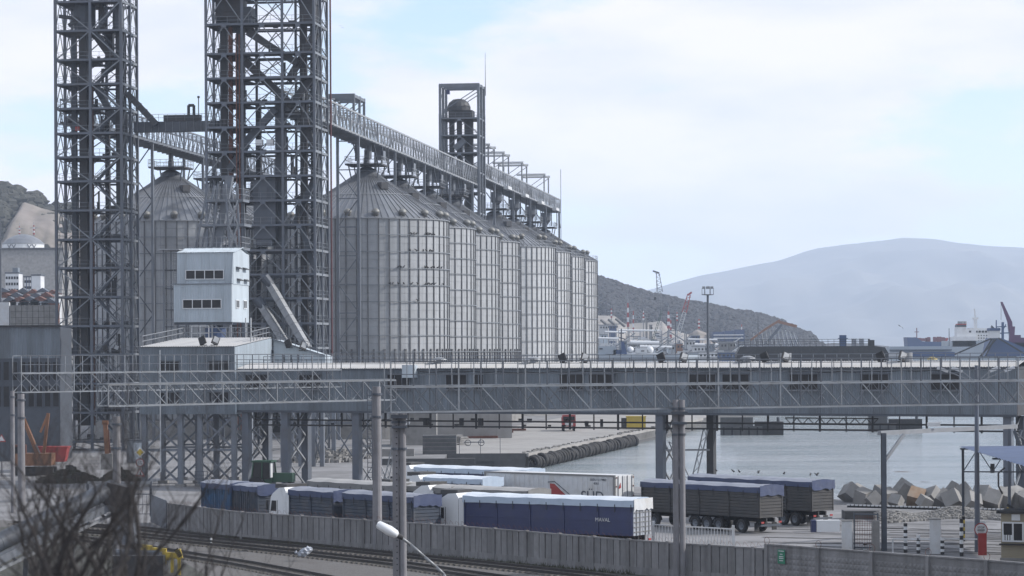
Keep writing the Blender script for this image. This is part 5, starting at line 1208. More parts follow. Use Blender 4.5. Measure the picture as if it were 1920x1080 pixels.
# container on its chassis
def container():
    px, py, ztop, al = 1153, 891.5, 4.1, R(40); dd = (H - ztop) * F / (py - 658.9); c = Vector((xat(px, dd, ztop), dd, 0))
    r = thing('shipping_container', 'long white refrigerated container with a red sail emblem and grey lettering', 'container', c + Vector((math.sin(al), math.cos(al), 0)) * 1.22, math.pi - al)
    L_ = 13.7; MB().bb(0, L_, -1.2, 1.19, 1.25, 4.08).build('body', M['white'], r)
    for k in range(26): pbox(r, 'side_corrugation', (.4 + k * .51, 1.2, 2.66), (.3, .03, 2.5), M['white'])
    for x in (.06, L_ - .06):
        for y in (-1.19, 1.2): pbox(r, 'corner_post', (x, y, 2.66), (.16, .14, 2.86), M['tarp_beige'])
    for z in (1.3, 4.05): pbox(r, 'side_rail', (L_ / 2, 1.2, z), (L_, .12, .13), M['tarp_beige'])
    for y in (-.6, .6):
        MB().bb(-.05, 0, y - .57, y + .57, 1.35, 4.0).build('door', M['white'], r)
        for q in (-.3, .3): pbar(r, 'lock_rod', (-.09, y + q, 1.35), (-.09, y + q, 4.05), .05, M['galv'])
        for z in (1.6, 2.4, 3.2, 3.9): pbox(r, 'door_hinge', (-.07, y * 1.85, z), (.05, .12, .1), M['rust'])
    def tx_(s, size, x, z, m='steel', name='lettering'):
        o = inst(text_mesh(s, size, M[m]), name, r); o.matrix_local = Matrix.Translation((x, 1.225, z)) @ Matrix.Rotation(math.pi, 4, 'Z') @ Matrix.Rotation(R(90), 4, 'X')
    tx_('HAMBURG', 1.15, 8.95, 2.3); tx_('SÜD', 1.25, 2.3, 2.3); tx_('SUDU 5119902', .26, 1.7, 3.7); tx_('45R1', .26, 1.9, 3.4)
    sail = [(6.3, 1.5), (3.6, 1.5), (3.9, 2.25), (4.3, 1.9), (5.2, 2.5), (6.2, 3.25), (6.7, 3.3), (6.6, 2.3)]
    MB().prism([(x, z) for x, z in sail], 1.222, 1.24).build('red_sail_emblem', M['red'], r)
    MB().path([(6.9, 1.24, 3.4), (6.2, 1.24, 3.45), (5.1, 1.24, 2.75), (4.3, 1.24, 2.2), (3.9, 1.24, 2.4)], .035, 4).build('emblem_outline', M['steel'], r)
    MB().prism([(0, 0), (.35, .1), (.3, .5)], 0, .02).build('door_emblem', M['red'], r).matrix_local = Matrix.Translation((-.1, .9, 3.0)) @ Matrix.Rotation(R(-90), 4, 'Z')
    MB().bb(0, L_, -.5, .5, .9, 1.25).build('trailer_frame', M['black'], r)
    for x in (1.3, 2.6, 3.9):
        for y in (1.06, -1.06): wheel(r, x, y)
container()
# tractor behind the trucks
tp = Vector((xat(497, 268, 2), 268, 0)); TR = thing('tractor', 'dark green glazed tractor cab behind the leftmost trailers', 'tractor', tp, R(-12))
MB().hexa([(-1.1, -.9, 1.4), (.9, -.9, 1.4), (.9, .9, 1.4), (-1.1, .9, 1.4), (-.95, -.8, 3.1), (.75, -.8, 3.1), (.75, .8, 3.1), (-.95, .8, 3.1)]).build('cab_glass', M['glass'], TR)
for x0, x1 in ((-1.12, -.97), (.92, .77), (-.05, -.05)):
    for y in (-.92, .92): pbar(TR, 'cab_pillar', (x0, y, 1.4), (x1, y * .89, 3.1), .12, M['tractor'])
MB().bb(-1.15, .95, -.95, .95, 3.08, 3.25).build('cab_roof', M['tractor'], TR); MB().bb(.9, 3.0, -.55, .55, 1.1, 2.0).build('bonnet', M['tractor'], TR); MB().bb(-1.2, .9, -.8, .8, .7, 1.4).build('body', M['tractor'], TR)
MB().bb(1.0, 1.1, -1.6, -1.0, 1.6, 3.0).build('white_panel', M['white'], TR)
for x, r in ((-.6, .85), (2.4, .55)):
    for y in (-1.0, 1.0):
        o = MB().lathe([(r * .55, -.2), (r, -.2), (r, .2), (r * .55, .2), (0, .1)], 20).build('wheel', M['rubber'], TR); o.matrix_local = Matrix.Translation((x, y, r)) @ Matrix.Rotation(R(90), 4, 'X')
# ---------------------------------------------------------------- wharf details
WRZ = math.atan2(WD.y, WD.x)
WW = thing('wharf_wall', 'pale ribbed concrete edge wall of the wharf with tyres along its foot', 'quay wall', (WC.x, WC.y, 0), WRZ)
wl = 190
MB().bb(-.2, wl, -.35, -.05, -.35, .12).build('edge_beam', M['apron'], WW)
rib = MB().add([(0, -.35, -.3), (.55, -.35, -.3), (.55, -.1, -1.6), (0, -.1, -1.6), (0, -.02, -.3), (.55, -.02, -.3), (.55, -.02, -1.6), (0, -.02, -1.6)], [(0, 3, 2, 1), (0, 4, 7, 3), (1, 2, 6, 5), (2, 3, 7, 6)]).mesh('wall_rib', M['apron'])
for k in range(130): inst(rib, 'wall_rib', WW, loc=(k * 1.45, 0, 0))
MB().bb(-.1, wl, -.04, .0, -4, -.3).build('wall_face', M['concrete_dark'], WW)
MB().bb(0, .25, -.3, 2.9 * 3, -3, 0).build('end_face', M['concrete_dark'], WW)
mb = MB(); rnd = random.Random(4)
for k in range(160): s = rnd.uniform(.2, .5); mb.box((rnd.uniform(0, wl * .8), rnd.uniform(-.3, .5), .15 + s * .2), (s, s, s * .5), rnd.random())
mb.build('edge_debris', M['concrete'], WW, 'stuff')
tyre = MB()
for i in range(16):
    for j in range(8):
        a = 2 * math.pi * i / 16; b = 2 * math.pi * j / 8; r = .68 + .27 * math.cos(b); tyre.v.append((.24 * math.sin(b) * 1.1, r * math.cos(a), r * math.sin(a)))
for i in range(16):
    for j in range(8): tyre.f.append((i * 8 + j, ((i + 1) % 16) * 8 + j, ((i + 1) % 16) * 8 + (j + 1) % 8, i * 8 + (j + 1) % 8))
tyre = tyre.mesh('fender_tyre', M['rubber'], True)
for k in range(64):
    p = Vector((WC.x, WC.y, 0)) + WD * (.5 + k * 1.45) + Vector((WD.y, -WD.x, 0)) * (.75 + rnd.uniform(-.1, .1))
    o = inst(tyre, 'fender_tyre', None, loc=(p.x, p.y, -1.25 + rnd.uniform(-.2, .1)), rot=(0, rnd.uniform(-.2, .2), WRZ + rnd.uniform(-.35, .35) + math.pi * 0), scale=(1.3,) + (rnd.uniform(1.0, 1.2),) * 2)
    tag(o, 'black tyre hung in a row as fender against the wharf wall', 'tyre', 'tyres along the wharf')
# front low wall and platform left of the corner
FW = thing('wharf_end_wall', 'stained concrete end wall of the wharf with a dark culvert opening', 'wall', (WC.x - 10.8, WC.y, 0))
MB().bb(0, 10.7, -.3, -.05, -1.0, .1).bb(0, 1.4, -.3, -.05, -3, -1.0).bb(6.4, 10.7, -.3, -.05, -3, -1.0).build('wall', M['concrete_dark'], FW); MB().bb(1.4, 6.4, .2, .3, -3, -1).build('opening', M['black'], FW)
for x in (1.6, 4.5, 7.2): pbar(FW, 'rail_post', (x, 0, 0), (x, 0, 2.2), .07, M['steel'])
def lowblock(px, py, w_, d_, h, m, name, lb, cat, rz=0, z=0):
    t = thing(name, lb, cat, G(px, py), rz); MB().bb(-w_ / 2, w_ / 2, 0, d_, 0, h).build('body', M[m], t); return t
t = lowblock(824, 852, 4.6, 3, 2.6, 'concrete_dark', 'concrete_hut', 'dark stained square concrete block on the quay left of the wharf corner', 'block')
for k in range(4): pbox(t, 'course_line', (0, -.02, .5 + k * .55), (4.6, .05, .05), M['concrete'])
t = lowblock(855, 822, 18, 6, 4.4, 'apron', 'concrete_store', 'pale panelled concrete store wall below the silos', 'store')
for k in range(14): pbox(t, 'wall_panel', (-8.4 + k * 1.3, -.06, 2.1), (1.22, .1, 4.1), M['apron'])
t = lowblock(775, 835, 7, 5, 5, 'concrete', 'concrete_store', 'darker concrete store wall under the gallery marked with a round white sign', 'store')
o = MB().lathe([(0, 0), (.45, 0), (.45, .05), (0, .05)], 16).build('round_sign', M['white_clean'], t); o.matrix_local = Matrix.Translation((-.6 - .3, -.12, 3.5)) @ Matrix.Rotation(R(90), 4, 'X')
lowblock(700, 856, 11, 1.2, 1.0, 'concrete', 'low_wall', 'low concrete wall in front of the rubble heap beneath the gallery', 'wall')
lowblock(800, 872, 12, 1, .8, 'concrete_dark', 'low_wall', 'low kerb-like wall running to the wharf end wall', 'wall')
for k, (px, py) in enumerate(((843, 833), (855, 830), (866, 834))):
    t = thing('pallet_stack', ('pile of grey timber pallets left of the wharf railing', 'middle stack of pallets beside the concrete block', 'right-hand stack of pallets beside the concrete block')[k], 'pallets', G(px, py), .3 * k)
    for q in range(5): pbox(t, 'pallet', (0, 0, .1 + q * .26), (1.7, 1.2, .16), M['concrete'], .06 * q)
for k, (px, py, l_) in enumerate(((925, 812, 7), (955, 808, 6), (905, 822, 5))):
    t = thing('steel_beams', ('near bundle of rusty steel beams lying on the wharf', 'far bundle of rusty steel beams lying on the wharf', 'short rusty plates on the left of the wharf')[k], 'beams', G(px, py), -.1)
    for q in range(3): pbar(t, 'beam', (-l_ / 2 + q * .3, q * .5, .2), (l_ / 2 - q * .2, q * .5 - .3, .25), .35, M['rust'])
CR_ = thing('cart', 'small wheeled cart with spoked wheels parked on the wharf', 'cart', G(895, 836)); MB().bb(-2, 1, -.5, .5, .5, .62).build('bed', M['steel'], CR_)
for x in (-1.4, .6):
    o = MB().lathe([(.38, -.05), (.48, -.05), (.48, .05), (.38, .05), (.38, -.05)], 14).build('wheel', M['steel'], CR_); o.matrix_local = Matrix.Translation((x, -.5, .48)) @ Matrix.Rotation(R(90), 4, 'X')
# red truck and yellow box on the wharf
RT = thing('red_truck', 'red forward-control truck facing the camera on the wharf under the gallery', 'truck', G(1067, 809), 0)
MB().hexa([(-1.2, 0, .9), (1.2, 0, .9), (1.2, 1.9, .9), (-1.2, 1.9, .9), (-1.15, .12, 2.9), (1.15, .12, 2.9), (1.15, 1.8, 2.9), (-1.15, 1.8, 2.9)]).build('cab', M['red'], RT)
MB().bb(-1.0, 1.0, -.02, .08, 1.9, 2.6).build('windscreen', M['glass'], RT); MB().bb(-1.25, 1.25, -.15, .1, .5, .85).build('bumper', M['black'], RT); MB().bb(-.7, .7, -.03, .02, 1.05, 1.6).build('grille', M['white'], RT)
for x in (-.95, .95): pbox(RT, 'headlight', (x, -.16, .7), (.3, .04, .2), M['white_clean']); o = MB().tube((x * .98 - .15, 1, .5), (x * .98 + .15, 1, .5), .5, n=16).build('wheel', M['rubber'], RT)
MB().bb(-1.2, 1.2, 2.2, 8, 1.1, 1.6).bb(-1.2, -1.1, 2.2, 8, 1.6, 2.4).bb(1.1, 1.2, 2.2, 8, 1.6, 2.4).build('load_bed', M['red'], RT)
for x in (-.95, .95):
    for y in (5.4, 6.7): MB().tube((x - .2, y, .5), (x + .2, y, .5), .5, n=16).build('wheel', M['rubber'], RT)
YB_ = thing('yellow_compressor', 'yellow site cabin with a dark end standing on the wharf edge', 'cabin', G(1193, 806), 0)
MB().bb(-1.7, 1.7, 0, 2, .3, 2.3).build('body', M['yellow'], YB_); MB().bb(-2.6, -1.75, .1, 1.9, .2, 2.1).build('dark_end', M['black'], YB_); MB().bb(-1.8, 1.8, -.1, 2.1, 2.3, 2.45).build('roof', M['yellow'], YB_)
for x in (-1.1, 0, 1.1): pbox(YB_, 'side_rib', (x, -.03, 1.3), (.08, .06, 1.8), M['yellow'])
# mooring dolphins
def dolphin(px, py, w_, h, lb, topw):
    d = (H - WZ) * F / (py - (660 - (px - 960) * SR)); t = thing('mooring_dolphin', lb, 'dolphin', (xat(px, d, 0), d, WZ), -.1)
    MB().bb(-w_ / 2, w_ / 2, 0, 4, -2, h * .5).build('base', M['concrete_dark'], t); MB().bb(-w_ / 2, w_ / 2 - 1.8, .2, 3.8, h * .5, h).build('block', M['concrete_dark'], t)
    MB().bb(w_ / 2 - 1.5, w_ / 2 + topw, .5, 3.5, -2, h * .75).build('side_block', M['black'], t)
    MB().tube((w_ / 2 + topw - 1, 2, h * .75), (w_ / 2 + topw - 1, 2, h * .75 + .8), .3, n=10).build('bollard', M['steel'], t)
    for k in range(5): MB().bb(-w_ / 2 + .5 + k * 1.6, -w_ / 2 + .8 + k * 1.6, -.12, 0, 0, h * .45).build('fender_strip', M['rubber'], t)
dolphin(1390, 816, 8, 3.4, 'left concrete mooring dolphin in the water below the gallery', 4)
dolphin(1655, 809, 5.5, 3.2, 'right concrete mooring dolphin below the gallery, beside the pipe walkway', 5)
# breakwater blocks
rnd = random.Random(12)
cm = MB().hexa([(-1, -1, -1), (1, -1, -1), (1, 1, -1), (-1, 1, -1), (-.94, -.94, 1), (.94, -.94, 1), (.94, .94, 1), (-.94, .94, 1)])
cme = cm.mesh('breakwater_block', M['concrete']); me_or = MB().hexa([(-1, -1, -1), (1, -1, -1), (1, 1, -1), (-1, 1, -1), (-.94, -.94, 1), (.94, -.94, 1), (.94, .94, 1), (-.94, .94, 1)]).mesh('stained_block', pmat('rust_stained_concrete', (.26, .18, .12), .9, 0, .2, 2, dirt=(.2, .19, .17), dscale=1, damt=.6))
spots = [(1598, 934, 1.0), (1622, 938, .85), (1642, 941, .75), (1668, 938, .85), (1700, 934, 1.15), (1684, 944, .7), (1722, 941, .95), (1753, 941, .95), (1738, 946, .7), (1775, 944, .9), (1796, 932, 1.0), (1812, 936, 1.0), (1790, 945, .95), (1828, 947, .85), (1848, 941, 1.05), (1868, 946, .95), (1612, 928, .8), (1655, 930, .8), (1888, 945, 1.0), (1910, 944, 1.1), (1935, 945, 1.0), (1760, 932, .7)]
for k, (px, py, s) in enumerate(spots):
    g = G(px, py + 9); o = inst(me_or if px == 1722 else cme, 'breakwater_block', None, loc=(g.x, g.y + 1.2, s * .8), rot=(rnd.uniform(.3, 1.1), rnd.uniform(-.9, .9), rnd.uniform(0, 3)), scale=(s * .76, s * .76, s * rnd.uniform(.68, .8)))
    tag(o, 'orange-brown stained concrete block among the grey ones' if px == 1722 else 'grey concrete cube tipped in the breakwater row by the water', 'concrete block', 'breakwater cubes')
# gravel ridge and rope markers
mb = MB()
for _ in range(4500):
    px = rnd.uniform(1640, 1935); t = rnd.random(); g = G(px, 963 + 14 * t + 4 * math.sin(px * .02)); s = rnd.uniform(.05, .22); mb.box((g.x, g.y, s * .3 + .6 * math.sin(math.pi * t) * (.6 + .4 * math.sin(px * .05))), (s * 1.3, s, s), rnd.random() * 3)
tag(mb.build('gravel_ridge', M['concrete'], None, 'stuff'), 'low ridge of grey rubble on the yard before the cubes', 'rubble')
t = lowblock(1634, 974, 4.4, 2.2, .7, 'concrete_dark', 'low_block', 'low dark concrete slab beside the steel portal post', 'block')
KB = thing('edge_kerb', 'dark edge kerb with small dots below the breakwater cubes', 'kerb', G(1590, 951)); b = G(1935, 961) - KB.location
MB().bar((0, 0, .1), b + Vector((0, 0, .1)), .4, .2).build('kerb_beam', M['black'], KB)
for q in range(44): p = b * (q / 44); pbox(KB, 'marker', (p.x, p.y - .3, .22), (.25, .2, .12), M['white'])
# steel portal for pipes and its lamps
PS = thing('pipe_portal', 'slim dark steel post with a long horizontal pipe arm over the yard', 'portal', G(1658, 1033)); o0 = PS.location
zp = at(1658, 812, o0.y).z
pbar(PS, 'post', (0, 0, 0), (0, 0, zp), .34, M['steel']); pbar(PS, 'post_edge', (-.16, -.1, 0), (-.16, -.1, zp), .1, M['black'])
b = Vector((xat(1905, 200, zp), 200, zp)) - o0; pbar(PS, 'arm', (-.3, 0, zp), (b.x, b.y, zp), .3, M['galv']); pbar(PS, 'knee_brace', (.1, 0, zp - 1.9), (1.5, .6, zp - .1), .2, M['galv'])
MB().box((b.x * .36, b.y * .36 - .1, zp + .45), (.9, .3, .28), .1).build('lamp', M['white'], PS)
# blue canopy
CN = thing('blue_canopy', 'corrugated blue canopy roof on slim truss posts at the right edge', 'canopy', G(1800, 838, 6.9) * 1); CN.location.z = 0; o0 = CN.location.copy()
A = G(1798, 838, 6.9) - o0; B = G(2060, 836, 6.9) - o0; C = G(1938, 880, 6.9) - o0
e1 = (B - A).normalized(); e2 = (C - A); nn = 26
for k in range(nn):
    a0 = A + e2 * (k / nn); a1 = A + e2 * ((k + .5) / nn); a2 = A + e2 * ((k + .99) / nn); l_ = (B - A).length; up = Vector((0, 0, .07))
    MB().add([a0, a1 + up, a2, a0 + e1 * l_, a1 + e1 * l_ + up, a2 + e1 * l_], [(0, 1, 4, 3), (1, 2, 5, 4)]).build('roof_sheet', M['bluesheet'], CN)
for t_ in (0.02, .5, .98):
    p = A + e2 * t_; pbar(CN, 'purlin', p + Vector((0, 0, -.12)), p + e1 * l_ + Vector((0, 0, -.12)), .12, M['steel'])
p = A + Vector((.25, -.2, 0)); pbar(CN, 'post', (p.x, p.y, 1.9), (p.x, p.y, 6.8), .17, M['steel'])
for k in range(7): pbox(CN, 'hazard_band', (p.x, p.y, .17 + k * .26), (.21, .21, .26 - .004), M['yellow'] if k % 2 else M['black'])
q = A + e1 * 9; pbar(CN, 'truss_chord', (p.x, p.y, 5.1), (q.x, q.y - .2, 5.0), .09, M['steel']); n = 4
for k in range(n):
    a = Vector((p.x, p.y, 5.1)).lerp(Vector((q.x, q.y - .2, 5.0)), k / n); b = Vector((p.x, p.y, 6.75)).lerp(Vector((q.x, q.y - .2, 6.75)), (k + .5) / n); c = Vector((p.x, p.y, 5.1)).lerp(Vector((q.x, q.y - .2, 5.0)), (k + 1) / n)
    pbar(CN, 'truss_web', a, b, .06, M['steel']); pbar(CN, 'truss_web', b, c, .06, M['steel'])
# pylon with chevrons at the far right
PY = thing('leaning_pylon', 'lattice pylon leaning against the gallery end, with hazard chevrons at its base', 'pylon', G(1893, 1000)); gy = PY.location.y
for a, b in (((0, 0, 0), (0, 0, 8)), ((2.6, 0, 1), (.4, 0, 7.8)), ((3.4, 2, 1), (1.2, 2, 7.8))): pbar(PY, 'pylon_leg', a, b, .2, M['steel'])
for k in range(8): z = 1 + k * .85; x0 = 2.6 - 2.2 * (k / 8); x1 = 2.6 - 2.2 * ((k + 1) / 8); pbar(PY, 'pylon_lace', (x0, 0, z), (x1 + .8, 1, z + .85), .08, M['steel']); pbar(PY, 'pylon_lace', (x0 + .8, 1, z), (x1, 0, z + .85), .08, M['steel'])
for k in range(7): o = pbox(PY, 'chevron', (0, -.25, .5 + k * .26), (.55, .08, .17), M['yellow'] if k % 2 else M['black']); o.rotation_euler = (0, R(30), 0)
PP = thing('twin_cable_post', 'stiff cable loops standing beside the pylon', 'cable', G(1880, 1000)); MB().path([(0, 0, 3), (-.3, 0, 3.6), (-.3, 0, 4.6), (.2, 0, 5)], .07, 6).bb(-.9, -.6, -.1, .1, 4.6, 5.3).build('loop', M['black'], PP)
# guard booth
BO = thing('guard_booth', 'tan guard booth with white framed corner window at the lower right edge', 'booth', Vector((xat(1877, 174, 2), 174, 0)), R(-22))
MB().bb(0, 4, 0, 3, 0, 3.3).build('wall', M['booth'], BO); MB().bb(-.25, 4.3, -.3, 3.2, 3.3, 3.45).build('roof', M['black'], BO)
window(BO, .08, 1.5, 1.45, 2.75, -.01, 2, M['white_clean'], .1)
for k in range(4): pbox(BO, 'shutter_slat', (.2 + k * .16, -.1, 1.7), (.1, .04, .4), M['white_clean'])
pbox(BO, 'window_sill', (.8, -.25, 1.3), (1.7, .4, .08), M['black']); MB().bb(.7, 1.25, -.06, 0, 2.85, 3.25).build('number_plate', M['white_clean'], BO)
PBX = pbox(BO, 'wall_kerb', (2, -.05, .2), (4.1, .12, .4), M['concrete'])
# gate pillars, posts, barrier
for (px, p1, py, top, lb) in ((1589, 0, 1034, 977, 'left white gate pillar beside the mesh gate'), (1754, 0, 1038, 974, 'right white gate pillar between the barrier arms')):
    g = G(px, py); h = at(px, top, g.y).z; t = thing('gate_pillar', lb, 'pillar', g, R(-15), 'white gate pillars'); MB().bb(-.36, .36, -.3, .3, 0, h).build('shaft', M['white'], t); MB().bb(-.4, .4, -.34, .34, h, h + .06).build('cap', M['concrete'], t)
for px, py, top, lb in ((1698, 1036, 981, 'tall striped post left of the right white pillar'), (1722, 1037, 1003, 'shorter striped post beside the right white pillar'), (1767, 1040, 1008, 'short striped post just right of the white pillar'), (1803, 1043, 973, 'tall striped post under the blue canopy corner'), (1622, 1034, 1016, 'low striped stump behind the embossed fence')):
    g = G(px, py); tpost(px, py, at(px, top, g.y).z, 9 if top < 990 else 6, lb, .13)
for (a, b, lb) in ((1674, 1744, 'left white barrier arm before the white pillar'), (1768, 1832, 'right white barrier arm pointing to the stop sign mast')):
    g = G(a, 1036); t = thing('barrier_arm', lb, 'barrier', g); e = Vector((xat(b, g.y - 1, 1), g.y - 1, 0)) - g; MB().bar((0, 0, .95), e + Vector((0, 0, .98)), .09).build('arm', M['white_clean'], t)
    MB().bb(-.05, .05, -.05, .05, 0, .95).build('support', M['white'], t)
MG = thing('mesh_gate', 'rusty wire mesh gate leaf between the white pillar and the portal post', 'gate', G(1602, 1034)); e = G(1646, 1035) - MG.location
for z in (.3, 2.6): pbar(MG, 'gate_rail', (0, 0, z), (e.x, e.y, z), .08, M['steel'])
for x in (0, 1): pbar(MG, 'gate_stile', (e.x * x, e.y * x, .1), (e.x * x, e.y * x, 2.7), .09, M['steel'])
mb = MB()
for k in range(14): mb.bar((e.x * k / 14, e.y * k / 14, .3), (e.x * k / 14, e.y * k / 14, 2.6), .02)
for k in range(8): mb.bar((0, 0, .3 + k * .3), (e.x, e.y, .3 + k * .3), .02)
mb.build('mesh', M['rust'], MG, 'stuff')
GP = thing('gate_post', 'grey square post between mesh gate and steel portal', 'post', G(1642, 1036)); MB().bb(-.25, .25, -.2, .2, 0, 2.2).build('shaft', M['concrete'], GP)
RB = thing('red_board', 'upright red board behind the stop sign', 'board', G(1842, 1041)); MB().bb(-.28, .28, -.1, .1, 0, 1.5).build('board', M['red'], RB)
WB = thing('white_notice', 'white notice board on two feet beyond the barrier', 'board', G(1825, 1010)); MB().bb(-.9, .9, -.05, .05, .5, 1.3).build('board', M['white'], WB); MB().bb(-.9, -.8, -.1, .1, 0, .5).bb(.8, .9, -.1, .1, 0, .5).build('feet', M['black'], WB)
for k, (px, w_) in enumerate(((1557, 0),)):
    t = thing('white_box', 'white and blue low boxes on the yard behind the rightmost trailer', 'box', G(1552, 997)); MB().bb(-.9, .9, -.4, .4, 0, .9).build('white_part', M['white_clean'], t); MB().bb(-1.3, -.93, -.4, .4, 0, .9).build('blue_part', M['navy'], t)
# white railing near the container truck
WR = thing('white_railing', 'white picket railing with one diagonal stay behind the slab fence', 'railing', G(1225, 1030)); e = G(1375, 1040) - WR.location
for k in range(27): p = e * k / 26; pbar(WR, 'picket', (p.x, p.y, .3), (p.x, p.y, 1.75), .05, M['white'])
for z in (.3, 1.75): pbar(WR, 'rail', (0, 0, z), (e.x, e.y, z), .08, M['white'])
for k in (0, 1): pbar(WR, 'post', (e.x * k, e.y * k, 0), (e.x * k, e.y * k, 2.0), .2, M['white'])
W2 = thing('white_railing', 'short white picket railing below the rear doors of the blue trailer', 'railing', G(1145, 1030)); e = G(1215, 1033) - W2.location
for k in range(13): p = e * k / 12; pbar(W2, 'picket', (p.x, p.y, .3), (p.x, p.y, 1.6), .05, M['white'])
for z in (.3, 1.6): pbar(W2, 'rail', (0, 0, z), (e.x, e.y, z), .08, M['white'])
pbar(W2, 'rail_post', (0, 0, 0), (0, 0, 2), .16, M['white'])
# ---------------------------------------------------------------- road signs
def disc(root, name, r, y, m, n=28, c=(0, 0), th=.02):
    o = MB().lathe([(0, -th / 2), (r, -th / 2), (r, th / 2), (0, th / 2)], n).build(name, M[m], root); o.matrix_local = Matrix.Translation((c[0], y, c[1])) @ Matrix.Rotation(R(90), 4, 'X'); return o
SG = thing('stop_sign', 'round white stop sign with red rim and black bar on the steel mast', 'sign', Vector((xat(1837, 183, 4), 182.6, at(1837, 993, 182.6).z)))
disc(SG, 'rim', .46, 0, 'red'); disc(SG, 'face', .39, -.02, 'white_clean'); pbox(SG, 'bar', (0, -.04, -.03), (.5, .02, .07), M['black']); pbox(SG, 'bar', (0, -.04, -.15), (.4, .02, .025), M['black'])
o = inst(text_mesh('STOP', .2, M['black']), 'lettering', SG); o.matrix_local = Matrix.Translation((0, -.04, .14)) @ Matrix.Rotation(R(90), 4, 'X')
g = G(263, 921); SP = thing('road_sign_post', 'post carrying a yellow diamond, a ten speed limit and a warning triangle', 'sign', g)
zd = at(263, 848, g.y).z; pbar(SP, 'post', (0, 0, 0), (0, 0, zd), .1, M['galv'])
k_ = g.y / F
for nm, s, m, y in (('diamond_rim', 10 * k_, 'white_clean', -.08), ('diamond_face', 7 * k_, 'yellow', -.1)):
    o = MB().box((0, 0, 0), (s * 1.41, .015, s * 1.41)).build(nm, M[m], SP); o.matrix_local = Matrix.Translation((0, y, zd)) @ Matrix.Rotation(R(45), 4, 'Y')
z = at(263, 867.5, g.y).z; disc(SP, 'limit_rim', 7.8 * k_, -.08, 'red', c=(0, z)); disc(SP, 'limit_face', 6.3 * k_, -.1, 'white_clean', c=(0, z)); o = inst(text_mesh('10', 9.5 * k_, M['black']), 'lettering', SP); o.matrix_local = Matrix.Translation((0, -.12, z)) @ Matrix.Rotation(R(90), 4, 'X')
z = at(263, 886, g.y).z
for nm, s, m, y in (('triangle_rim', 9 * k_, 'red', -.08), ('triangle_face', 6 * k_, 'white_clean', -.1)): MB().prism([(-s, z - s * .8), (s, z - s * .8), (0, z + s)], y - .01, y + .01).build(nm, M[m], SP)
MB().prism([(-.08, z - .22), (.14, z - .22), (.05, z + .1)], -.125, -.115).build('symbol', M['black'], SP)
t = thing('warning_sign', 'small red and white warning triangle near the left edge', 'sign', Vector((xat(3, 250, 5), 250, at(3, 822, 250).z)))
for s, m, y in ((.42, 'red', 0), (.29, 'white_clean', -.02)): MB().prism([(-s, -s * .8), (s, -s * .8), (0, s)], y - .01, y + .01).build('triangle', M[m], t)
MB().bb(-.04, .04, .02, .08, -3.5, .3).build('post', M['steel'], t)
# ---------------------------------------------------------------- left yard machines
def excavator():
    t = thing('excavator', 'yellow excavator with an orange arm raised behind the poles at the left', 'excavator', G(60, 893))
    MB().bb(-2.2, 2.2, 0, 3, 1.2, 2.6)  .build('body', M['orange'], t); MB().bb(-2.4, -.9, .2, 1.8, 2.0, 3.6).build('cab', M['rust'], t); MB().bb(-2.35, -1.0, .17, .2, 2.5, 3.4).build('cab_glass', M['glass'], t)
    for y in (0, 2.4): MB().bb(-2.4, 2.4, y, y + .6, .1, 1.0).build('track', M['rubber'], t)
    pbar(t, 'boom', (.6, 1, 2.2), (-1.2, .6, 7), .5, M['orange']); pbar(t, 'dipper', (-1.2, .6, 7), (.2, .4, 3.6), .4, M['orange']); pbar(t, 'ram', (.8, .8, 2.6), (-.6, .6, 5.8), .16, M['galv'])
    pbar(t, 'second_boom', (1.0, 1.8, 2.2), (1.6, 1.8, 7.2), .35, M['orange']); pbar(t, 'bucket_link', (1.6, 1.8, 7.2), (.7, 1.6, 5), .25, M['orange'])
excavator()
t = thing('red_container', 'red painted skip half hidden by the bare branches at the left', 'skip', G(97, 872)); MB().hexa([(-1.6, 0, .4), (1.6, 0, .4), (1.6, 2, .4), (-1.6, 2, .4), (-2, -.2, 2.2), (2, -.2, 2.2), (2, 2.2, 2.2), (-2, 2.2, 2.2)]).build('tub', M['red'], t); MB().bb(-2.1, 2.1, -.3, 2.3, 2.2, 2.35).build('rim', M['red'], t)
t = thing('crane_arm', 'orange hydraulic arm standing upright on a concrete base left of the thick pole', 'crane', G(201, 880)); MB().bb(-.7, .7, -.5, .5, 0, 1.9).build('base', M['concrete'], t); pbar(t, 'arm', (0, 0, 1.9), (-.2, 0, 5.6), .5, M['orange']); pbar(t, 'ram', (.35, 0, 2), (.1, 0, 4.8), .2, M['rust']); MB().box((-.2, 0, 5.7), (.7, .5, .5)).build('head', M['orange'], t)
t = thing('equipment_cabinet', 'light grey switch cabinet under the transfer building', 'cabinet', G(258, 868)); MB().bb(-1.4, 1.4, 0, 1.6, 0, 2.9).build('case', M['clad'], t); MB().bb(-1.5, 1.5, -.1, 1.7, 2.9, 3.0).build('lid', M['steel'], t); MB().bb(-.5, .9, -.03, 0, .3, 2.6).build('door', M['clad_pale'], t)
rnd = random.Random(31)
for k, (px, py, w_, h, lb) in enumerate(((130, 905, 3.4, 1.6, 'heap of dark rubble left of the thick pole'), (600, 866, 5.5, 1.8, 'heap of broken concrete under the gallery legs'), (640, 860, 4, 1.2, 'smaller heap of broken concrete near the low wall'), (225, 905, 2.2, 1.5, 'brown heap beside the road sign post'))):
    mb = MB(); g = G(px, py)
    for _ in range(500): a = rnd.random() * 6.283; r = w_ * math.sqrt(rnd.random()); s = rnd.uniform(.12, .5); mb.box((r * math.cos(a), r * math.sin(a) * .6, max(0, h * (1 - r / w_)) + s * .2), (s * 1.4, s, s), rnd.random() * 3)
    o = mb.build('rubble_heap', M['concrete'] if k in (1, 2) else M['soil'], None, 'stuff'); o.location = g; tag(o, lb, 'rubble')
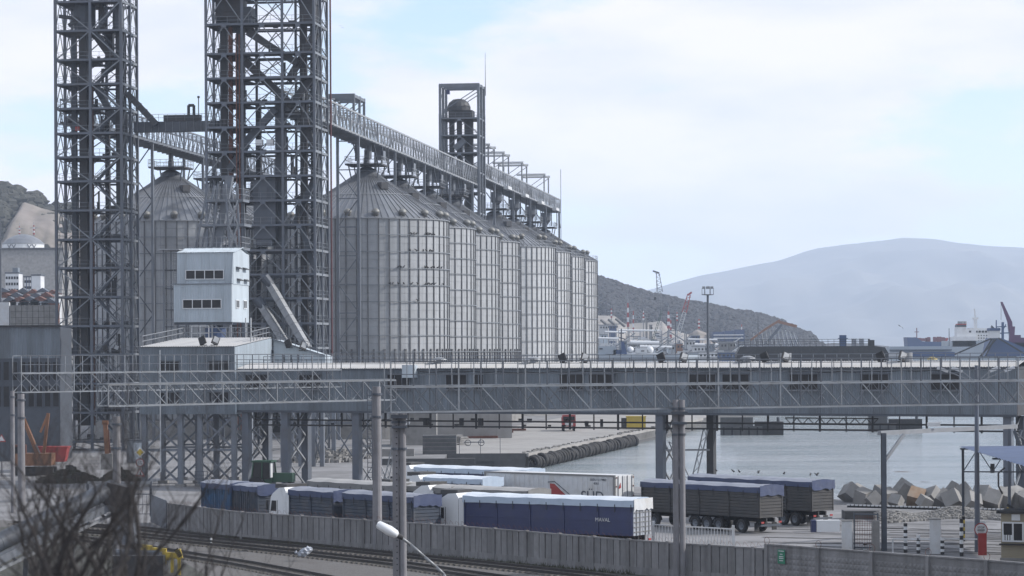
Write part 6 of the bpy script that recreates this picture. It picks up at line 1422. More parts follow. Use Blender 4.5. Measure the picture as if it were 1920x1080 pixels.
# inclined loader in the left foreground
LD = thing('belt_loader', 'grey inclined belt loader crossing the lower left corner behind branches', 'conveyor', (xat(100, 120, 2), 120, 0)); o0 = LD.location
a = at(-40, 1035, 119) - o0; b = at(212, 915, 124) - o0; dn = Vector((0, 0, -1))
for k in range(7): c0 = a.lerp(b, k / 7); c1 = a.lerp(b, (k + .985) / 7); MB().tube(c0, c1, .42, .42, n=24).build('belt_cover', M['steel'], LD)
pbar(LD, 'side_beam', a + dn * .75, b + dn * .75, .5, M['steel_light'], .35); pbar(LD, 'side_beam', a + dn * 1.25, b + dn * 1.2, .15, M['galv'], .12)
for k in range(9): c = a.lerp(b, k / 9); pbar(LD, 'truss_web', c + dn * .8, a.lerp(b, (k + .5) / 9) + dn * 1.25, .1, M['steel'])
MB().bar(b + Vector((-.3, 0, -.2)), b + Vector((.9, 0, -.5)), 1.2, 1.0).build('discharge_head', M['dark_duct'], LD)
MB().hexa([(b.x + .4, -.5 + b.y, b.z - 2.6), (b.x + 1.1, -.5 + b.y, b.z - 2.6), (b.x + 1.1, .5 + b.y, b.z - 2.6), (b.x + .4, .5 + b.y, b.z - 2.6), (b.x - .2, -.5 + b.y, b.z - .6), (b.x + .9, -.5 + b.y, b.z - .6), (b.x + .9, .5 + b.y, b.z - .6), (b.x - .2, .5 + b.y, b.z - .6)]).build('discharge_spout', M['steel_light'], LD)
for x in (-1.5, .6): pbar(LD, 'support_leg', (x, 0, 0), (x + .3, 0, a.lerp(b, (x + 3) / 6.2).z - 1), .2, M['steel'])
MB().bb(-2.4, 2.8, -1, 1, .3, 1.4).build('chassis', M['dark_duct'], LD)
for x in (-1.6, 2):
    o = MB().lathe([(.3, -.2), (.6, -.2), (.6, .2), (.3, .2)], 18).build('wheel', M['rubber'], LD); o.matrix_local = Matrix.Translation((x, -1.1, .6)) @ Matrix.Rotation(R(90), 4, 'X')
# yellow frame machine and dark machinery in the foreground
YF = thing('yellow_track_machine', 'yellow steel frame of a track machine with hazard plate, low at the left', 'machine', (xat(290, 140, 1), 140, 0)); o0 = YF.location; ky = 140 / F
def yl(px, py): return at(px, py, 140) - o0
for (a, b, w_) in (((258, 1026), (285, 1028), .3), ((270, 1031), (312, 1034), .32), ((285, 1038), (335, 1042), .28), ((333, 1030), (338, 1048), .3)): pbar(YF, 'beam', yl(*a), yl(*b), w_, M['yellow'])
for px, y1 in ((303, 1062), (309, 1058), (323, 1074), (336, 1078), (315, 1050)): pbar(YF, 'leg', yl(px, 1036), yl(px, y1), .16, M['yellow'])
for k in range(5): a = yl(331 + k * 2, 1030 + k * 3); o = pbox(YF, 'hazard_stripe', a + Vector((0, -.2, 0)), (.25, .02, .07), M['black']); o.rotation_euler = (0, R(-35), 0)
MB().bb(yl(210, 0).x, yl(305, 0).x, -1, 1, max(.2, yl(210, 1085).z), yl(210, 1040).z).build('engine_housing', M['dark_duct'], YF)
MB().tube(yl(218, 1040), yl(300, 1040), .3, n=12).build('blue_cylinder', M['steel'], YF)
MB().bar(yl(272, 1046), yl(274, 1079), .3, .5).build('pillar', M['steel_light'], YF); MB().bar(yl(245, 1040), yl(305, 1038), .35, .25).build('cross_pipe', M['galv'], YF)
BM = thing('dark_machine', 'dark greasy railway machine beneath the branches at the bottom left', 'machine', (xat(150, 130, 0), 130, 0)); rnd = random.Random(77)
for k in range(22):
    x = rnd.uniform(-3, 2.2); z = rnd.uniform(.2, 2.2); w_ = rnd.uniform(.4, 1.3); h = rnd.uniform(.2, .7); MB().box((x, rnd.uniform(-1.5, 1.5), z + h / 2), (w_, rnd.uniform(.3, 1.2), h), rnd.uniform(-.3, .3)).build(rnd.choice(('housing', 'panel', 'gearbox')), M[rnd.choice(('black', 'dark_duct', 'rust', 'dark_duct', 'steel'))], BM)
for x in (-2.3, 0, 1.6):
    o = MB().lathe([(0, -.06), (.5, -.06), (.5, .06), (0, .06)], 18).build('wheel', M['rail'], BM); o.matrix_local = Matrix.Translation((x, -1.2, .5)) @ Matrix.Rotation(R(90), 4, 'X')
PT = thing('leaning_post', 'dark weathered post leaning right of the belt loader', 'post', G(247, 1000)); MB().tube((0, 0, 0), (-.2, 0, 2.6), .14, .13, n=8).build('shaft', M['bark'], PT)
# ---------------------------------------------------------------- bare trees in the foreground
def branchy(mb, p, d, ln, r, depth, rnd):
    n = 4; prev = p; pr = r
    for k in range(n):
        d = (d + Vector((rnd.uniform(-.22, .22), rnd.uniform(-.22, .22), rnd.uniform(-.05, .16)))).normalized(); q = prev + d * (ln / n); rr = pr * .86
        mb.tube(prev, q, pr, rr, n=6, cap=False)
        if depth > 0 and (k > 0 or depth > 2) and rnd.random() < .85:
            sd_ = Vector((rnd.uniform(-1, 1), rnd.uniform(-.6, .6), rnd.uniform(.1, 1))).normalized(); branchy(mb, q, (d * .55 + sd_ * .75).normalized(), ln * rnd.uniform(.55, .8), rr * .62, depth - 1, rnd)
        prev, pr = q, rr
def baretree(px, d, zbase, h, r, lb, seed, lean=(0, 0)):
    t = thing('bare_tree', lb, 'tree', (xat(px, d, zbase), d, 0), 0, 'leafless trees in the foreground'); rnd = random.Random(seed)
    mb = MB(); r *= .62; mb.tube((0, 0, 0), (lean[0] * .5, 0, zbase), r * 1.3, r, n=8); mb.build('trunk', M['bark'], t)
    mb = MB(); 
    for k in range(4): branchy(mb, Vector((lean[0] * .5, 0, zbase - .3 * k)), Vector((lean[0] + rnd.uniform(-1.2, 1.2), rnd.uniform(-.4, .4), 1)).normalized(), h, r * .55, 3, rnd)
    mb.build('crown', M['bark'], t)
baretree(95, 17, 12.65, .5, .035, 'leftmost blurred leafless tree at the bottom left', 1, (.15, 0))
baretree(150, 19, 12.5, .6, .03, 'blurred leafless tree just left of the thick concrete pole', 11, (-.1, 0))
baretree(230, 18, 12.5, .7, .04, 'blurred leafless tree in front of the thick concrete pole', 2, (.2, 0))
baretree(10, 15, 12.7, .6, .03, 'blurred bare shrub in the lower left corner', 5, (.3, 0))
baretree(60, 20, 12.45, .6, .035, 'blurred leafless tree rising over the belt loader', 13, (.25, 0))
baretree(185, 16, 12.72, .62, .045, 'dense blurred bush of bare twigs at the bottom left', 21, (0, 0))
baretree(260, 19, 12.5, .7, .035, 'blurred leafless tree rising over the yellow machine', 33, (-.2, 0))
baretree(130, 15, 12.72, .6, .045, 'blurred knot of bare branches at the very bottom left', 37, (.1, 0))
sheet('dark_soil', [P2(G(*q)) for q in ((-500, 1000), (150, 985), (262, 1012), (330, 1045), (420, 1100), (420, 1500), (-900, 1500))], .012, M['soil'])
baretree(45, 14, 12.8, .55, .05, 'dark blurred twig tangle left of the belt loader head', 51, (.3, 0))
baretree(110, 17, 12.55, .42, .045, 'dark blurred twig tangle below the belt loader', 52, (-.2, 0))
baretree(170, 14, 12.82, .5, .045, 'dark blurred twig tangle right below the thick pole', 53, (.25, 0))
baretree(205, 20, 12.3, .55, .04, 'short blurred twig tangle crossing the thick pole', 54, (-.3, 0))
baretree(-20, 16, 12.6, .5, .04, 'blurred twig tangle entering from the left edge', 55, (.6, 0))
baretree(75, 15, 12.78, .5, .06, 'dark blurred fork of twigs over the belt loader cover', 61, (.2, 0))
baretree(140, 18, 12.55, .6, .06, 'dark blurred fork of twigs below the rubble heap', 62, (-.1, 0))
baretree(240, 15, 12.75, .5, .05, 'dark blurred fork of twigs beside the yellow machine', 63, (.1, 0))
baretree(330, 22, 12.25, .8, .02, 'thin blurred twigs rising before the slab fence', 9, (.5, 0))
# ---------------------------------------------------------------- birds
bird = MB(); n = 8
for i, (x, r, z) in enumerate(((-.2, .01, .06), (-.08, .07, .1), (.04, .085, .14), (.12, .06, .2), (.17, .045, .25), (.22, .03, .24), (.28, .004, .23))):
    for k in range(n): a = 2 * math.pi * k / n; bird.v.append((x, r * math.cos(a), z + r * math.sin(a)))
for i in range(6):
    for k in range(n): bird.f.append((i * n + k, i * n + (k + 1) % n, (i + 1) * n + (k + 1) % n, (i + 1) * n + k))
bird.bb(-.01, .01, -.03, -.015, 0, .08).bb(-.01, .01, .015, .03, 0, .08)
bme = bird.mesh('bird', M['black'], True); rnd = random.Random(41)
s0c = silos[0].location; Rr = 13.95; hh = (35.9 - 3.2) / 12
for row, pxs in ((11, (773, 778, 783, 800, 803, 806, 811, 815)), (10, (770, 781, 795, 801, 806, 810, 812)), (9, (748, 752, 758, 799, 803, 811, 816, 822, 828)), (8, (731, 737, 748, 758, 772, 784, 799, 802, 806, 811, 815, 832)), (7, (785,))):
    z = 3.2 + hh * row + .06
    for px in pxs:
        U = (px - 960) / F; best = None
        for a_ in range(-120, 10):
            a = R(a_); x = s0c.x + Rr * math.cos(a - TH); y = s0c.y + Rr * math.sin(a - TH); e = abs(x / y - U)
            if best is None or e < best[0]: best = (e, x, y)
        o = inst(bme, 'bird', None, loc=(best[1], best[2], z), rot=(0, 0, rnd.random() * 6), scale=(1.5,) * 3); tag(o, 'small dark pigeon perched on a wind ring of the nearest silo', 'bird', 'birds perched on the silo rings')
bt = [o for o in bpy.data.objects if o.get('label', '').startswith('rightmost dark grey trailer')][0]; mw = bt.matrix_basis
for k, (x, y) in enumerate(((.6, 0), (1.0, .3), (1.1, -.6), (4.2, 0), (6.9, .2), (7.1, .0), (9.2, .1), (9.9, .1), (12, 0))):
    p = mw @ Vector((x, y, 4.02 - .15)); o = inst(bme, 'bird', None, loc=(p.x, p.y, 3.97), rot=(0, 0, rnd.random() * 6), scale=(.9,) * 3); tag(o, 'small dark bird standing on the navy tarpaulin of the rightmost trailer', 'bird', 'birds on the rightmost trailer')

# stains and tyre marks lying on the yard, parts of the ground
M['mark'] = pmat('tyre_mark', (.085, .083, .085), .9, 0, .3, 1.5, dirt=(.16, .155, .16), dscale=2.5, damt=.9)
gr = bpy.data.objects['ground']; rnd = random.Random(55); zq = .016
for k in range(26):
    a = G(rnd.uniform(1380, 1900), rnd.uniform(975, 1030)); ang = rnd.uniform(-.75, -.2); p = a.copy(); w_ = rnd.uniform(.16, .3); V = []
    for i in range(15):
        q = Vector((-math.sin(ang), math.cos(ang), 0)); V += [tuple(p + q * w_), tuple(p - q * w_)]; p = p + Vector((math.cos(ang), math.sin(ang), 0)) * 1.1; ang += rnd.uniform(-.02, .045)
    V = [(x, y, zq) for x, y, z in V]; zq += .0011
    MB().add(V, [(2 * i, 2 * i + 1, 2 * i + 3, 2 * i + 2) for i in range(14)]).build('tyre_mark', M['mark'], gr)
for k in range(22):
    a = G(rnd.uniform(560, 1880), rnd.uniform(880, 1020)); r = rnd.uniform(.4, 1.6); n = 14; zq += .0011
    MB().add([(a.x + r * rnd.uniform(.7, 1.2) * math.cos(6.283 * i / n), a.y + r * rnd.uniform(.7, 1.2) * math.sin(6.283 * i / n) * 1.3, zq) for i in range(n)], [tuple(range(n))]).build('oil_stain', M['mark'], gr)
# ---------------------------------------------------------------- harbour and far shore
M['scree'] = pmat('pale_scree', (.19, .165, .148), .95, 0, .3, .08, dirt=(.10, .09, .07), dscale=.05, damt=.8)
hill('rock_spur', [(-30, 470), (0, 436), (24, 404), (44, 376), (60, 381), (80, 389), (110, 398), (150, 424), (210, 470)], 1235, 1470, 1530, 60, 30, M['scree'], 8, 40, gully=8)
hill('quarry_slope', [(1060, 600), (1100, 590), (1150, 591), (1172, 607), (1215, 604), (1240, 601), (1256, 616), (1290, 627), (1325, 634), (1360, 652), (1420, 668)], 1350, 1700, 1860, 120, 40, M['quarry'], 5, 50, gully=5)
hill('sand_spur', [(1285, 640), (1296, 622), (1306, 617), (1322, 622), (1336, 636), (1350, 655)], 1320, 1480, 1560, 40, 20, M['scree'], 2, 30, gully=2)
sheet('far_quay', [(20, 860), (2600, 1150), (2600, 1145 + 300), (600, 2100), (20, 2100)], -.6, M['yard'])
hill('far_shore', [(1480, 664), (1520, 648), (1560, 643), (1620, 645), (1680, 650), (1760, 652), (2000, 654), (2300, 660)], 2400, 2600, 2800, 80, 12, M['wood'], 4, 60)
def W3(px, py, d): return at(px, py, d)
def obox(t, nm, px0, px1, y0, y1, d, m, dep=10, o0=None):
    """box from picture extents at distance d, in the thing's own frame"""
    o0 = t.location; a = at(px0, y1, d); b = at(px1, y0, d); return MB().bb(a.x - o0.x, b.x - o0.x, d - o0.y, d - o0.y + dep, max(a.z, -2) - o0.z if y1 < 690 else -1 - o0.z, b.z - o0.z).build(nm, M[m], t)
FDk = thing('floating_dock', 'long black floating dock wall with a railed top above the gallery roof', 'dock', (xat(1382, 720, 0), 720, WZ), R(-3))
Ld = 283 * 720 / F; zt = 15.1 - WZ; MB().prism([(0, -3), (Ld, -3), (Ld, zt - 2), (Ld - 1.0, zt - .4), (Ld - 4, zt), (1, zt), (0, zt - 2)], 0, 16).build('hull_wall', M['black'], FDk)
for k in range(13): pbox(FDk, 'wall_rib', (2 + k * 3.1, -.1, zt - 4), (.25, .2, 7), M['black'])
mb = MB(); railing(mb, [(.5, .2, zt), (Ld - 5, .2, zt), (Ld - 5, 6, zt)], 1.85, 1.6, .05, 2); mb.build('railing', M['black'], FDk, 'stuff')
MB().bb(Ld - 5, Ld - 3.6, 2, 4, zt, zt + 1.6).build('bollard_box', M['black'], FDk); MB().bb(Ld - 12.5, Ld - 10.7, 8, 10, zt, zt + 3.0).bb(Ld - 12.9, Ld - 10.3, 7.8, 10.2, zt + 2.0, zt + 2.2).build('blue_cabin', M['ship_blue'], FDk)
def mastpole(px, y0, d, r, lb, top=True):
    t = thing('lighting_mast', lb, 'mast', (xat(px, d, 5), d, 0)); zt = at(px, y0, d).z
    MB().tube((0, 0, 0), (0, 0, zt - 2), r * 1.1, r * .7, n=10).build('shaft', M['steel'], t)
    if top:
        MB().lathe([(.3, 0), (1.5, .1), (1.5, .25), (.3, .2)], 12, (0, 0, zt - 2.2)).build('platform', M['steel'], t); mb = MB()
        for k in range(6): a = k; mb.bar((1.4 * math.cos(a), 1.4 * math.sin(a), zt - 2), (1.4 * math.cos(a), 1.4 * math.sin(a), zt - .4), .1); 
        mb.build('lamp_frame', M['steel'], t, 'stuff')
        for k in range(4): a = k * 1.6; MB().box((1.0 * math.cos(a), 1.0 * math.sin(a), zt - .3), (.7, .5, .6)).build('lamp', M['galv'], t)
        for q in range(10): pbox(t, 'rung', (-.5, 0, zt - 4 - q * 1.0), (.7, .08, .06), M['steel'])
mastpole(1328, 537, 655, .38, 'tall lighting mast with a lamp platform, left of the black dock')
mastpole(1422, 582, 900, .2, 'thin pale mast rising behind the black dock', False)
mastpole(1267, 585, 1000, .22, 'thin grey mast between the cranes', False)
mastpole(1780, 606, 1050, .2, 'thin mast between the red tanker and the white ship', False)
def striped(px, y0, y1, d, w_, lb, first='red'):
    t = thing('striped_mast', lb, 'mast', (xat(px, d, 5), d, -1), 0, 'red and white masts in the port'); a = at(px, y1, d).z + 1; b = at(px, y0, d).z + 1; pbar(t, 'pylon', (0, 0, 0), (0, 0, a), w_ * .5, M['galv']); n = 5
    for k in range(n): MB().bar((0, 0, a + (b - a) * k / n), (0, 0, a + (b - a) * (k + 1) / n), w_ * (1 - .1 * k)).build('band', M['red' if (k % 2) == (first != 'red') else 'white_clean'], t)
    pbox(t, 'crossarm', (0, 0, a + (b - a) * .7), (w_ * 5, .2, .3), M['galv']); pbar(t, 'spike', (0, 0, b), (0, 0, b + (b - a) * .35), w_ * .25, M['galv'])
for q in ((1147, 578, 596, 1500, .9, 'short pale mast nearest the silos'), (1178, 568, 613, 1450, 1.3, 'tall red and white lattice mast left of the green crane'), (1188, 583, 622, 1440, .9, 'slim red-topped mast right of the tall lattice one'), (1207, 583, 600, 1500, 1.0, 'short white and red mast above the yellow box'), (1254, 584, 616, 1420, 1.6, 'thick red and white chimney between the two cranes'), (1258, 600, 634, 1400, 1.1, 'second red and white chimney, lower and just right'), (1270, 585, 602, 1430, .9, 'white-topped mast at the foot of the red crane boom'), (1311, 598, 616, 1500, 1.2, 'stubby red mast on the sandy spur'), (1391, 608, 632, 1500, .8, 'small red and white chimney beside the blue buildings'), (38, 424, 440, 1350, .7, 'slim mast left of the other on the hillside behind the oil tank'), (65, 422, 440, 1350, .8, 'slim mast right of the other on the hillside behind the oil tank')):
    striped(q[0], q[1], q[2], q[3], q[4], q[5], 'red' if q[0] != 1207 else 'white')
def lat(t, a, b, w_, m, n=10, r=.14):
    a = Vector(a); b = Vector(b); d = (b - a).normalized(); u = Vector((d.z, 0, -d.x)) * w_
    for s in (-.5, .5): pbar(t, 'boom_chord', a + u * s, b + u * s * .6, r * 1.6, m)
    mb = MB()
    for k in range(n): s = .5 if k % 2 else -.5; mb.bar(a.lerp(b, k / n) + u * s, a.lerp(b, (k + 1) / n) - u * s, r)
    mb.build('boom_lacing', m, t, 'stuff')
t = thing('harbour_crane', 'grey-green level-luffing crane with its jib pointing up left', 'crane', (xat(1240, 1200, 0), 1200, -1)); L0 = t.location
def lc(px, py, d=1200): return at(px, py, d) - L0
lat(t, lc(1240, 652), lc(1238, 545), 1.0, M['galv'], 24, .1); lat(t, lc(1238, 548), lc(1233, 512), 2.2, M['steel'], 10, .16); pbar(t, 'jib_head', lc(1236, 512), lc(1224, 508), .7, M['steel']); pbar(t, 'hoist_rope', lc(1231, 512), lc(1231, 548), .18, M['steel']); lat(t, lc(1220, 650), lc(1241, 583), .9, M['tractor'], 16, .12)
MB().box(lc(1237, 658), (6, 6, 5)).build('cabin', M['galv'], t); pbar(t, 'hook', lc(1228, 557), lc(1228, 562), .9, M['black'])
t = thing('harbour_crane', 'red and white lattice crane leaning right in front of the wooded hill', 'crane', (xat(1268, 1180, 0), 1180, -1)); L0 = t.location
lat(t, lc(1264, 650, 1180), lc(1284, 584, 1180), 2.2, M['white'], 16, .16); lat(t, lc(1283, 586, 1180), lc(1292, 552, 1180), 2.0, M['red'], 8, .22); pbar(t, 'jib_head', lc(1290, 553, 1180), lc(1297, 548, 1180), .8, M['red']); MB().box(lc(1264, 660, 1180), (5, 5, 5)).build('cabin', M['red'], t)
t = thing('gantry', 'pale green pipe gantry frame standing between the cranes', 'gantry', (xat(1268, 1150, 0), 1150, -1)); L0 = t.location
for a, b in (((1252, 668), (1252, 620)), ((1284, 668), (1284, 620)), ((1252, 620), (1284, 620)), ((1255, 622), (1284, 640)), ((1287, 668), (1287, 621))): pbar(t, 'member', lc(*a, 1150), lc(*b, 1150), .45, M['galv'])
t = thing('ship_loader', 'orange ship loader boom bent over a pale trestle at the tip of the wooded hill', 'ship loader', (xat(1450, 1250, 0), 1250, -1)); L0 = t.location
for a, b, m, w_ in (((1407, 638), (1432, 619), 'orange', .9), ((1432, 619), (1458, 603), 'orange', 1.1), ((1458, 603), (1494, 612), 'orange', 1.3), ((1440, 640), (1466, 608), 'steel', 1.2), ((1462, 600), (1448, 609), 'orange', .8)): pbar(t, 'boom_section', lc(*a, 1250), lc(*b, 1250), w_, M[m])
for k in range(11): pbar(t, 'trestle_leg', lc(1416 + k * 8, 645, 1252), lc(1413 + k * 7.5, 625 - 9 * math.sin(k / 3.3), 1252), .3, M['white'])
for k in range(10): pbar(t, 'trestle_brace', lc(1416 + k * 8, 645, 1252), lc(1420.5 + k * 7.5, 625 - 9 * math.sin((k + 1) / 3.3), 1252), .25, M['galv'])
for k in range(12): pbar(t, 'pile_prop', lc(1455 + k * 4.2, 648, 1256), lc(1448 + k * 4, 612 + k * 1.5, 1256), .35, M['tarp_grey'])
# pipes and sheds of the port, each a thing
rnd = random.Random(19)
for k, (x0, x1, y, d, r) in enumerate(((1182, 1236, 642, 1150, .9), (1134, 1174, 622, 1350, .5), (1122, 1160, 634, 1250, .5), (1160, 1240, 619, 1300, .45), (1200, 1260, 650, 1080, .6), (1290, 1345, 636, 1250, .4), (1300, 1380, 646, 1200, .6))):
    t = thing('port_pipe', ('thick white pipe run above the naval ship radomes', 'thin white pipe on the terraces near the silos', 'white pipe just above the grey ship', 'long thin pipe crossing below the masts', 'pale pipe at the foot of the green crane', 'thin pipe on the right below the sandy spur', 'pale pipe left of the black dock')[k], 'pipe', (xat(x0, d, 5), d, 0)); a = at(x0, y, d) - t.location; b = at(x1, y + 1, d) - t.location
    MB().tube(a, b, r, n=10).build('pipe', M['white_clean'], t)
    for q in range(5): p = a.lerp(b, q / 4); pbar(t, 'support', (p.x, p.y, -1), p, .35, M['galv'])
sheds = [(1124, 1140, 610, 618, 1400, 'white'), (1126, 1139, 628, 634, 1300, 'clad_pale'), (1143, 1156, 611, 617, 1390, 'bluesheet'), (1162, 1176, 640, 648, 1180, 'clad'), (1205, 1222, 644, 650, 1160, 'white'), (1212, 1214, 596, 601, 1440, 'tarp_beige'), (1219, 1223, 610, 620, 1380, 'tarp_beige'), (1252, 1270, 648, 660, 1120, 'clad_pale'), (1268, 1280, 645, 656, 1110, 'orange'), (1285, 1300, 640, 648, 1160, 'white'), (1310, 1345, 661, 676, 1000, 'white_clean'), (1346, 1382, 661, 676, 1000, 'ship_blue'), (1292, 1309, 662, 676, 1000, 'ship_grey'), (1297, 1312, 630, 636, 1300, 'bluesheet'), (1326, 1340, 646, 656, 1120, 'clad'), (1350, 1364, 643, 654, 1130, 'tarp_beige'), (1367, 1379, 643, 652, 1135, 'tarp_beige'), (1228, 1243, 651, 662, 1090, 'clad_pale'), (1300, 1322, 650, 660, 1080, 'white'), (1180, 1200, 646, 654, 1200, 'tarp_beige'), (1600, 1606, 636, 650, 1700, 'steel'), (1614, 1619, 636, 650, 1700, 'steel')]
wd_ = {'white': 'white', 'clad_pale': 'pale grey', 'bluesheet': 'blue-roofed', 'clad': 'grey', 'yellow': 'yellow', 'orange': 'orange', 'white_clean': 'bright white', 'ship_blue': 'dark blue', 'ship_grey': 'slate grey', 'tarp_beige': 'beige', 'steel': 'dark'}
seen = set()
for k, (x0, x1, y0, y1, d, m) in enumerate(sheds):
    t = thing('port_shed', '%s port %s, %s in the harbour between the silos and the black dock' % (wd_[m], 'silo' if m == 'steel' else 'shed', 'number') if False else '', 'shed', (xat(x0, d, 0), d, -1), 0, 'small port buildings')
    near = min((abs(x0 - q[0]), q[1]) for q in ((1122, 'the farthest silo'), (1178, 'the tall lattice mast'), (1212, 'the white and red mast'), (1240, 'the grey-green crane'), (1268, 'the red crane'), (1328, 'the tall lighting mast'), (1375, 'the black dock'), (1600, 'the right part of the black dock')))[1]
    t['label'] = 'small %s %s-storey port building %s %s' % (wd_[m], 'low' if y1 - y0 < 9 else 'two', 'up the terraces near' if y0 < 635 else 'at the quay near', near)
    if t['label'] in seen: t['label'] = t['label'].replace('small', 'smaller')
    seen.add(t['label']); obox(t, 'wall', x0, x1, y0, 695, d, m, 8); a = at(x0, y0, d); b = at(x1, y0, d); pbox(t, 'roof', ((b.x - a.x) / 2, 4, a.z + 1 + .2), (b.x - a.x + .6, 8.6, .4), M['galv'])
    for q in range(max(1, int((x1 - x0) / 5))): z = at(x0, (y0 + min(y1, y0 + 10)) / 2, d).z + 1; pbox(t, 'window', (1.0 + q * 1.4, -.05, z), (.7, .1, .9), M['glass'])
t = thing('blue_warehouse', 'stepped blue and white warehouse at the foot of the wooded hill', 'warehouse', (xat(1335, 1450, 0), 1450, -1))
for x0, x1, y0, m in ((1336, 1358, 622, 'bluesheet'), (1359, 1376, 620, 'bluesheet'), (1377, 1396, 618, 'bluesheet')): obox(t, 'block', x0, x1, y0, 640, 1450, m, 20)
for y in (627, 633): obox(t, 'white_band', 1338, 1394, y, y + 2, 1449, 'white_clean', 1)
# naval ship with radomes
t = thing('grey_ship', 'pale grey ship with a dark fin funnel and three white radome balls', 'ship', (xat(1120, 800, 0), 800, WZ)); L0 = t.location; s8 = 800
MB().plan([(-20, 0), (27, 0), (31, 4), (27, 9), (-20, 9)], -1, at(0, 672, 800).z - WZ - 0).build('hull', M['ship_grey'], t)
for x0, x1, y0, y1, m in ((1100, 1155, 649, 672, 'ship_grey'), (1136, 1162, 664, 673, 'skinship'), (1172, 1240, 662, 673, 'skinship'), (1193, 1213, 653, 663, 'skinship'), (1150, 1165, 656, 664, 'ship_blue'), (1225, 1280, 665, 673, 'ship_grey')):
    obox(t, 'superstructure', x0, x1, y0, y1, 802, m, 6)
for x0, x1, y in ((1124, 1130, 653), (1188, 1198, 665), (1202, 1208, 657), (1230, 1250, 668)): obox(t, 'window_band', x0, x1, y, y + 2, 801.6, 'glass', .3)
a = lc(1165, 664, 801); b = lc(1176, 664, 801); c = lc(1170, 641, 801); e = lc(1165, 640, 801); MB().prism([(a.x, a.z), (b.x, b.z), (c.x, c.z), (e.x, e.z)], .5, 3).build('funnel', M['ship_blue'], t)
pbar(t, 'mast', lc(1165, 642, 801), lc(1165, 616, 801), .35, M['steel']); pbar(t, 'yard', lc(1161, 625, 801), lc(1170, 625, 801), .25, M['steel']); pbar(t, 'yard', lc(1161, 633, 801), lc(1172, 636, 801), .3, M['steel'])
for px, py, r in ((1148, 660, .6), (1182, 656, 1.05), (1219, 656, 1.05)):
    o = MB().lathe([(max(.01, r * math.sin(math.pi * q / 8)), -r * math.cos(math.pi * q / 8)) for q in range(9)], 14, tuple(lc(px, py, 803))).build('radome', M['white_clean'], t, smooth=True)
# ships at the right
t = thing('red_tanker', 'dark blue hulled tanker bow with red deck gear, left of the white ship', 'ship', (xat(1703, 1500, 0), 1500, WZ)); L0 = t.location
h = at(1705, 633, 1500).z - WZ; q = 110 * 1500 / F; MB().prism([(1.5, 0), (q, 0), (q, h - 3), (8, h - 2.2), (5, h), (-.6, h + .2)], 0, 14).build('hull', M['ship_blue'], t)
rnd = random.Random(6)
for k in range(16): x = rnd.uniform(5, 26); MB().box((x, rnd.uniform(1, 10), h - 1.2), (rnd.uniform(1, 3), 2, rnd.uniform(1, 3.4))).build('deck_gear', M['ship_red'], t)
pbar(t, 'foremast', (5.5, 4, h - 1), (5.5, 4, h + 5.5), .5, M['ship_red']); pbox(t, 'crosstree', (5.5, 4, h + 3.2), (2.4, .3, .4), M['ship_red']); pbar(t, 'derrick', lc(1763, 655, 1500), lc(1777, 634, 1500), 1.2, M['red']); pbar(t, 'derrick', lc(1768, 656, 1500), lc(1775, 640, 1500), .5, M['white'])
t = thing('white_ship', 'white ship superstructure with a red-topped funnel and tall white mast', 'ship', (xat(1785, 1100, 0), 1100, WZ)); L0 = t.location
MB().bb(-2, 40, 0, 14, 0, at(0, 649, 1100).z - WZ).build('hull', M['ship_grey'], t)
for x0, x1, y0, y1, m, dd in ((1786, 1830, 631, 650, 'skinship', 0), (1794, 1812, 613, 632, 'skinship', 1), (1795, 1812, 609, 613, 'steel', 1.1), (1796, 1812, 607, 609, 'red', 1), (1812, 1830, 617, 632, 'skinship', 1.5), (1818, 1870, 615, 632, 'skinship', 5), (1829, 1870, 626, 650, 'skinship', 4.6)): obox(t, 'deckhouse', x0, x1, y0, y1, 1100 + dd, m, 6)
for k in range(7): obox(t, 'bridge_window', 1817 + k * 6, 1821 + k * 6, 620, 623.5, 1104.7 if k else 1101.4, 'glass', .4)
for k in range(5):
    for j in range(3): obox(t, 'porthole', 1834 + k * 5, 1836 + k * 5, 628 + j * 5, 630 + j * 5, 1104.4, 'glass', .3)
for px, r in ((1799, .8), (1804, 1.0), (1809, .8)): MB().tube(lc(px, 609, 1102), lc(px, 602.5, 1102), r, n=8).build('exhaust_pipe', M['galv'], t)
pbar(t, 'mast', lc(1829, 620, 1104), lc(1829, 598, 1104), 1.2, M['skinship']); pbar(t, 'mast_top', lc(1829, 600, 1104), lc(1827, 579, 1104), .45, M['skinship']); pbox(t, 'crosstree', lc(1829, 597, 1104), (2.4, .6, .8), M['skinship'])
t = thing('blue_barge', 'blue vessel with black struts and a purple derrick crane at the right edge', 'ship', (xat(1790, 950, 0), 950, WZ)); L0 = t.location
p = [lc(1845, 690, 950), lc(1857, 634, 950), lc(1878, 634, 950), lc(1960, 668, 950), lc(1960, 690, 950)]; MB().prism([(v_.x, v_.z) for v_ in p], 0, 10).build('hull_house', M['ship_blue'], t)
obox(t, 'white_block', 1858, 1875, 620, 634, 949, 'skinship', 5); obox(t, 'bridge_roof', 1856, 1876, 615, 620, 948.5, 'ship_blue', 6); MB().prism([(v_.x, v_.z) for v_ in (lc(1860, 616, 950), lc(1867, 616, 950), lc(1861, 610, 950))], 1, 3).build('radar_fin', M['steel'], t)
for a, b in (((1858, 635), (1782, 668)), ((1860, 635), (1838, 672)), ((1864, 635), (1846, 672)), ((1872, 634), (1922, 664)), ((1868, 636), (1830, 676))): pbar(t, 'strut', lc(*a, 947), lc(*b, 947), .5, M['black'])
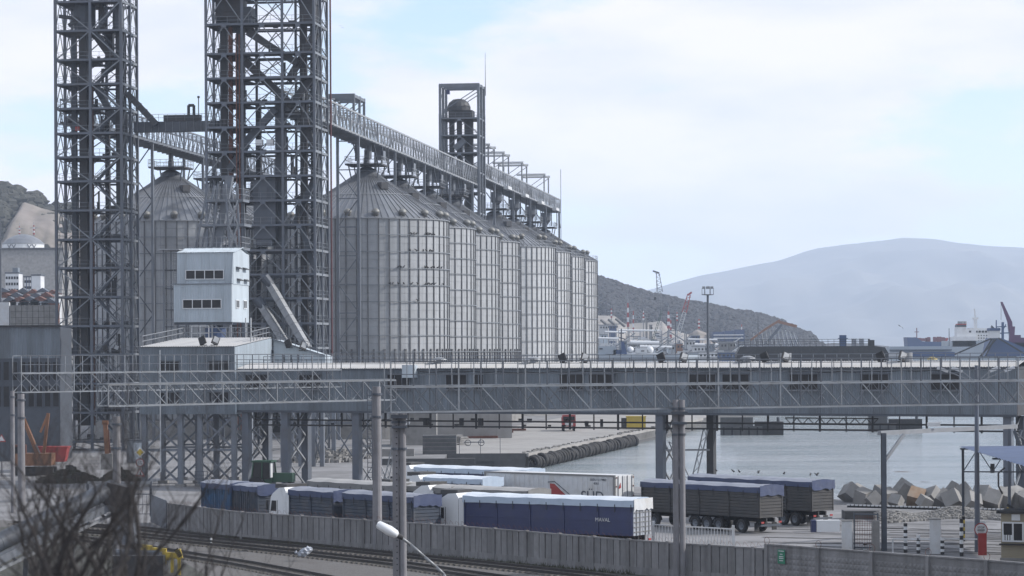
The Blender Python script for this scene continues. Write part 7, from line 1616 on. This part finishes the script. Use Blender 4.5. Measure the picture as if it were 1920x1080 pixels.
pbar(t, 'crane_post', lc(1896, 645, 952), lc(1898, 612, 952), 1.7, M['purple']); p = [lc(1876, 566, 953), lc(1879, 566, 953), lc(1897, 604, 953), lc(1900, 640, 953), lc(1893, 640, 953), lc(1889, 604, 953)]; MB().prism([(v_.x, v_.z) for v_ in p], 2, 3.5).build('crane_boom', M['purple'], t)
pbar(t, 'hoist_rope', lc(1877, 568, 953), lc(1877, 600, 953), .1, M['black'])
for a, b, w_ in (((1868, 600), (1868, 616), .35), ((1868, 613), (1887, 612), .35), ((1880, 604), (1880, 640), .8), ((1872, 625), (1893, 624), .4), ((1886, 608), (1882, 616), .3)): pbar(t, 'mast', lc(*a, 951), lc(*b, 951), w_, M['ship_blue'])
for x0, x1, y0 in ((1900, 1914, 628), (1914, 1935, 633), (1898, 1930, 642)): obox(t, 'deck_gear', x0, x1, y0, 690, 958, 'purple', 6)
t = thing('moored_barge', 'long low grey and blue barge between the black dock and the white ship', 'barge', (xat(1665, 900, 0), 900, WZ)); L0 = t.location
obox(t, 'grey_hull', 1668, 1785, 649, 661, 905, 'ship_grey', 8); obox(t, 'blue_hull', 1690, 1790, 660, 690, 900, 'ship_blue', 5); obox(t, 'coaming', 1668, 1785, 655, 657, 904, 'steel', 1); obox(t, 'lower_hull', 1660, 1960, 668, 690, 890, 'ship_grey', 5)
o = MB().lathe([(0, 1), (1.4, .6), (1.8, 0), (0, 0)], 12, tuple(lc(1748, 674, 888))).build('yellow_boat_cover', M['yellow'], t)
gull = thing('seagull', 'single gull gliding low in front of the pale mountain', 'bird', at(1690, 612, 400)); MB().add([(0, 0, 0), (-.5, 0, .28), (-.35, .1, .05), (.12, 0, -.05), (.35, 0, -.55), (.15, .1, -.1)], [(0, 1, 2), (0, 2, 3), (0, 4, 5), (3, 4, 0)]).build('wings', M['steel_light'], gull); MB().tube((-.1, 0, .1), (.1, 0, -.15), .06, .03).build('body', M['white'], gull)
for k, (px, py) in enumerate(((638, 49), (642, 52))):
    g_ = thing('seagull', ('upper' if k == 0 else 'lower') + ' tiny dark bird flying right of the middle tower top', 'bird', at(px, py, 380)); MB().add([(0, 0, 0), (-.25, 0, .12), (0, .05, .04), (.25, 0, .1)], [(0, 1, 2), (0, 2, 3)]).build('wings', M['black'], g_)
# yellow hydraulic arm behind the gallery
t = thing('loader_arm', 'dark crane arm poking up behind the gallery in front of the far silos', 'crane', (xat(1030, 610, 5), 610, 0)); L0 = t.location
pbar(t, 'arm', lc(1036, 695, 610), lc(1018, 636, 610), .9, M['black']); MB().box(lc(1017, 636, 610), (1, 1, 1)).build('head', M['rust'], t); MB().box(lc(1032, 667, 610), (.8, 1.1, .5)).build('collar', M['yellow'], t); pbar(t, 'arm_lower', (0, 0, 0), lc(1036, 696, 610), 1.1, M['black'])
# ---------------------------------------------------------------- left background
t = thing('oil_tank', 'large white oil tank with a shallow dome and dark lattice markings on the hillside', 'tank', (xat(44, 1200, 40), 1200, 0)); r = 39 * 1200 / F
zb_, zs_, ztp = at(44, 471, 1200).z, at(44, 457, 1200).z, at(44, 439, 1200).z
MB().lathe([(r, zb_), (r, zs_)], 40).build('shell', M['white_clean'], t); MB().lathe([(r, zs_), (r * .8, zs_ + 1.8), (r * .5, ztp - 1), (r * .2, ztp - .1), (.01, ztp)], 40).build('dome', M['roof'], t); MB().lathe([(r + .15, zs_ - .4), (r + .15, zs_)], 40).build('rim', M['galv'], t)
mb = MB()
for a in (-2.2, -1.95, -1.2, -.95):
    c, s = math.cos(a) * (r + .1), math.sin(a) * (r + .1); c2, s2 = math.cos(a + .2) * (r + .1), math.sin(a + .2) * (r + .1); mb.bar((c, s, zb_), (c2, s2, zs_ - .6), .25); mb.bar((c2, s2, zb_), (c, s, zs_ - .6), .25)
mb.build('stair_lattice', M['steel'], t, 'stuff')
t = thing('embankment_wall', 'long plain grey-beige embankment wall below the oil tank', 'wall', (xat(-60, 1180, 0), 1180, 0)); MB().hexa([(-30, -12, -2), (42, -12, -2), (42, 22, -2), (-30, 22, -2), (-30, 4, zb_), (42, 4, zb_), (42, 44, zb_), (-30, 44, zb_)]).build('slope', M['concrete'], t); MB().bb(-30, 42, 3.5, 4, zb_, zb_ + .9).build('parapet', M['concrete_dark'], t)
for k, (x0, x1, y0, d, n, fl, lb) in enumerate(((11, 36, 513, 1000, 5, 3, 'white apartment block with a dark roof box, leftmost below the embankment'), (46, 60, 520, 1010, 3, 2, 'blue-striped apartment block in the middle below the embankment'), (60, 77, 517, 990, 0, 0, 'bright blank white gable end right of the blue-striped block'))):
    t = thing('apartment_block', lb, 'building', (xat(x0, d, 10), d, 0), 0, 'apartment blocks on the left slope'); a = at(x0, y0, d); b = at(x1, y0, d); w_ = b.x - a.x; MB().bb(0, w_, 0, 8, 0, a.z).build('wall', M['skinship'], t); MB().bb(-.2, w_ + .2, -.2, 8, a.z, a.z + .5).build('roof', M['steel'], t)
    for i in range(n):
        for j in range(fl): pbox(t, 'window', (w_ * (i + .5) / n, -.05, a.z - 1.6 - j * 2.3), (.7, .1, 1.0), M['glass'])
    if k == 0: MB().bb(w_ * .5, w_ * .9, 1, 5, a.z + .5, a.z + 2.2).build('roof_box', M['clad'], t)
    if k == 1: [pbox(t, 'blue_stripe', (w_ * (q + .5) / 3 + .5, -.06, a.z - 3), (.3, .05, 6), M['bluesheet']) for q in range(3)]
rnd = random.Random(14); cols = ['rust', 'white', 'tarp_beige', 'concrete', 'clad_pale', 'red', 'concrete_dark']
for k in range(16):
    px = 6 + k * 6.2; row = k % 3; d = 900 - row * 60; y0 = 545 + row * 8 + rnd.uniform(-2, 2); t = thing('small_house', '', 'house', (xat(px, d, 5), d, 0), 0, 'crowded houses on the left slope'); m = cols[k % 7]
    t['label'] = 'tiny %s house in the %s row below the flats, %s' % ({'rust': 'brown', 'white': 'white', 'tarp_beige': 'beige', 'concrete': 'grey', 'clad_pale': 'pale blue', 'red': 'red-roofed', 'concrete_dark': 'dark'}[m], ('top', 'middle', 'bottom')[row], 'towards the left edge' if px < 35 else 'beside the left tower' if px > 70 else 'halfway to the tower')
    zz = at(px, y0, d).z; w_ = rnd.uniform(1.6, 3.2); MB().bb(-w_, w_, 0, 5, 0, zz - .8).build('wall', M[m if m != 'red' else 'white'], t); MB().prism([(-w_ - .3, zz - .8), (w_ + .3, zz - .8), (0, zz + .7)], -.3, 5.3).build('roof', M['rust' if k % 2 else 'steel'], t); pbox(t, 'window', (0, -.05, zz - 1.6), (.7, .1, .8), M['glass'])
t = thing('block_wall', 'tall pale concrete block wall with dark joints above the shed roof', 'wall', (xat(20, 560, 5), 560, 0)); z1 = at(50, 572, 560).z; w_ = 85 * 560 / F
MB().bb(0, w_, .1, 1, 0, z1).build('core', M['concrete_dark'], t)
for i in range(8):
    for j in range(4): hh_ = 5.2 / 4; pbox(t, 'block', (w_ * (i + .5) / 8, 0, z1 - hh_ * (j + .5)), (w_ / 8 - .08, .3, hh_ - .08), M['concrete'])
MB().bb(-2.6, -.2, -.2, 1, 0, z1 + .6).build('white_pier', M['white'], t)
mastpole(2, 392, 600, .3, 'dark mast at the very left edge with a blue box near its top', False)

# tangle of pipes, frames and tanks on the terraces, too small to count
rnd = random.Random(88); mb = MB(); mb2 = MB()
for _ in range(420):
    px = rnd.uniform(1118, 1400); py = 668 - abs(rnd.gauss(0, 20)) if px < 1300 else 668 - abs(rnd.gauss(0, 10)); d = 1050 + (668 - py) * 9; p = at(px, py, d); l_ = rnd.uniform(1.5, 9); k = rnd.random(); q = mb if rnd.random() < .6 else mb2
    if k < .4: q.bar(p, p + Vector((l_, 0, rnd.uniform(-.3, .3))), .5)
    elif k < .6: q.bar(p, p + Vector((l_ * .8, 0, rnd.choice((-1, 1)) * l_ * .5)), .4)
    elif k < .85: q.bar(p, p - Vector((0, 0, l_ * .7)), .4)
    else: q.box(p, (rnd.uniform(1, 4), 2, rnd.uniform(.8, 2)))
tag(mb.build('port_pipework', M['white'], None, 'stuff'), 'tangle of pale pipes and frames on the port terraces', 'pipework')
tag(mb2.build('port_pipework', M['steel_light'], None, 'stuff'), 'tangle of darker grey pipes and frames on the port terraces', 'pipework')
for k, (px, py) in enumerate(((1127, 600), (1141, 599), (1155, 598))):
    t = thing('terrace_gully', ('left', 'middle', 'right')[k] + ' dark diagonal gully scored in the pale quarry slope beside the farthest silo', 'gully', at(px, py, 1470)); MB().bar((0, 0, 0), (4.6, -4, -4.2), 1.4, 1.0).build('gully', M['concrete_dark'], t)
# ---------------------------------------------------------------- air
def haze():
    mb = MB().bb(-9300, 9300, -300, 14000, -8, 600); o = mb.build('haze', None, None, 'stuff')
    m = bpy.data.materials.new('haze_air'); m.use_nodes = True; nt = m.node_tree
    for n in list(nt.nodes): nt.nodes.remove(n)
    out = nt.nodes.new('ShaderNodeOutputMaterial'); v = nt.nodes.new('ShaderNodeVolumePrincipled')
    v.inputs['Color'].default_value = HAZE_COL; v.inputs['Density'].default_value = HAZE_D; v.inputs['Anisotropy'].default_value = 0
    nt.links.new(v.outputs[0], out.inputs['Volume']); o.data.materials.append(m)
    tag(o, 'pale blue sea haze fading the far mountain', 'haze')
HAZE_COL = (.74, .84, 1, 1); HAZE_D = .98e-4
haze()
